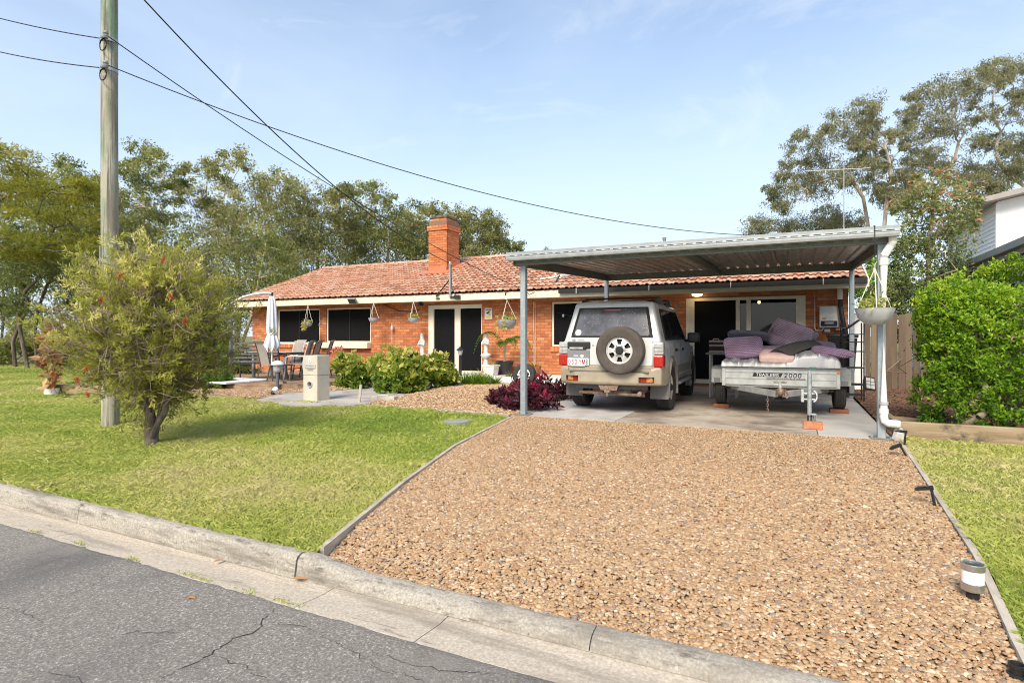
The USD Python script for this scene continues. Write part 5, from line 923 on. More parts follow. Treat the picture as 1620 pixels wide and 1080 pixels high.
obj('tray', xf(cbox(-.12, .12, -.05, .05, -.17, .17, .015), cM), 'dark_plastic', cr2); obj('glass', xf(box(-.09, .09, -.0535, -.0505, -.13, .13), cM), 'clear_lens', cr2); obj('bars', xf(join([box(-.005, .005, -.058, -.0536, -.13, .13), box(-.09, .09, -.058, -.0536, -.045, -.035), box(-.09, .09, -.058, -.0536, .035, .045)]), cM), 'dark_plastic', cr2)
pp = thing('white_board', 'white sheet board standing behind the rack by the paling fence', 'board', (1.38, 15.2, .3)); obj('sheet', xf(cbox(-.13, .13, -.01, .01, 0, 1.75, .003), place((1.37, 15.3, .3), -4)), 'neighbour_white', pp); obj('edge_trim', xf(cbox(-.135, .135, -.014, .014, 1.75, 1.77, .003), place((1.37, 15.3, .3), -4)), 'grey_tape', pp)

# ------------------------------------------------------------------ timber edging of the drive, one board at a time
def edging(P, label, w=.045, h=.09, m='weathered_timber', up=.03):
    P = [np.array(p, float) for p in P]; c = P[0]
    t = thing('timber_edging', label, 'edging', c)
    for a, b in zip(P[:-1], P[1:]):
        d = unit(b-a); obj('board', bar(a+d*.004+[0, 0, up-h/2], b-d*.004+[0, 0, up-h/2], w, h), m, t)
    return t
edging([(lx(y)-.025, y, float(gz(lx(y), y))+.0) for y in (2.86, 4.4, 6.0, 7.2, 8.36)], 'weathered timber edging between the front lawn and the gravel drive', up=.010, h=.14, w=.038)
edging([(rx(y)+.03, y, float(gz(rx(y), y))-.01) for y in (2.8, 3.4, 4.5, 5.7, 7.0, 8.5)], 'weathered timber edging between the drive and the right lawn', up=.012, h=.14, w=.042)
edging([(-4.1, 8.27, .285), (-5.6, 8.31, .28), (-7.2, 8.32, .28), (-8.0, 8.30, .275)], 'low timber edging between lawn and chip bed in front of the house', up=.0, w=.035, h=.07)
edging([(-10.2, 8.16, .262), (-11.1, 8.13, .25), (-12.0, 8.22, .235), (-12.9, 8.62, .225)], 'curved timber edging between lawn and the pale gravel beside the umbrella', up=.012, w=.03, h=.08)
sl_ = thing('timber_sleeper', 'thick weathered sleeper wall holding up the hedge bed above the right lawn', 'sleeper', (1.2, 8.65, .26))
obj('sleeper', cbox(1.20, 3.3, 8.62, 8.70, .20, .47, .008), 'sleeper_timber', sl_); obj('end_sleeper', cbox(1.185, 1.255, 8.705, 10.6, .20, .455, .008), 'sleeper_timber', sl_); obj('sleeper', cbox(3.31, 6.0, 8.62, 8.70, .20, .465, .008), 'sleeper_timber', sl_)
wl = thing('loose_timber', 'short weathered plank lying in the mulch behind the sleeper', 'plank', (1.6, 9.8, .3)); obj('plank', xf(cbox(-.45, .45, -.06, .06, 0, .05, .004), place((1.75, 9.75, .33), rz=-18)), 'sleeper_timber', wl); obj('end_face', xf(cbox(.451, .454, -.055, .055, .004, .046, .001), place((1.75, 9.75, .33), rz=-18)), 'weathered_timber', wl)
# long sleeper log far left
a, b = atz(92, 623, .20), atz(160, 625, .20); lg = thing('garden_log', 'old timber sleeper lying on the lawn beside the rust coloured pot plant', 'log', a)
b = a+(b-a)*1.7; obj('timber', bar(a+[0, 0, .11], b+[0, 0, .13], .16, .22), 'sleeper_timber', lg); obj('end_grain', bar(a+[0, 0, .11], a+unit(a-b)*.004+[0, 0, .11], .15, .21), 'weathered_timber', lg)
# ------------------------------------------------------------------ solar lamps along the drive
def spike_lamp(px, py, label, lean=8, rz=0, h=.17):
    p = atz(px, py, .19); p[2] = float(dz(p[0], p[1])); t = thing('spike_light', label, 'lamp', p, group='solar lights along the right edge of the drive'); M = place(p, 0, -lean, rz)
    obj('stem', xf(rod((0, 0, -.03), (0, 0, h), .011), M), 'dark_plastic', t); obj('head', xf(hull([(x, y, z) for x, y, z in ((.015, -.02, h), (.015, .02, h), (-.10, -.03, h-.01), (-.10, .03, h-.01), (-.11, -.03, h-.025), (-.11, .03, h-.025), (.015, -.015, h-.03), (.015, .015, h-.03))]), M), 'dark_plastic', t); obj('panel', xf(box(-.09, -.01, -.02, .02, h-.0005, h+.0015), M), 'solar_glass', t)
spike_lamp(1431, 712, 'black spike light standing upright nearest the sleeper corner', -4); spike_lamp(1434, 728, 'leaning black spike light with its head over the gravel', 28, 10, .15); spike_lamp(1479, 799, 'black spike light halfway down the right timber edging', 10, 0, .16)
p = atz(1421, 697, .26); wb = thing('junction_box', 'small white plastic box lying between drive and sleeper corner', 'box', p); M = place(p+[0, 0, .05], 25, 0, 25); obj('case', xf(cbox(-.05, .05, -.04, .04, -.09, .09, .008), M), 'pvc', wb); obj('lug', xf(join([cbox(-.02, .02, -.03, .03, .091, .12, .004)]), M), 'grey_tape', wb)
p = atz(1539, 936, .17); p[2] = float(dz(p[0], p[1])); bo = thing('bollard_light', 'round stainless solar light with white band by the right edging', 'lamp', p)
obj('foot', lathe([(.03, 0), (.03, .04), (.034, .045), (0, .045)], 16, p), 'dark_plastic', bo); obj('base', lathe([(.0, .045), (.052, .045), (.053, .05), (.053, .085), (.05, .087), (0, .087)], 26, p), 'stainless', bo)
obj('band', lathe([(.050, .087), (.050, .155)], 26, p), 'frosted', bo); obj('top', lathe([(0, .155), (.053, .155), (.054, .158), (.054, .186), (.050, .190), (.046, .186), (.046, .178), (0, .178)], 26, p), 'stainless', bo); obj('solar_cell', lathe([(.043, .179), (0, .1795)], 20, p), 'solar_glass', bo)
p = atz(1609, 1066, .10); p[2] = .06; sk = thing('light_socket', 'empty black lamp socket at the kerb end of the right edging', 'socket', p); obj('tube', lathe([(.026, 0), (.026, .07), (.031, .07), (.031, .085), (.024, .085), (.022, .07), (.02, .01), (0, .01)], 18, p), 'dark_plastic', sk); obj('collar', lathe([(.0265, .03), (.036, .03), (.036, .045), (.0265, .045)], 18, p), 'matt_black', sk)
p = atz(722, 668, .24); cvp = thing('manhole', 'grey oval service cover sunk in the front lawn', 'manhole', p); obj('lid', lathe([(0, .012), (.19, .010), (.20, .0), (.20, -.03)], 24, p+[0, 0, .02]), 'oval_lid', cvp); obj('rim', lathe([(.201, -.03), (.201, .012), (.225, .010), (.23, -.03)], 24, p+[0, 0, .018]), 'grey_badge', cvp)
for q, (px, py, rz, lb) in enumerate(((474, 917, 20, 'dry orange leaf lying in the channel at the kerb joint'), (345, 888, 70, 'small dry leaf in the channel left of the kerb joint'), (303, 947, 10, 'small dry leaf on the road below the kerb'))):
    p = atz(px, py, .004); s_ = 1.0 if q == 0 else .6; m = (np.array([[-.05, 0, .006], [-.02, .018, .014], [.02, .02, .012], [.055, 0, .004], [.02, -.02, .014], [-.02, -.018, .010], [0, 0, .004]])*s_, np.array([[6, 0, 5], [6, 1, 0], [6, 2, 1], [6, 3, 2], [6, 4, 3], [6, 5, 4]])[:, ::-1])
    tag(obj('fallen_leaf', xf(m, place(p+[0, 0, .004], rz=rz)), 'dry_leaf'), lb, 'leaf')

# ------------------------------------------------------------------ letterbox
mx, my = -8.27-.19, 8.30; mb_ = thing('letterbox', 'rendered cream letterbox pillar with the number 8 beside the path', 'letterbox', (mx, my, .22)); w_, d_ = .37, .34
x0, x1 = mx-w_/2, mx+w_/2
lowp = man(cbox(x0, x1, my, my+d_, .16, .775, .008)); hole = m3.Manifold.cylinder(.22, .053, .053, 28, False).rotate((-90, 0, 0)).translate((mx+.0, my-.01, .60))
obj('pillar', arr(lowp-hole), 'mailbox_render', mb_); up_ = man(cbox(x0-.003, x1+.003, my-.003, my+d_+.003, .779, 1.165, .008))-man(box(x0+.05, x1-.04, my-.1, my+.12, .925, .985))
obj('head', arr(up_), 'mailbox_render', mb_); obj('ring', xf(lathe([(.052, .0), (.066, 0), (.066, .012), (.058, .018), (.052, .012), (.050, -.12)], 28), place((mx, my-.002, .60), 90)), 'grey_tape', mb_); obj('tube_back', xf(lathe([(0, 0), (.052, 0)], 20), place((mx, my+.16, .60), 90)), 'solar_glass', mb_)
ps_ = obj('letter_slot', join([box(x0+.055, x1-.045, my+.08, my+.10, .926, .984)]), 'grey_badge', mb_); obj('flap', cbox(x0+.052, x1-.042, my-.014, my-.0045, .915, .992, .002), 'light_frame', mb_); obj('flap_marks', join([box(x0+.085, x1-.08, my-.0165, my-.0145, .962, .974), box(x0+.065, x1-.06, my-.0165, my-.0145, .916, .921)]), 'grey_badge', mb_)
obj('house_number', text('8', .095, (mx-.0, my-.0035, 1.03), .008), 'plate_white', mb_); obj('lettering', text('NEWS', .036, (mx+.01, my-.0035, .865), .002), 'grey_badge', mb_)
p = atz(568, 636, .28); stk = thing('marker_stake', 'short pale timber stake leaning by the front path', 'stake', p); obj('stake', xf(cbox(-.03, .03, -.012, .012, -.05, .33, .003), place(p, 0, 8)), 'weathered_timber', stk); obj('tip', xf(cbox(-.03, .03, -.012, .012, .331, .337, .001), place(p, 0, 8)), 'grey_tape', stk)
p = atz(607, 632, .28); pb = thing('kerb_block', 'flat concrete block at the edge of the front path', 'block', p); obj('block', xf(cbox(-.28, .28, -.07, .07, -.04, .08, .01), place(p, rz=6)), 'path_concrete', pb); obj('chip', xf(cbox(-.1, .12, -.06, .05, .081, .095, .006), place(p, rz=14)), 'concrete', pb)

# ------------------------------------------------------------------ power pole and wires
pb_ = np.array([-9.26, 5.1, .17]); Z = np.array([0, .6, 1.4, 3, 4.6, 6.2, 7.8, 9.4]); wob = np.array([[0, 0], [.005, 0], [0, .01], [-.02, .0], [-.035, .0], [-.05, .01], [-.06, .02], [-.075, .02]]); rr = np.linspace(.122, .108, 8)
po = thing('power_pole', 'tall weathered greenish timber power pole rising from the front lawn', 'pole', pb_)
obj('shaft', tube(np.column_stack([pb_[0]+wob[:, 0], pb_[1]+wob[:, 1], pb_[2]+Z]), rr*.98, 20), 'pole_timber', po, smooth=40)
def onpole(py): z = EYE+(HOR-py)/FPX*8.67; return np.array([pb_[0]-.04, pb_[1], z])
hooks = [onpole(66), onpole(112)]
for h in hooks:
    obj('bracket', join([lathe([(.113, -.03), (.118, -.03), (.118, .03), (.113, .03)], 18, h), cbox(h[0]+.05, h[0]+.17, h[1]-.16, h[1]-.12, h[2]-.03, h[2]+.03, .008)]), 'galvanised_post', po)
    obj('insulator', lathe([(0, -.05), (.03, -.05), (.04, -.02), (.025, 0), (.04, .02), (.03, .05), (0, .05)], 12, h+[.17, -.14, 0]), 'grey_badge', po)
    obj('coil', tube([h+[.12+.085*math.cos(t), -.15, -.14+.085*math.sin(t)] for t in np.linspace(0, 11.5, 30)], .009, 5), 'wire', po)
for q, z in enumerate((2.35, 2.7, 3.3)): obj('step_bolt', rod((pb_[0]-.10, pb_[1]-.05, z), (pb_[0]-.16, pb_[1]-.09, z), .012), 'rusty_steel', po)
obj('tag_strip', box(pb_[0]-.07, pb_[0]-.03, pb_[1]-.125, pb_[1]-.112, 2.5, 2.9), 'aged_zinc', po)
def wire(label, a, b, sag, r=.0085, n=40):
    a, b = np.asarray(a), np.asarray(b); t = np.linspace(0, 1, n)[:, None]; P = a+(b-a)*t; P[:, 2] -= sag*4*(t*(1-t))[:, 0]
    return tag(obj('overhead_wire', tube(P, r, 5), 'wire'), label, 'wire', None)
L1 = pt(-160, -22, 10.2); L2 = pt(-160, 34, 10.2)
wire('upper overhead wire running from the pole out to the left', L1, hooks[0]+[-.03, -.125, 0], .10); wire('lower overhead wire running from the pole out to the left', L2, hooks[1]+[-.03, -.125, 0], .12)
wire('overhead wire from the upper pole bracket down to the eave by the carport', hooks[0]+[.17, -.14, 0], aty(829, 459, 14.2), .28); obj_e = aty(1300, 372, 16.4)
wire('long overhead wire from the lower pole bracket to the roof behind the carport', hooks[1]+[.17, -.14, 0], obj_e, .76)
wire('thick overhead cable from the top of the pole to the steel mast', np.array([pb_[0]+.05, pb_[1], EYE+(HOR+52)/FPX*8.67]), mt+[0, -.03, .03], .55, .012)
obj('service_drip', tube([aty(829, 459, 14.25), aty(838, 466, 14.25), aty(846, 462, 14.25)], .012, 5), 'wire', ma)

# ------------------------------------------------------------------ deck, furniture, umbrella
DK = sg.Polygon([(-14.6, 9.35), (-11.7, 9.35), (-11.1, 9.6), (-10.6, 10.0), (-10.35, 10.6), (-10.3, 11.4), (-10.3, 14.7), (-14.6, 14.7)])
dk = thing('deck', 'low brown timber deck with a rounded corner in front of the left windows', 'deck', (-12.5, 12, .25)); y = 9.36; rng = np.random.default_rng(5)
while y < 14.6:
    g_ = DK.intersection(sg.box(-20, y, 0, y+.135))
    if g_.area > .02: v, f = prism(g_.buffer(-.002), .03); obj('board', (v+[0, 0, .37+rng.uniform(-.002, .002)], f), 'deck_timber', dk)
    y += .14
v, f = prism(DK.exterior.buffer(.012), .15); obj('skirting', (v+[0, 0, .215], f), 'deck_timber', dk)
um = thing('umbrella', 'closed pale grey cantilever umbrella on white slabs at the end of the deck', 'umbrella', (-12.57, 9.72, .4)); U = lambda px, py, d=14.26: pt(px, py, d)
pb2 = np.array([-12.57, 9.72, .40]); ptop = np.array([-12.57, 9.72, 2.36])
for a_, (dx, dy) in enumerate(((-.31, -.31), (.31, -.31), (-.31, .31), (.31, .31))): obj('base_slab', cbox(pb2[0]+dx-.30, pb2[0]+dx+.30, pb2[1]+dy-.30, pb2[1]+dy+.30, .405, .455, .012), 'white_paint', um)
obj('cross_foot', join([cbox(pb2[0]-.65, pb2[0]+.65, pb2[1]-.03, pb2[1]+.03, .375, .404, .004), cbox(pb2[0]-.03, pb2[0]+.03, pb2[1]-.65, pb2[1]+.65, .374, .403, .004)]), 'umbrella_frame', um)
obj('pole', rod([*pb2[:2], .40], ptop, .045, n=14), 'umbrella_frame', um, smooth=40); obj('crank', join([cbox(pb2[0]-.07, pb2[0]+.07, pb2[1]-.08, pb2[1]+.05, 1.05, 1.2, .02), rod((pb2[0]+.07, pb2[1]-.05, 1.12), (pb2[0]+.16, pb2[1]-.07, 1.1), .012)]), 'dark_plastic', um)
arm = [U(346, 494, 14.2), U(356, 489, 14.25), U(368, 479, 14.26), U(384, 470, 14.3), U(402, 465.5, 14.35), U(418, 463.5, 14.4), U(430, 464, 14.4)]
obj('arm', tube(arm, .03, 10), 'light_frame', um, smooth=40); obj('brace', rod(U(347, 494, 14.2), U(363, 515, 14.26), .018), 'umbrella_frame', um)
tip = arm[-1]; obj('hanger', rod(tip+[0, 0, .02], tip-[0, 0, .10], .03), 'dark_plastic', um)
g = np.linspace(0, 2*np.pi, 49)[:-1]; zs = np.array([-.06, -.10, -.22, -.5, -.8, -.98, -1.02, -1.08, -1.22, -1.36, -1.42]); rs = np.array([.02, .055, .085, .10, .115, .12, .085, .115, .155, .175, .15])
P = []
for z_, r_ in zip(zs, rs): q = r_*(1+.22*np.sin(g*8+z_*1.2)+.06*np.sin(g*3+z_)); P.append(np.column_stack([tip[0]+q*np.cos(g), tip[1]+q*np.sin(g), np.full(48, tip[2]+z_)+(.07*np.sin(g*8+1.2*z_)*(z_ < -1.3))]))
v = np.vstack(P); i, j_ = np.meshgrid(np.arange(len(zs)-1), np.arange(48), indexing='ij'); obj('canopy', (v, tri(np.stack([(i+1)*48+j_, (i+1)*48+(j_+1) % 48, i*48+(j_+1) % 48, i*48+j_], -1).reshape(-1, 4))), 'umbrella_cloth', um, smooth=True)
obj('tie_strap', lathe([(.105, -.02), (.108, -.02), (.108, .02), (.105, .02)], 20, tip-[0, 0, 1.01]), 'white_paint', um); obj('inner_pole', rod(tip-[0, 0, .1], tip-[0, 0, 1.75], .02), 'cream_box', um)
def sling_chair(name, label, loc, rz, fm, sm, group):
    t = thing(name, label, 'chair', loc, rz, group, local=True)
    for s in (-1, 1):
        obj('leg', tube([(s*.27, -.27, 0), (s*.27, -.22, .34), (s*.27, -.20, .60), (s*.27, -.10, .64), (s*.27, .22, .62)], .016, 8), fm, t); obj('leg', tube([(s*.27, .30, 0), (s*.26, .20, .40), (s*.26, .28, .75), (s*.26, .36, 1.0)], .016, 8), fm, t)
    obj('seat', hull([(s*.25, y, z) for s in (-1, 1) for y, z in ((-.24, .43), (-.24, .44), (.2, .40), (.2, .41))]), sm, t)
    obj('backrest', join([hull([(s*.25, y, z+q) for s in (-1, 1) for y, z in ((a, b), (c, d)) for q in (0, .01)]) for (a, b), (c, d) in (((.20, .41), (.27, .72)), ((.27, .72), (.33, .94)), ((.33, .94), (.42, 1.02)))]), sm, t); obj('crossbar', join([rod((-.27, -.23, .28), (.27, -.23, .28), .012)]), fm, t)
    return t
gc = 'sling chairs round the patio table'
c0 = sling_chair('garden_chair', 'beige sling chair at the back of the patio table', atz(457, 595, .402), -12, 'light_frame', 'sling', gc)
dup(c0, atz(470, 601, .402), -58, 'light framed beige sling chair turned side on, nearest the letterbox'); 
c1 = sling_chair('garden_chair', 'dark framed sling chair behind the light one on the deck', atz(484, 599, .402), -62, 'dark_frame', 'sling', gc)
dup(c1, atz(505, 595, .402), -55, 'dark framed sling chair farthest right against the brick wall'); dup(c1, atz(432, 601, .402), 165, 'dark framed sling chair at the front of the table beside the bench')
tc_ = atz(440, 597, .4); tbl = thing('patio_table', 'patio table with pale glass top and grey pedestal legs', 'table', tc_); tx_, ty_ = tc_[0], tc_[1]; obj('top', cbox(tx_-.8, tx_+.8, ty_-.45, ty_+.45, 1.10, 1.115, .004), 'clear_lens', tbl)
for x in (tx_-.6, tx_+.6):
    for y in (ty_-.3, ty_+.3): obj('leg', cbox(x-.035, x+.035, y-.035, y+.035, .4, 1.099, .006), 'grey_bench', tbl)
obj('apron', join([bar((tx_-.6, ty_-.3, 1.07), (tx_+.6, ty_-.3, 1.07), .03, .05), bar((tx_-.6, ty_+.3, 1.07), (tx_+.6, ty_+.3, 1.07), .03, .05)]), 'grey_bench', tbl)
be = thing('garden_bench', 'dark metal garden bench with slatted back seen from behind', 'bench', atz(408, 599, .402), 28, local=True)
for s in (-1, 1): obj('frame', join([tube([(s*.62, -.18, 0), (s*.62, -.12, .40), (s*.62, -.22, .70), (s*.62, -.27, .96), (s*.62, -.24, 1.0)], .022, 8), tube([(s*.62, .36, 0), (s*.62, .34, .40)], .022, 8), tube([(s*.62, -.18, .66), (s*.62, .2, .66), (s*.62, .36, .58), (s*.62, .34, .40)], .02, 8), rod((s*.62, -.12, .40), (s*.62, .34, .40), .02)]), 'dark_frame', be)
for k, (y, z) in enumerate(((-.14, .47), (-.17, .57), (-.20, .67), (-.23, .77), (-.25, .87), (-.27, .96))): obj('slat', bar((-.62, y, z), (.62, y, z), .012, .05, (0, .25, 1)), 'dark_frame', be)
for k in range(6): obj('slat', bar((-.62, -.10+k*.08, .41), (.62, -.10+k*.08, .41), .055, .012), 'dark_frame', be)
for x in (-.2, .2): obj('strut', tube([(x, -.12, .42), (x, -.2, .66), (x, -.27, .96)], .012, 6), 'dark_frame', be)
sq = atz(446, 603, .4); sb = thing('side_table', 'low dark side table at the deck edge behind the lantern', 'side table', sq); obj('top', cbox(sq[0]-.22, sq[0]+.22, sq[1]-.17, sq[1]+.17, .80, .83, .006), 'dark_frame', sb)
for x in (sq[0]-.18, sq[0]+.18):
    for y in (sq[1]-.13, sq[1]+.13): obj('leg', rod((x, y, .4), (x, y, .8), .014), 'dark_frame', sb)
p = atz(439, 617, .27); la = thing('lantern_post', 'grey garden lantern with white cap at the deck edge', 'lantern', p); obj('post', rod(p, p+[0, 0, .42], .035, n=12), 'umbrella_frame', la); obj('lamp_glass', lathe([(.05, .42), (.085, .46), (.10, .60), (.0, .60)], 14, p), 'stone_pot', la); obj('cap', lathe([(.15, .60), (.15, .615), (.09, .68), (.02, .70), (0, .70)], 16, p), 'umbrella_cloth', la)
p = atz(434, 625, .27); sp = thing('spotlight', 'small white garden spotlight on the pale gravel', 'lamp', p); obj('base', ell(p+[-.03, 0, .05], (.06, .05, .05)), 'dark_plastic', sp); obj('head', xf(lathe([(0, -.06), (.04, -.06), (.055, .06), (0, .055)], 14), place(p+[.04, 0, .10], 35, 20)), 'pvc', sp)
p = atz(448, 612, .30); sp = thing('spotlight', 'small dark garden spotlight at the foot of the lantern post', 'lamp', p); obj('base', ell(p+[0, 0, .03], (.08, .06, .04)), 'dark_plastic', sp); obj('head', xf(lathe([(0, -.05), (.035, -.05), (.045, .05), (0, .045)], 14), place(p+[.06, 0, .08], 35, 30)), 'dark_plastic', sp)

# ------------------------------------------------------------------ pots, statues and the rest before the front wall
def statue(px, py, Y, label, h=1.0, z0=.45):
    p = aty(px, py, Y); p[2] = z0; t = thing('garden_statue', label, 'statue', p)
    obj('pedestal', lathe([(0, 0), (.13, 0), (.13, .06), (.09, .09), (.075, .14), (.10, .24), (.11, .32), (.07, .44), (.055, .52), (.08, .55), (.14, .58), (.16, .64), (.06, .70), (0, .70)], 20, p), 'statue_white', t, smooth=40)
    fig = [((0, 0, .70), .07), ((0, 0, .82), .06), ((.01, 0, .95), .075), ((0, -.01, 1.06), .085), ((.0, 0, 1.12), .05), ((0, -.02, 1.20), .055)]
    M_ = [hull(np.vstack([np.array(a)+_sph*ra, np.array(b)+_sph*rb])) for (a, ra), (b, rb) in zip(fig[:-1], fig[1:])]+[hull(np.vstack([np.array(a)+_sph*.026, np.array(b)+_sph*.022])) for a, b in (((.08, -.02, 1.06), (.10, -.07, .95)), ((.10, -.07, .95), (.02, -.12, .98)), ((-.08, -.02, 1.06), (-.10, -.07, .95)), ((-.10, -.07, .95), (-.02, -.12, .98)))]
    U_ = man(M_[0])
    for q in M_[1:]: U_ = U_+man(q)
    v, f = arr(U_.refine_to_length(.03)); tm = trimesh.Trimesh(v, f); trimesh.smoothing.filter_taubin(tm, iterations=8); obj('figure', mv((np.array(tm.vertices), np.array(tm.faces)), p), 'statue_white', t, smooth=True); obj('hat', lathe([(.0, 1.29), (.03, 1.285), (.045, 1.24), (.06, 1.225), (.06, 1.215), (0, 1.215)], 14, p+[0, -.02, 0]), 'stone_pot', t)
statue(769, 590, 14.5, 'weathered white statue on a baluster right of the front door', z0=.36); statue(668, 590, 14.2, 'weathered white statue half hidden behind the big bush', z0=.33)
p = aty(728, 590, 13.6); lp2 = thing('lamp_post', 'short black garden lamp post in front of the door', 'lamp', (p[0], 13.6, .3)); obj('post', rod((p[0], 13.6, .28), (p[0], 13.6, 1.02), .05, .04, 12), 'gutter_black', lp2); obj('lantern_glass', lathe([(.05, 1.02), (.085, 1.15), (0, 1.15)], 8, (p[0], 13.6, 0)), 'stone_pot', lp2); obj('cap', lathe([(.11, 1.15), (.11, 1.165), (.05, 1.21), (.02, 1.24), (0, 1.27)], 8, (p[0], 13.6, 0)), 'gutter_black', lp2)
rng = np.random.default_rng(77)
def fronds(c, n, L, w, m, parent, droop=.6, name='foliage', seed=1, rise=1.2, tone=None):
    r = np.random.default_rng(seed); ms = []
    for k in range(n):
        a = r.uniform(0, 6.28); l = L*r.uniform(.6, 1.15); d = np.array([math.cos(a), math.sin(a), 0]); s = np.array([-d[1], d[0], 0]); e = r.uniform(.3, 1)*rise
        t = np.linspace(0, 1, 6)[:, None]; Pm = np.asarray(c)+d*l*t*(1.05-.1*e)+np.array([0, 0, 1])*(l*e*t-droop*l*1.3*t**2); ww = w*(1-t**1.5)*np.minimum(1, .4+2*t)
        v = np.stack([Pm-s*ww, Pm+s*ww], 1).reshape(-1, 3); i = np.arange(5)[:, None]*2; ms.append((v, np.vstack([i+[0, 1, 3], i+[0, 3, 2]])))
    return obj(name, join(ms), m, parent, tone=np.repeat(r.uniform(0, 1, n), 12) if tone is None else tone)
p = aty(777, 595, 13.95); p[2] = .452; wp = thing('flower_pot', 'square white pot of pale spider plant on the porch edge', 'pot', p)
obj('pot', hull([(p[0]+s*x, p[1]+q*x, z) for s in (-1, 1) for q in (-1, 1) for x, z in ((.13, .452), (.17, .74))]), 'pot_white', wp); obj('rim', cbox(p[0]-.19, p[0]+.19, p[1]-.19, p[1]+.19, .70, .745, .008), 'pot_white', wp); fronds(p+[0, 0, .28], 34, .30, .014, 'lime_leaf', wp, seed=3)
p = aty(798, 592, 14.5); p[2] = .452; pp2 = thing('potted_palm', 'dark potted palm with long arching fronds by the brick wall', 'plant', p); obj('pot', lathe([(0, 0), (.19, 0), (.26, .36), (.28, .38), (.25, .38), (.23, .33), (0, .32)], 20, p), 'gutter_black', pp2)
obj('stem', tube([p+[0, 0, .3], p+[.0, 0, .6], p+[.02, 0, .9]], [.035, .03, .02], 8), 'twig', pp2)
def palmfrond(c, d, L, up, n=22, seed=0, lw=.012, ll=.24):
    r = np.random.default_rng(seed); t = np.linspace(0, 1, n); d = unit(np.asarray(d, float)); Pm = np.asarray(c)+d*L*t[:, None]*.95+np.array([0, 0, 1])*(up*L*t-(up+.25)*L*t**2.2)[:, None]*1.0; ms = [tube(Pm, np.linspace(.010, .003, n), 5, False)]
    s = np.array([-d[1], d[0], 0])
    for k in range(2, n):
        for sg_2 in (-1, 1):
            l = ll*math.sin(math.pi*min(1, t[k]*.85+.12)); e = Pm[k]+(s*sg_2*.75+d*.55+np.array([0, 0, -.35]))*l; q = np.cross(unit(e-Pm[k]), [0, 0, 1]); m_ = (Pm[k]+e)/2+[0, 0, .03]
            ms.append((np.array([Pm[k], m_+q*lw, e, m_-q*lw]), np.array([[0, 1, 2], [0, 2, 3]])))
    return join(ms)
m = join([palmfrond(p+[0, 0, .85], d, L, u, seed=k) for k, (d, L, u) in enumerate((((-1, -.1, 0), 1.0, 1.5), ((1, .0, 0), .9, 1.15), ((.8, -.5, 0), .6, 1.3), ((.2, -1, 0), .4, 1.1)))]); obj('foliage', m, 'green_leaf', pp2, tone=.35)
p = aty(806, 598, 13.9); p[2] = .45; gp_ = thing('ground_plant', 'small green grassy plant at the foot of the palm pot', 'plant', p); fronds(p, 40, .30, .008, 'green_leaf', gp_, seed=5); obj('soil_mound', ell(p, (.12, .10, .04)), 'dark_mulch', gp_)
p = aty(846, 595, 14.2); p[2] = .45; gp_ = thing('bromeliad', 'yellow green spiky plant behind the leaning spare tyre', 'plant', p); obj('pot', lathe([(0, 0), (.13, 0), (.18, .28), (.16, .28), (0, .25)], 16, p), 'red_block', gp_); fronds(p+[0, 0, .25], 22, .42, .022, 'lime_leaf', gp_, seed=6, droop=.5)
tM = place(aty(830, 593, 13.02)*[1, 1, 0]+[0, 0, .56], 78, 0, 0); t_ = thing('spare_tyre', 'old tyre on a white steel rim leaning against the porch edge', 'tyre', tM[:3, 3])
obj('tyre', xf(tyre(.30, .19, .17), tM), 'rubber', t_, smooth=40); disc = sg.Point(0, 0).buffer(.168, 24)
for k in range(5): disc = disc.difference(affinity.translate(sg.Point(0, 0).buffer(.016), .085*math.cos(k*1.257), .085*math.sin(k*1.257)))
v, f = prism(disc.difference(sg.Point(0, 0).buffer(.035)), .02); obj('rim', xf(mv((v, f), (0, 0, .045)), tM), 'plate_white', t_); obj('hub', xf(lathe([(0, .045), (.034, .045)], 16), tM), 'matt_black', t_)
# hanging baskets
def basket(c, r, ztop, label, plant, anchor=None, seed=0, mt='stone_pot', trail=0):
    t = thing('hanging_basket', label, 'basket', c); prof = [(0, -.92*r), (.48*r, -.88*r), (.84*r, -.55*r), (.97*r, -.14*r), (1.0*r, 0), (1.02*r, .02*r), (.92*r, .02*r), (.88*r, -.1*r), (0, -.12*r)]
    obj('bowl', lathe(prof, 24, c), mt, t, smooth=40); top = np.array([c[0], c[1], ztop]) if anchor is None else np.asarray(anchor)
    for k in range(3): a = k*2.094+.5; obj('cord', rod(c+np.array([.97*r*math.cos(a), .97*r*math.sin(a), 0]), top, .006, n=5), 'white_cord', t)
    obj('hook', tube([top, top+[0, 0, .05], top+[.02, 0, .08]], .006, 5), 'galvanised', t)
    if plant:
        q = np.random.default_rng(seed); P = c+np.column_stack([q.normal(size=plant)*.45*r, q.normal(size=plant)*.45*r, np.abs(q.normal(size=plant))*.28*r]); l = leaves(P, .07, q, (0, 0, 1), .9, .35); parts = [(l[0], l[1])]; tn = [l[2]]
        for k in range(trail):
            a = q.choice([3.3, 3.6, 4.9])+q.normal()*.12; L = q.uniform(.5, 1.15)*r*1.6; s = np.linspace(0, 1, 26)[:, None]; e = np.array([math.cos(a), math.sin(a), 0]); P = c+e*r*(1.0+.15*s)-np.array([0, 0, 1])*L*s+q.normal(size=(26, 3))*.022; l = leaves(P, .07, q, (0, 0, -1), .6, .35); parts.append((l[0], l[1])); tn.append(np.clip(l[2]+.2, 0, 1))
        obj('foliage', join(parts), 'lime_leaf', t, tone=np.concatenate(tn))
    return t
basket(aty(487, 510, 14.35), .155, 2.585, 'hanging basket with trailing yellow plant in front of the leftmost window', 130, seed=1, trail=9)
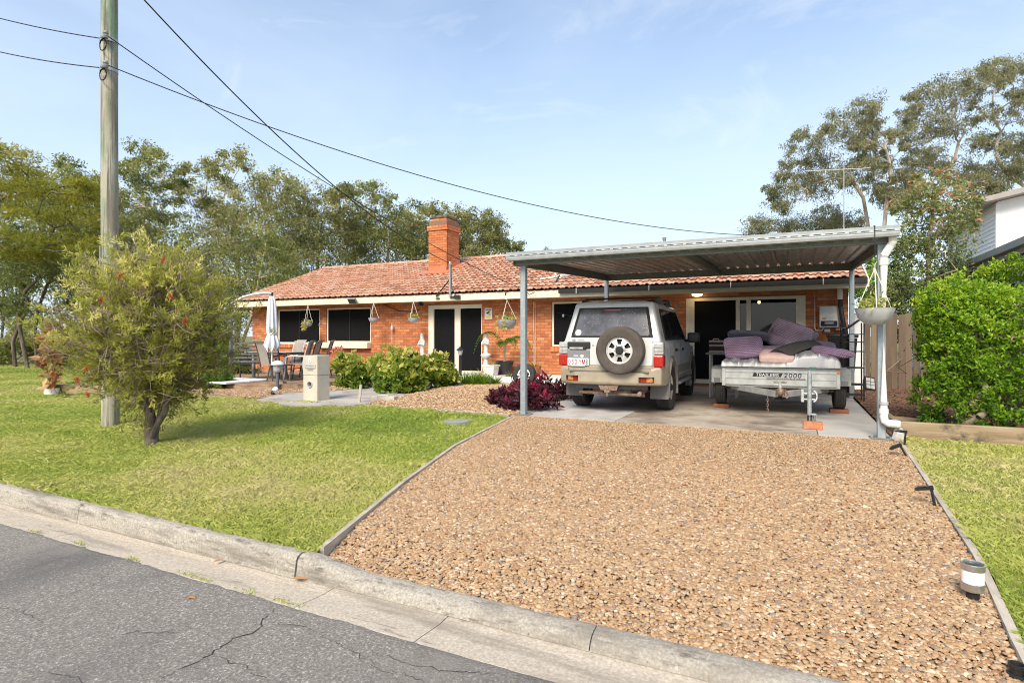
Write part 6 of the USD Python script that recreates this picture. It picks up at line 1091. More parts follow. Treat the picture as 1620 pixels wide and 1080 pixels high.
basket(aty(591, 503, 14.35), .165, 2.585, 'empty grey hanging bowl right of the second window', 0, seed=2); basket(aty(654, 503, 14.35), .165, 2.585, 'grey hanging bowl with a leafy top left of the front door', 150, seed=3)
basket(aty(802, 506, 13.0), .255, 2.585, 'large grey hanging bowl with trailing plant between door and carport post', 170, anchor=aty(802, 506, 13.0)+[0, 0, .50], seed=4, trail=4)
basket(aty(1384, 488, 8.12), .212, 2.36, 'grey hanging bowl of pale succulents on the right carport post', 150, seed=5)
p = aty(800, 470, 13.2); sl2 = thing('string_bulb', 'small lit bulb above the large hanging bowl', 'lamp', p); obj('bulb', ell(p, (.03, .03, .04)), 'bulb', sl2); obj('cap', rod(p+[0, 0, .04], p+[0, 0, .12], .018), 'dark_plastic', sl2); obj('flex', tube([p+[0, 0, .1], p+[0, .3, .2], [p[0], 14.30, 2.75]], .006, 5), 'wire', sl2)
# tiny string light before the carport window
a, b = aty(880, 494, HY-.03), aty(925, 502, HY-.03); st = thing('string_lights', 'string of clear bulbs along the carport window', 'lights', a); obj('flex', tube([a, a*.5+b*.5-[0, 0, .03], b, b+[1.2, 0, .1]], .006, 5), 'wire', st)
for t in (.25, .75): obj('bulb', ell(a+(b-a)*t-[0, 0, .06], (.03, .03, .045)), 'clear_lens', st)

# ------------------------------------------------------------------ fences and the neighbour
pf = thing('paling_fence', 'brown timber paling fence behind the carport at the right', 'fence', (1.3, 15.9, .3)); rng = np.random.default_rng(9); x = 1.24
while x < 3.0:
    w_ = rng.uniform(.11, .14); h_ = 2.06+rng.uniform(-.02, .02); obj('paling', xf(cbox(0, w_, 0, .018, .28, h_, .003), place((x, 15.85+rng.uniform(0, .006), 0), ry=rng.uniform(-.4, .4))), 'paling', pf, tone=float(rng.random())); x += w_+rng.uniform(.006, .022)
for z in (.6, 1.75): obj('rail', cbox(1.2, 3.02, 15.88, 15.95, z, z+.07, .004), 'paling', pf, tone=.3)
bf = thing('boundary_fence', 'dark timber boundary fence running back along the neighbour behind the hedge', 'fence', (3.05, 9, .3)); y = 8.75
while y < 15.8:
    w_ = rng.uniform(.12, .145); obj('paling', cbox(3.05+rng.uniform(0, .006), 3.07, y, y+w_, .25, 2.02+rng.uniform(-.02, .02), .003), 'paling', bf, tone=float(rng.random()*.6)); y += w_+rng.uniform(.004, .012)
for z in (.6, 1.7): obj('rail', cbox(3.071, 3.14, 8.75, 15.8, z, z+.07, .004), 'paling', bf, tone=.3)
for y in (8.70, 11.1, 13.5, 15.9): obj('fence_post', cbox(3.072, 3.17, y-.05, y+.05, .2, 2.0, .005), 'paling', bf, tone=.4)
nh = thing('neighbour_house', 'white two storey neighbour house with grey gutters at the right edge', 'house', (8, 22, 0))
obj('lower_wall', box(4.6, 14, 11.0, 30, 0, 3.15), 'neighbour_white', nh)
obj('lower_roof', hull([(4.15, 10.6, 3.40), (4.15, 30, 3.40), (14, 10.6, 3.40), (14, 30, 3.40), (6.4, 12.9, 4.35), (6.4, 30, 4.35), (14, 12.9, 4.35), (14, 30, 4.35)]), 'neighbour_trim', nh)
v, f = prism(sg.Polygon([(0, 0), (0, .13), (-.012, .13), (-.012, .012), (-.10, .012), (-.12, .14), (-.135, .14), (-.12, 0)]), 20.0); obj('gutter', (np.column_stack([4.20+v[:, 0], 10.5+v[:, 2], 3.36+v[:, 1]]), f), 'gutter_zinc', nh); obj('fascia', cbox(4.19, 4.23, 10.55, 30, 3.22, 3.40, .005), 'neighbour_trim', nh); obj('soffit', box(4.22, 4.6, 10.6, 30, 3.16, 3.19), 'grey_bench', nh)
ux0, uy0, uz = 6.3, 25.0, 6.1; obj('upper_wall', box(ux0+.03, 15, uy0, 32, 3.6, uz), 'neighbour_white', nh)
z = 3.7
while z < uz-.05: obj('weatherboard', hull([(ux0+.03, y, zz) for y in (uy0+.10, 32) for zz in (z, z+.14)]+[(ux0-.005, y, z) for y in (uy0+.10, 32)]), 'neighbour_white', nh); z += .145
obj('corner_board', cbox(ux0-.012, ux0+.10, uy0-.012, uy0+.10, 3.7, uz, .004), 'neighbour_white', nh)
obj('upper_roof', hull([(5.75, 24.4, uz-.05), (5.75, 32.5, uz-.05), (5.75, 24.4, uz+.12), (5.75, 32.5, uz+.12), (11.0, 24.4, uz+1.25), (11.0, 32.5, uz+1.25), (11, 24.4, uz+1.05), (11, 32.5, uz+1.05)]), 'neighbour_trim', nh); obj('gable_wall', hull([(ux0+.03, y, uz) for y in (uy0, 25.2)]+[(11, y, uz) for y in (uy0, 25.2)]+[(11, y, uz+1.04) for y in (uy0, 25.2)]+[(ux0+.03, y, uz+.05) for y in (uy0, 25.2)]), 'neighbour_white', nh)
# antenna on the roof ridge and the vent pipe
p = aty(1335, 352, 18.6); at = thing('tv_antenna', 'thin metal television antenna on a mast above the carport', 'antenna', (p[0], 18.6, 4.4)); q = aty(1335, 262, 18.6)
obj('mast', rod((p[0], 18.6, 4.3), (p[0], 18.6, q[2]), .013), 'galvanised', at); l_, r_ = aty(1274, 271, 18.6), aty(1377, 266, 18.6); obj('boom', rod(l_, [r_[0], 18.6, r_[2]], .009), 'light_frame', at)
for k in range(8): c_ = l_+(r_-l_)*(k+.3)/8; obj('element', rod(c_-[0, .35-.02*k, 0], c_+[0, .35-.02*k, 0], .005, n=5), 'light_frame', at)
p = aty(1052, 378, 18.8); vp = thing('vent_pipe', 'short grey vent pipe just above the carport roof line', 'pipe', (p[0], 18.7, 4.3)); obj('pipe', rod((p[0], 18.7, 4.3), (p[0], 18.7, p[2]), .05, n=12), 'grey_badge', vp); obj('cowl', lathe([(.06, -.04), (.065, .03), (0, .05)], 12, (p[0], 18.7, p[2])), 'grey_badge', vp)
p = aty(883, 440, 15.2); an = thing('roof_bracket_light', 'white metal aerial bracket standing on the tiles beside the carport', 'bracket', p); z0 = onroof(0, 15.0)
obj('stand', join([rod((p[0]+.1, 14.6, 2.92), (p[0]+.12, 15.0, p[2]+.05), .02), rod((p[0]-.2, 15.3, z0+.1), (p[0]+.12, 15.0, p[2]+.05), .012)]), 'gutter_black', an)
for k, (a, b) in enumerate((((-.55, 0, .0), (.5, 0, .12)), ((-.4, -.1, -.12), (.35, .1, .1)), ((-.1, 0, .2), (.05, 0, -.35)))): obj('arm', bar(p+np.array(a), p+np.array(b), .035, .035), 'pvc', an)

# ------------------------------------------------------------------ vegetation
def subclumps(clumps, rng, k=6, spread=.75, sub=.45):
    """Each clump breaks into uneven tufts."""
    out = []
    for c, r, n in clumps:
        r = np.broadcast_to(r, (3,)); kk = max(3, int(k*rng.uniform(.7, 1.3)))
        for q in range(kk):
            o = unit(rng.normal(size=3))*rng.uniform(.2, 1)**.5*r*spread; out.append((np.asarray(c)+o, r*sub*rng.uniform(.6, 1.25), max(4, int(n/kk*rng.uniform(.5, 1.5)))))
    return out
def foliage(clumps, rng, size, ratio, bias, bw, k=6, spread=.75, sub=.45, zt=.25, lo=.5, fold=.3):
    s = subclumps(clumps, rng, k, spread, sub); P, ids = scatter(s, rng, .62)
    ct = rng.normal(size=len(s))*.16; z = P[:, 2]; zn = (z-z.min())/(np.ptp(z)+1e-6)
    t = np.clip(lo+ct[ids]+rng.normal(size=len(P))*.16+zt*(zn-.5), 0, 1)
    return leaves(P, size, rng, bias, bw, ratio, fold, t)
def tree_px(name, label, d, trunk, clumps, leafm, barkm, n, size, seed, group=None, depth=2.0, double=True, ratio=.42, bias=(0, 0, -1), bw=.5, flat_=.7, tip=.018, exp=.5, k=9, sub=.5, zt=.25, lo=.52, jit=.10, rs=1.5, fill=10):
    r = np.random.default_rng(seed); T = [pt(x, y, d+(dd[0] if dd else 0)) for x, y, *dd in trunk]; base = T[0].copy(); base[2] = float(gz(base[0], base[1]))-.12; T[0] = base
    C = []
    for (x, y, rp) in clumps:
        for q in range(2 if double else 1):
            dd = d+r.uniform(-1, 1)*depth; c = pt(x+(r.normal()*rp*.8 if q else 0), y+(abs(r.normal())*rp*.7 if q else 0), dd); R = rp*rs/FPX*dd*(.85 if q else 1); C.append((c, np.array([R, R, R*flat_]), n))
    ys = np.array([c[1] for c in clumps])
    for q in range(fill):                       # inner boughs below the top
        i = r.integers(0, len(clumps)); x, y, rp = clumps[i]; dd = d+r.uniform(-1, 1)*depth; R = 1.15*rp*rs/FPX*dd; C.append((pt(x+r.normal()*rp*1.3, y+r.uniform(.3, 1)*max(20, ys.max()-y)*.8, dd), np.array([R, R, R*flat_]), n))
    t = thing(name, label, 'tree', base, group=group)
    obj('trunk', skeleton(T, [c[0]-[0, 0, c[1][2]*.3] for c in C], r, tip, jit, exp), barkm, t, smooth=True)
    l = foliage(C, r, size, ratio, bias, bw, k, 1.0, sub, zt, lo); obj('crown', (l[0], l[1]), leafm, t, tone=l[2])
    return t
gT = 'trees behind and left of the house'
# left: the feathery tree, then the wood behind
tree_px('feathery_tree', 'light green feathery tree leaning in from the left edge of the lawn', 18, [(-90, 590), (-95, 480), (-80, 400), (-40, 340), (10, 310)], [(-70, 250, 34), (-20, 225, 26), (10, 240, 30), (45, 275, 32), (80, 300, 34), (115, 290, 28), (140, 310, 26), (60, 335, 34), (110, 350, 32), (20, 300, 30), (15, 370, 36), (-40, 330, 36), (135, 285, 20), (70, 385, 26), (30, 270, 24), (130, 375, 22), (-10, 400, 30)], 'feather_leaf', 'bark', 420, .17, 1, depth=1.2, ratio=.16, bias=(.5, .2, -.25), bw=.9, flat_=.28, k=8, sub=.55, zt=.35, lo=.62)
tree_px('shade_tree', 'dark leafy tree at the far left behind the feathery tree', 24, [(25, 592), (20, 540), (45, 480), (30, 430), (20, 400)], [(5, 350, 38), (30, 400, 36), (-20, 410, 40), (60, 420, 34), (10, 450, 32), (80, 370, 34), (60, 330, 30), (100, 330, 30), (120, 400, 28), (30, 310, 26), (85, 285, 24), (110, 262, 18)], 'bush_leaf', 'bark', 495, 0.145, 2, gT)
tree_px('crooked_tree', 'tree with two crooked dark trunks left of the power pole', 23, [(45, 592), (36, 545), (28, 500), (40, 460), (62, 440), (75, 400)], [(50, 400, 24), (90, 410, 26), (120, 350, 28), (140, 320, 26), (100, 300, 24), (70, 310, 20), (150, 400, 24), (20, 480, 18)], 'bush_leaf', 'bark', 390, 0.136, 3, gT)
tree_px('crooked_tree', 'dark leaning trunk tree just left of the rust coloured pot plant', 25, [(58, 590), (55, 530), (60, 490), (75, 450), (110, 400), (140, 360)], [(130, 330, 28), (160, 300, 26), (150, 370, 28), (185, 350, 28), (110, 440, 22), (170, 430, 26), (150, 470, 20)], 'olive_leaf', 'bark', 390, 0.136, 4, gT)
tree_px('tall_tree', 'tallest thin crowned tree just right of the power pole', 29, [(232, 600), (234, 480), (238, 400), (234, 330), (228, 290)], [(222, 238, 16), (205, 262, 16), (246, 250, 17), (262, 272, 18), (285, 290, 12), (225, 285, 20), (200, 305, 22), (245, 318, 24), (275, 335, 22), (215, 345, 26), (250, 370, 28), (195, 385, 28), (280, 385, 26), (225, 420, 30), (270, 440, 28), (190, 450, 28), (180, 320, 18)], 'bush_leaf', 'pale_bark', 495, 0.145, 5, gT)
tree_px('spreading_tree', 'olive spreading tree with two crown tops left of the house roof', 29, [(372, 600), (375, 500), (378, 420), (372, 370), (360, 330)], [(330, 268, 15), (348, 258, 16), (376, 250, 17), (368, 280, 20), (405, 285, 22), (435, 285, 22), (395, 310, 26), (340, 315, 25), (440, 315, 24), (320, 345, 26), (365, 350, 28), (415, 350, 28), (455, 345, 22), (330, 390, 30), (380, 395, 30), (430, 390, 28), (310, 430, 28), (350, 450, 28), (400, 440, 26), (305, 300, 16)], 'olive_leaf', 'pale_bark', 510, 0.145, 6, gT, lo=.62)
tree_px('leaning_tree', 'grey leaning trunk tree against the left end wall of the house', 25, [(372, 600), (384, 540), (398, 500), (410, 440), (420, 390)], [(420, 370, 26), (390, 410, 28), (440, 420, 26), (450, 380, 24), (360, 440, 26), (335, 480, 26), (380, 480, 20), (350, 525, 24)], 'bush_leaf', 'pale_bark', 450, 0.136, 7, gT)
tree_px('bushy_tree', 'bushy tree behind the left part of the roof', 32, [(500, 560), (500, 450), (505, 390), (510, 350)], [(470, 300, 16), (495, 302, 18), (525, 312, 18), (548, 300, 15), (480, 330, 24), (520, 340, 24), (555, 330, 22), (460, 350, 22), (500, 370, 28), (540, 375, 26), (465, 390, 26), (570, 370, 22), (440, 400, 24), (530, 400, 24)], 'olive_leaf', 'bark', 495, 0.153, 8, gT, lo=.55)
tree_px('bushy_tree', 'bushy tree behind the roof left of the chimney', 33, [(610, 560), (612, 430), (615, 380), (612, 345)], [(560, 295, 13), (588, 300, 17), (602, 312, 17), (635, 325, 19), (600, 335, 24), (650, 345, 22), (575, 345, 24), (620, 360, 26), (660, 370, 24), (590, 380, 26), (640, 390, 26), (560, 390, 26), (670, 395, 22)], 'bush_leaf', 'pale_bark', 495, 0.153, 9, gT, lo=.5)
tree_px('bushy_tree', 'thin topped tree directly behind the chimney', 31, [(715, 560), (712, 430), (712, 380), (705, 350)], [(690, 330, 13), (706, 338, 15), (735, 335, 14), (745, 352, 18), (775, 345, 14), (786, 358, 13), (705, 362, 20), (760, 372, 20), (780, 385, 16), (735, 390, 22), (690, 385, 20), (720, 375, 20), (660, 350, 14), (795, 378, 8)], 'olive_leaf', 'bark', 450, 0.145, 10, gT, depth=1.4, lo=.55)
tree_px('small_tree', 'treetop just peeping over the ridge at the carport corner', 36, [(815, 500), (815, 430), (815, 400)], [(810, 388, 7), (820, 385, 6), (815, 395, 8), (866, 396, 5)], 'bush_leaf', 'bark', 90, .14, 11, depth=.6)

for q, (x0, x1, y0, d_, lb) in enumerate(((-60, 60, 330, 40, 'far tree deep in the wood at the left edge'), (60, 200, 320, 41, 'far tree in the wood behind the pole'), (180, 330, 345, 42, 'far tree in the wood above the bottlebrush'), (300, 450, 330, 43, 'far tree in the wood behind the house end'), (430, 580, 330, 43, 'far tree behind the left half of the roof'), (560, 700, 345, 44, 'far tree behind the chimney side of the roof'), (690, 800, 372, 44, 'far tree low behind the roof right of the chimney'))):
    r = np.random.default_rng(200+q); xm = (x0+x1)/2; top_ = lambda x: y0+38*abs((x-xm)/(x1-x0)*2)**2
    cl = [(x, top_(x)+r.uniform(0, 1)**1.2*(500-y0), r.uniform(20, 28)) for x in r.uniform(x0-10, x1+10, 34)]
    tree_px('wood_tree', lb, d_, [(xm, 590), (xm+8, 480), (xm-4, 400)], cl, 'olive_leaf' if q % 2 else 'bush_leaf', 'bark', 330, .19, 210+q, gT, depth=2.5, double=False, fill=0, lo=.45)
# right: the gums. Limbs and leaf tufts as seen, at their own depths
Zm = lambda x, y: (1180+x/3.177, 80+y/3.177)
def gum(label, d, trunk, tufts, seed, tip=.016):
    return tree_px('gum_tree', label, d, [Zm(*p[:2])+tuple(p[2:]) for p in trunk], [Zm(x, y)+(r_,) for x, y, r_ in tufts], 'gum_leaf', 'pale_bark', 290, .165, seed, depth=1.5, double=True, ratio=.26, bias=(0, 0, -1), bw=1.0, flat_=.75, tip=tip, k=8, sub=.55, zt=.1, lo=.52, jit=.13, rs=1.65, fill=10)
gum('left gum tree with a bare leaning limb above the right of the carport', 34, [(640, 1500), (630, 1000), (610, 850), (590, 740), (545, 670), (520, 600)], [(630, 250, 12), (570, 270, 12), (530, 300, 12), (480, 340, 12), (430, 350, 11), (655, 300, 11), (660, 355, 11), (600, 350, 12), (540, 395, 14), (470, 400, 14), (410, 405, 12), (330, 415, 10), (365, 470, 12), (280, 420, 7), (300, 520, 12), (350, 535, 13), (420, 545, 13), (500, 450, 13), (575, 430, 12), (640, 410, 10), (560, 530, 13), (620, 545, 12), (240, 480, 9), (210, 560, 9), (250, 600, 11), (180, 620, 9), (300, 620, 11), (150, 685, 9), (220, 685, 11), (140, 765, 9), (190, 785, 9), (110, 700, 6), (290, 690, 10), (360, 640, 11), (440, 620, 12), (520, 625, 12), (600, 620, 12), (680, 560, 9), (640, 690, 11), (510, 660, 9)], 31)
gum('gum tree with pale forked trunk right of the television antenna', 32, [(700, 1500), (695, 900), (705, 780), (730, 660), (722, 560), (705, 500), (650, 465), (600, 440)], [(740, 425, 7), (700, 420, 6), (720, 700, 11), (690, 720, 9), (760, 620, 7), (700, 740, 10), (670, 500, 7), (760, 770, 9), (640, 460, 8), (610, 500, 8), (570, 460, 8), (780, 480, 5)], 32, .022)
gum('row of low gum foliage just above the carport roof', 38, [(330, 1500), (330, 1000), (330, 900)], [(50, 860, 9), (90, 850, 10), (130, 875, 10), (180, 885, 10), (220, 860, 13), (270, 875, 13), (310, 850, 13), (360, 840, 13), (420, 845, 13), (470, 870, 12), (500, 835, 11), (550, 860, 11), (60, 905, 8), (340, 890, 13), (410, 890, 12), (440, 800, 9), (370, 790, 9)], 33)
gum('broad gum tree in the middle of the right sky', 33, [(900, 1500), (930, 900), (950, 740), (1005, 620), (1050, 540), (1070, 460)], [(1180, 92, 12), (1150, 125, 12), (1085, 150, 13), (1010, 185, 12), (950, 165, 10), (900, 200, 12), (865, 235, 12), (820, 215, 6), (820, 320, 11), (790, 330, 9), (880, 290, 13), (940, 325, 13), (1010, 240, 13), (1080, 220, 13), (1150, 180, 13), (1225, 160, 12), (800, 400, 10), (860, 400, 13), (920, 410, 13), (980, 385, 13), (1050, 400, 13), (830, 470, 11), (890, 480, 13), (940, 505, 13), (860, 560, 12), (920, 565, 13), (980, 575, 12), (830, 620, 10), (790, 620, 9), (1100, 570, 13), (1180, 560, 13), (1070, 640, 12), (1140, 340, 10), (1040, 320, 11), (1120, 600, 12), (880, 680, 12), (820, 690, 10), (1160, 250, 11)], 34)
gum('tall gum tree at the right edge with curving bare trunk', 30, [(1700, 1500), (1560, 900), (1398, 680), (1300, 610), (1258, 530), (1262, 470), (1284, 410), (1245, 340), (1240, 230)], [(1335, 75, 12), (1275, 85, 12), (1225, 70, 10), (1300, 120, 12), (1240, 140, 12), (1370, 90, 9), (1190, 430, 11), (1160, 460, 10), (1240, 300, 9), (1350, 215, 9), (1390, 170, 11), (1390, 270, 11), (1380, 425, 10), (1310, 490, 9), (1350, 520, 10), (1395, 560, 12), (1240, 645, 12), (1190, 690, 12), (1290, 655, 12), (1150, 725, 11), (1220, 600, 11), (1170, 640, 11), (1330, 600, 9), (1390, 620, 10), (1240, 440, 8), (1400, 480, 9), (1420, 330, 10), (1420, 220, 10), (1260, 700, 10)], 35)
tree_px('lilly_pilly', 'green tree with rusty young leaves rising behind the hedge', 14.5, [(1470, 600), (1470, 480), (1468, 400), (1476, 340)], [Zm(x, y)+(r_,) for x, y, r_ in [(985, 640, 13), (1045, 665, 14), (940, 680, 13), (1100, 705, 13), (880, 690, 11), (855, 640, 6), (850, 730, 13), (1000, 740, 19), (1070, 765, 16), (920, 770, 18), (830, 800, 15), (770, 790, 10), (1120, 760, 12), (1000, 830, 20), (930, 850, 20), (860, 870, 18), (790, 900, 15), (770, 970, 14), (1070, 860, 19), (1125, 840, 11), (1050, 930, 20), (960, 930, 20), (880, 960, 20), (810, 1010, 18), (1000, 1010, 22), (1080, 1000, 18), (900, 1050, 22), (780, 1060, 14), (740, 1100, 16), (860, 1130, 22), (960, 1110, 22), (760, 1180, 20), (1060, 1080, 18), (720, 1240, 16), (800, 1260, 18)]], 'lilly_leaf', 'twig', 125, .105, 41, depth=.55, ratio=.38, bias=(0, 0, .3), bw=.4, flat_=.9, k=7, zt=.55, lo=.48, tip=.009)
tree_px('back_tree', 'leafy green tree behind the paling fence beside the carport', 24, [(1370, 580), (1372, 480), (1378, 430)], [(1360, 405, 20), (1385, 420, 22), (1370, 445, 22), (1400, 450, 22), (1350, 440, 18), (1365, 475, 18), (1395, 480, 20), (1358, 385, 14), (1340, 420, 16), (1420, 430, 20), (1420, 470, 20)], 'hedge_leaf', 'bark', 200, .15, 42, depth=1.5, lo=.45)
# shrubs
def shrub(name, label, C, leafm, size, seed, ratio=.45, n=200, bias=(0, 0, .5), bw=.5, stems=True, k=6, group=None, zt=.5, lo=.45, base=None, cat='shrub', sub=.45, stemm='twig', tip=.005, spread=.8):
    """C: clump centres with radii in metres."""
    r = np.random.default_rng(seed); C = [(np.array(c, float), np.broadcast_to(rr, (3,)), n) for c, rr in C]; b = np.mean([c[0] for c in C], 0) if base is None else np.array(base, float); b = np.array([b[0], b[1], float(gz(b[0], b[1]))])
    t = thing(name, label, cat, b, group=group)
    obj('stems', skeleton([b-[0, 0, .1], b+[0, 0, .06], b+[0, 0, .14]], [c[0] for c in C], r, tip, .2), stemm, t, smooth=True)
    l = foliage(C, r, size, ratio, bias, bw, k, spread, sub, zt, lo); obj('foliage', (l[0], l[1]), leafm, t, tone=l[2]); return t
def mound(c, rx_, ry_, h, m, seed, rr):
    """Clump centres spread over a mound."""
    r = np.random.default_rng(seed); out = []
    for q in range(m):
        d = unit(r.normal(size=3)); d[2] = abs(d[2]); s = r.uniform(.45, 1)**.5; out.append((np.array(c)+d*s*np.array([rx_-rr*.6, ry_-rr*.6, h-rr*.6])+[0, 0, rr*.35], rr*r.uniform(.75, 1.2)))
    return out
bc = atz(616, 621, .28); b2 = atz(674, 617, .28)
shrub('hydrangea_bush', 'big yellow green leafy bush between the path and the front door', mound(bc+[.05, .35, 0], .84, .72, 1.05, 32, 1, .24)+mound(b2+[-.1, .5, 0], .62, .6, .86, 16, 2, .22), 'hydrangea_leaf', .145, 51, ratio=.55, n=130, base=bc+[0, .35, 0], lo=.58, zt=.7)
b3 = atz(541, 615, .29)
sb2 = shrub('hydrangea_bush', 'yellow green bush with white and pink blooms behind the letterbox', mound(b3+[-.12, .55, 0], .70, .55, .95, 22, 3, .22), 'hydrangea_leaf', .14, 52, ratio=.55, n=130, lo=.55, zt=.7)
r = np.random.default_rng(5)
for q, (px, py, m_) in enumerate(((487, 582, 'white_flower'), (492, 587, 'white_flower'), (533, 553, 'pink_flower'), (539, 552, 'pink_flower'), (528, 555, 'pink_flower'))):
    c_ = aty(px, py, b3[1]+.25 if q < 2 else b3[1]+.6); P = c_+unit(r.normal(size=(50, 3)))*.055; l = leaves(P, .05, r, (0, 0, 1), .3, .8); obj('bloom', (l[0], l[1]), m_, sb2)
b4 = atz(594, 611, .29); shrub('small_shrub', 'small green shrub in the gap between the two big leafy bushes', mound(b4+[0, .3, 0], .35, .3, .42, 9, 4, .14), 'green_leaf', .09, 53, n=90, lo=.55)
b5 = atz(738, 611, .30); fb = thing('groundcover', 'low dense grassy green clump in front of the doorstep', 'plant', b5)
for q, (dx, dy, s_) in enumerate(((-.35, .25, .34), (-.05, .15, .36), (.25, .2, .36), (.05, .45, .36), (.45, .4, .30), (-.25, .5, .3))): fronds(b5+[dx+.15, dy, 0], 330, s_*1.15, .007, 'hedge_leaf', fb, seed=60+q, droop=.55, rise=1.7, name='tuft')
g1 = atz(790, 642, .28); g2 = atz(828, 651, .28); g3 = atz(868, 628, .28)
shrub('burgundy_shrub', 'dark burgundy shrub round the foot of the left carport post', mound(g1+[.0, .25, 0], .42, .32, .30, 12, 5, .12)+mound(g2+[-.1, .36, 0], .60, .42, .36, 24, 6, .12)+mound(g3+[-.1, -.15, 0], .75, .6, .40, 30, 7, .13), 'burgundy_leaf', .115, 54, ratio=.42, n=70, base=g2+[.05, .6, 0], lo=.45, zt=.5, bias=(0, 0, 1), bw=.8, sub=.55, spread=1.0)
# hedge
r = np.random.default_rng(61); C = []
for q in range(300):
    p = np.array([r.uniform(1.66, 2.52), r.uniform(8.98, 9.95), r.uniform(.42, 2.07)]); ax = r.integers(0, 6)
    if q < 250: p[0] = 1.66 if ax == 0 else p[0]; p[1] = 8.98 if ax in (1, 2, 3) else p[1]; p[2] = 2.08 if ax == 4 else p[2]
    p += r.normal(size=3)*.05
    if (p[2] < .85 and r.random() < .45) or meshkit.noise(np.array([p*2.6]))[0] < .24: continue
    C.append((p, .17*r.uniform(.7, 1.2)))
shrub('hedge', 'clipped square bright green hedge behind the timber sleeper', C, 'hedge_leaf', .054, 62, ratio=.5, n=135, base=(2.05, 9.4, .3), lo=.50, zt=.45, cat='hedge', k=4, sub=.62, tip=.006)
C = [(pt(x, y, d), rr) for x, y, d, rr in [(1560, 432, 11.6, .28), (1590, 425, 11.4, .30), (1615, 415, 11.2, .32), (1640, 420, 11, .32), (1575, 445, 11.8, .3), (1600, 445, 11.5, .3), (1630, 450, 11.2, .3), (1545, 450, 12, .26), (1610, 470, 11.5, .34), (1570, 475, 11.8, .34), (1650, 470, 11.2, .34)]]
shrub('tall_shrub', 'bright green shrub showing over the boundary fence behind the hedge', C, 'hedge_leaf', .085, 63, n=230, base=(3.6, 10.9, .3), lo=.55, tip=.008)
C = [(pt(x, y, d), rr) for x, y, d, rr in [(1452, 300+k*20, 13.2, .2) for k in ()]+[(1408, 470, 13.6, .32), (1420, 500, 13.6, .32), (1430, 530, 13.5, .32), (1418, 440, 13.8, .35), (1435, 560, 13.4, .30)]]
shrub('dark_shrub', 'dark leafy shrub between the paling fence and the hedge', C, 'lilly_leaf', .085, 64, n=260, base=(2.3, 12.4, .3), lo=.28, zt=.3, tip=.008)
# shrubs left of the house
b6 = atz(320, 618, .25); shrub('round_shrub', 'low dark green shrub on the gravel edge left of the umbrella', mound(b6+[-.05, .4, 0], .45, .42, .58, 16, 8, .16), 'green_leaf', .08, 65, n=150, lo=.5, zt=.5)
C = mound(pt(318, 600, 17)*[1, 1, 0]+[0, 0, .2], 1.15, .9, 2.1, 42, 9, .32); shrub('tall_shrub', 'tall light green shrub between the bottlebrush and the umbrella', C, 'hedge_leaf', .10, 66, n=200, lo=.52, zt=.5, tip=.008)
C = mound(pt(372, 600, 19)*[1, 1, 0]+[0, 0, .2], 1.0, .8, 1.15, 26, 10, .28); shrub('dark_shrub', 'dark green shrub under the leaning trunk by the house corner', C, 'bush_leaf', .09, 67, n=190, lo=.42, zt=.4, tip=.008)
ug = 'yellow green scrub at the edge of the wood'
for q, (x, d, w_, h_, lb) in enumerate(((-40, 25, 2.2, 2.2, 'low scrub bush at the far left edge of the wood'), (25, 27, 2.0, 1.6, 'low yellow green scrub behind the crooked trunks'), (88, 27, 1.8, 1.7, 'scrub bush right behind the rust coloured plant'), (150, 26, 2.0, 2.0, 'scrub bush behind the power pole'), (215, 26, 2.0, 2.3, 'leafy scrub behind the left half of the bottlebrush'), (275, 24, 1.8, 2.4, 'leafy scrub behind the right half of the bottlebrush'), (55, 33, 3.5, 3.0, 'pale far scrub deep in the wood at left'), (140, 33, 3.5, 3.6, 'pale far scrub deep in the wood behind the pole'), (-60, 34, 3.5, 3.4, 'pale far scrub beyond the left edge'), (300, 32, 3.0, 4.0, 'far scrub deep in the wood left of the house'))):
    C = mound(pt(x, 590, d)*[1, 1, 0]+[0, 0, .1], w_, 1.1, h_, 30, 20+q, .45); shrub('scrub_bush', lb, C, 'olive_leaf' if q % 2 else 'bush_leaf', .13, 70+q, n=150, lo=.62, zt=.35, group=None, tip=.01)
# rust coloured plant in its white pot
p = atz(81, 625, .20); rp2 = thing('rust_plant', 'tall plant with large rust and cream leaves in a white pot on the lawn', 'plant', p)
obj('pot', lathe([(0, 0), (.13, 0), (.155, .15), (.16, .16), (.14, .16), (.13, .12), (0, .12)], 20, p), 'pot_white', rp2); obj('stem', tube([p+[0, 0, .1], p+[.02, 0, .5], p+[-.02, 0, .9], p+[.03, 0, 1.45]], [.02, .018, .014, .008], 6), 'twig', rp2)
r = np.random.default_rng(88); hh = np.linspace(.22, 1.68, 17)
for q, h_ in enumerate(hh):
    P = p+np.column_stack([r.normal(size=11)*.05, r.normal(size=11)*.05, h_+r.normal(size=11)*.03])+np.array([math.sin(q*.9)*.09, 0, 0]); l = leaves(P, .27*(1-.15*q/15), r, (0, 0, -.15), .3, .42, .35, np.clip((.55 if q % 4 < 2 else .85)+r.normal(size=11)*.15, 0, 1)); obj('leaf_whorl', (l[0], l[1]), 'rust_leaf', rp2, tone=l[2])
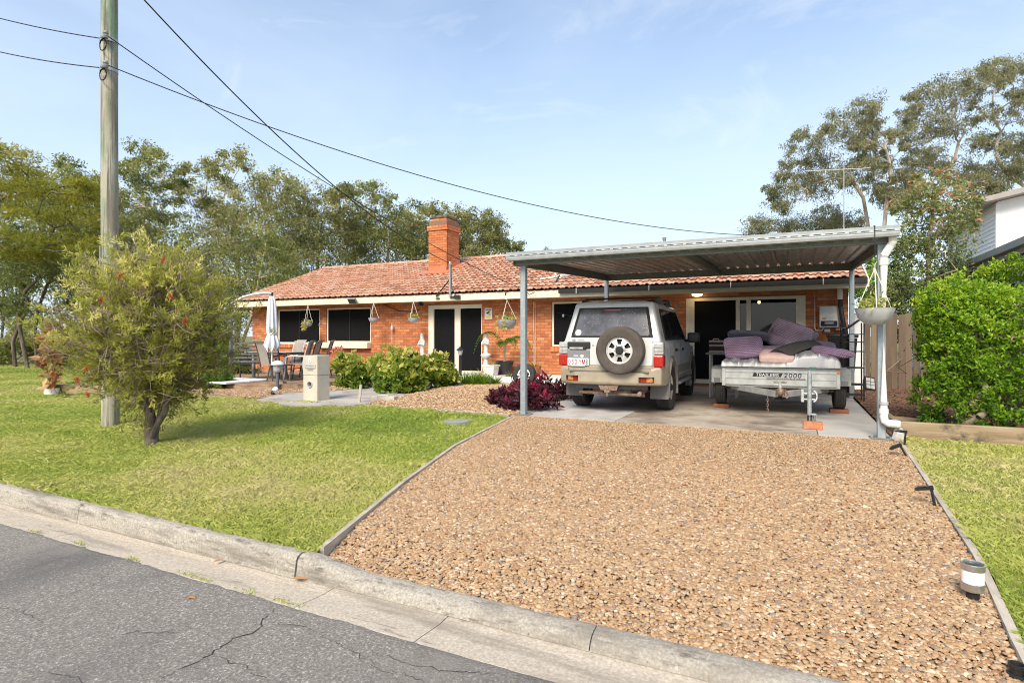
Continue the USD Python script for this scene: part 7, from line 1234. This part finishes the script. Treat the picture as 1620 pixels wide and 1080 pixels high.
# bottlebrush in the lawn: many rising stems, narrow leaves in tufts, pale tips
r = np.random.default_rng(91); bb = np.array([-7.2, 4.45, .17]); cc = bb+[-.13, .05, 0]; t = thing('bottlebrush_tree', 'rounded bottlebrush shrub tree with pale tips and few red flowers on the front lawn', 'tree', bb)
C = []
for q in range(250):
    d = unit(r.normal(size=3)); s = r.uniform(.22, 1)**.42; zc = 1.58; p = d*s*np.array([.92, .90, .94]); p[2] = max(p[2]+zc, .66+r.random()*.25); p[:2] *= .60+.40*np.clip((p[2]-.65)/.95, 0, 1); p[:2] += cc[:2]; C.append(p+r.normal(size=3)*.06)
trunks = [tube([bb+[0, 0, -.06], bb+[-.005, 0, .03], bb+[-.02, .01, .16], bb+[-.035, .0, .30], bb+[-.03, .01, .42]], [.105, .080, .070, .072, .04], 12)]
for k, (dx, dy, lean) in enumerate(((-.06, .02, -.28), (.0, .04, .10), (-.03, -.04, -.06), (.03, -.02, .36))):
    b = bb+[dx, dy, .12]; tr_ = [b, b+[lean*.22, .01, .14], b+[lean*.55+.02, .03, .33], b+[lean*.8-.02, .02, .50], b+[lean*1.15, .03, .72]]; part = [c for i, c in enumerate(C) if i % 4 == k]; trunks.append(skeleton(tr_, part, r, .0060, .16, .52))
obj('trunk', join(trunks), 'bark', t, smooth=True)
tw_ = []
for c in C:
    for q in range(9): e = c+unit(c-(cc+[0, 0, 1.1])+r.normal(size=3)*.5)*r.uniform(.12, .32); s0 = c+r.normal(size=3)*.06; tw_.append(tube([s0, (s0+e)/2+r.normal(size=3)*.015, e], [.005, .0038, .002], 4, False))
obj('twigs', join(tw_), 'twig', t)
P, tn, dr = [], [], []
for c in C:
    out = unit(c-(cc+[0, 0, .95])); up = (c[2]-.8)/1.9
    for q in range(8):
        e = c+r.normal(size=3)*[.15, .15, .13]; ax = unit(out+r.normal(size=3)*.6); n = 34; s = r.uniform(0, .17, (n, 1)); P.append(e+ax*s+r.normal(size=(n, 3))*.016)
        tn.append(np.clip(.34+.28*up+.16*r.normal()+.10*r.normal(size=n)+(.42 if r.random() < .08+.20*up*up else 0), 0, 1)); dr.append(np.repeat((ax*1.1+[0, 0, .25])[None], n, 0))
P, tn, dr = np.vstack(P), np.concatenate(tn), np.vstack(dr); d = unit(unit(r.normal(size=P.shape))+dr); s = unit(np.cross(d, r.normal(size=P.shape))); L = r.uniform(.038, .072, (len(P), 1)); w_ = L*.10; v = np.stack([P, P+d*L*.5+s*w_, P+d*L, P+d*L*.5-s*w_], 1).reshape(-1, 3); k = np.arange(len(P))[:, None]*4
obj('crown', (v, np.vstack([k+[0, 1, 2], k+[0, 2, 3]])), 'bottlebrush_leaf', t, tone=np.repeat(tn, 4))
for q, (px, py) in enumerate(((258, 410), (190, 436), (292, 508), (160, 475), (137, 583), (139, 624), (122, 601), (270, 470))):
    c = pt(px, py, 6.35); a = np.linspace(0, 1, 90); ax = unit(np.array([.3*math.sin(q), .2, .6 if q < 4 else -.6])); u_ = unit(r.normal(size=(90, 3))); P = c+ax*(a[:, None]-.5)*.06; l = leaves(P, .026, r, (0, 0, 0), 0, .12); obj('flower', (l[0], l[1]), 'red_flower', t)
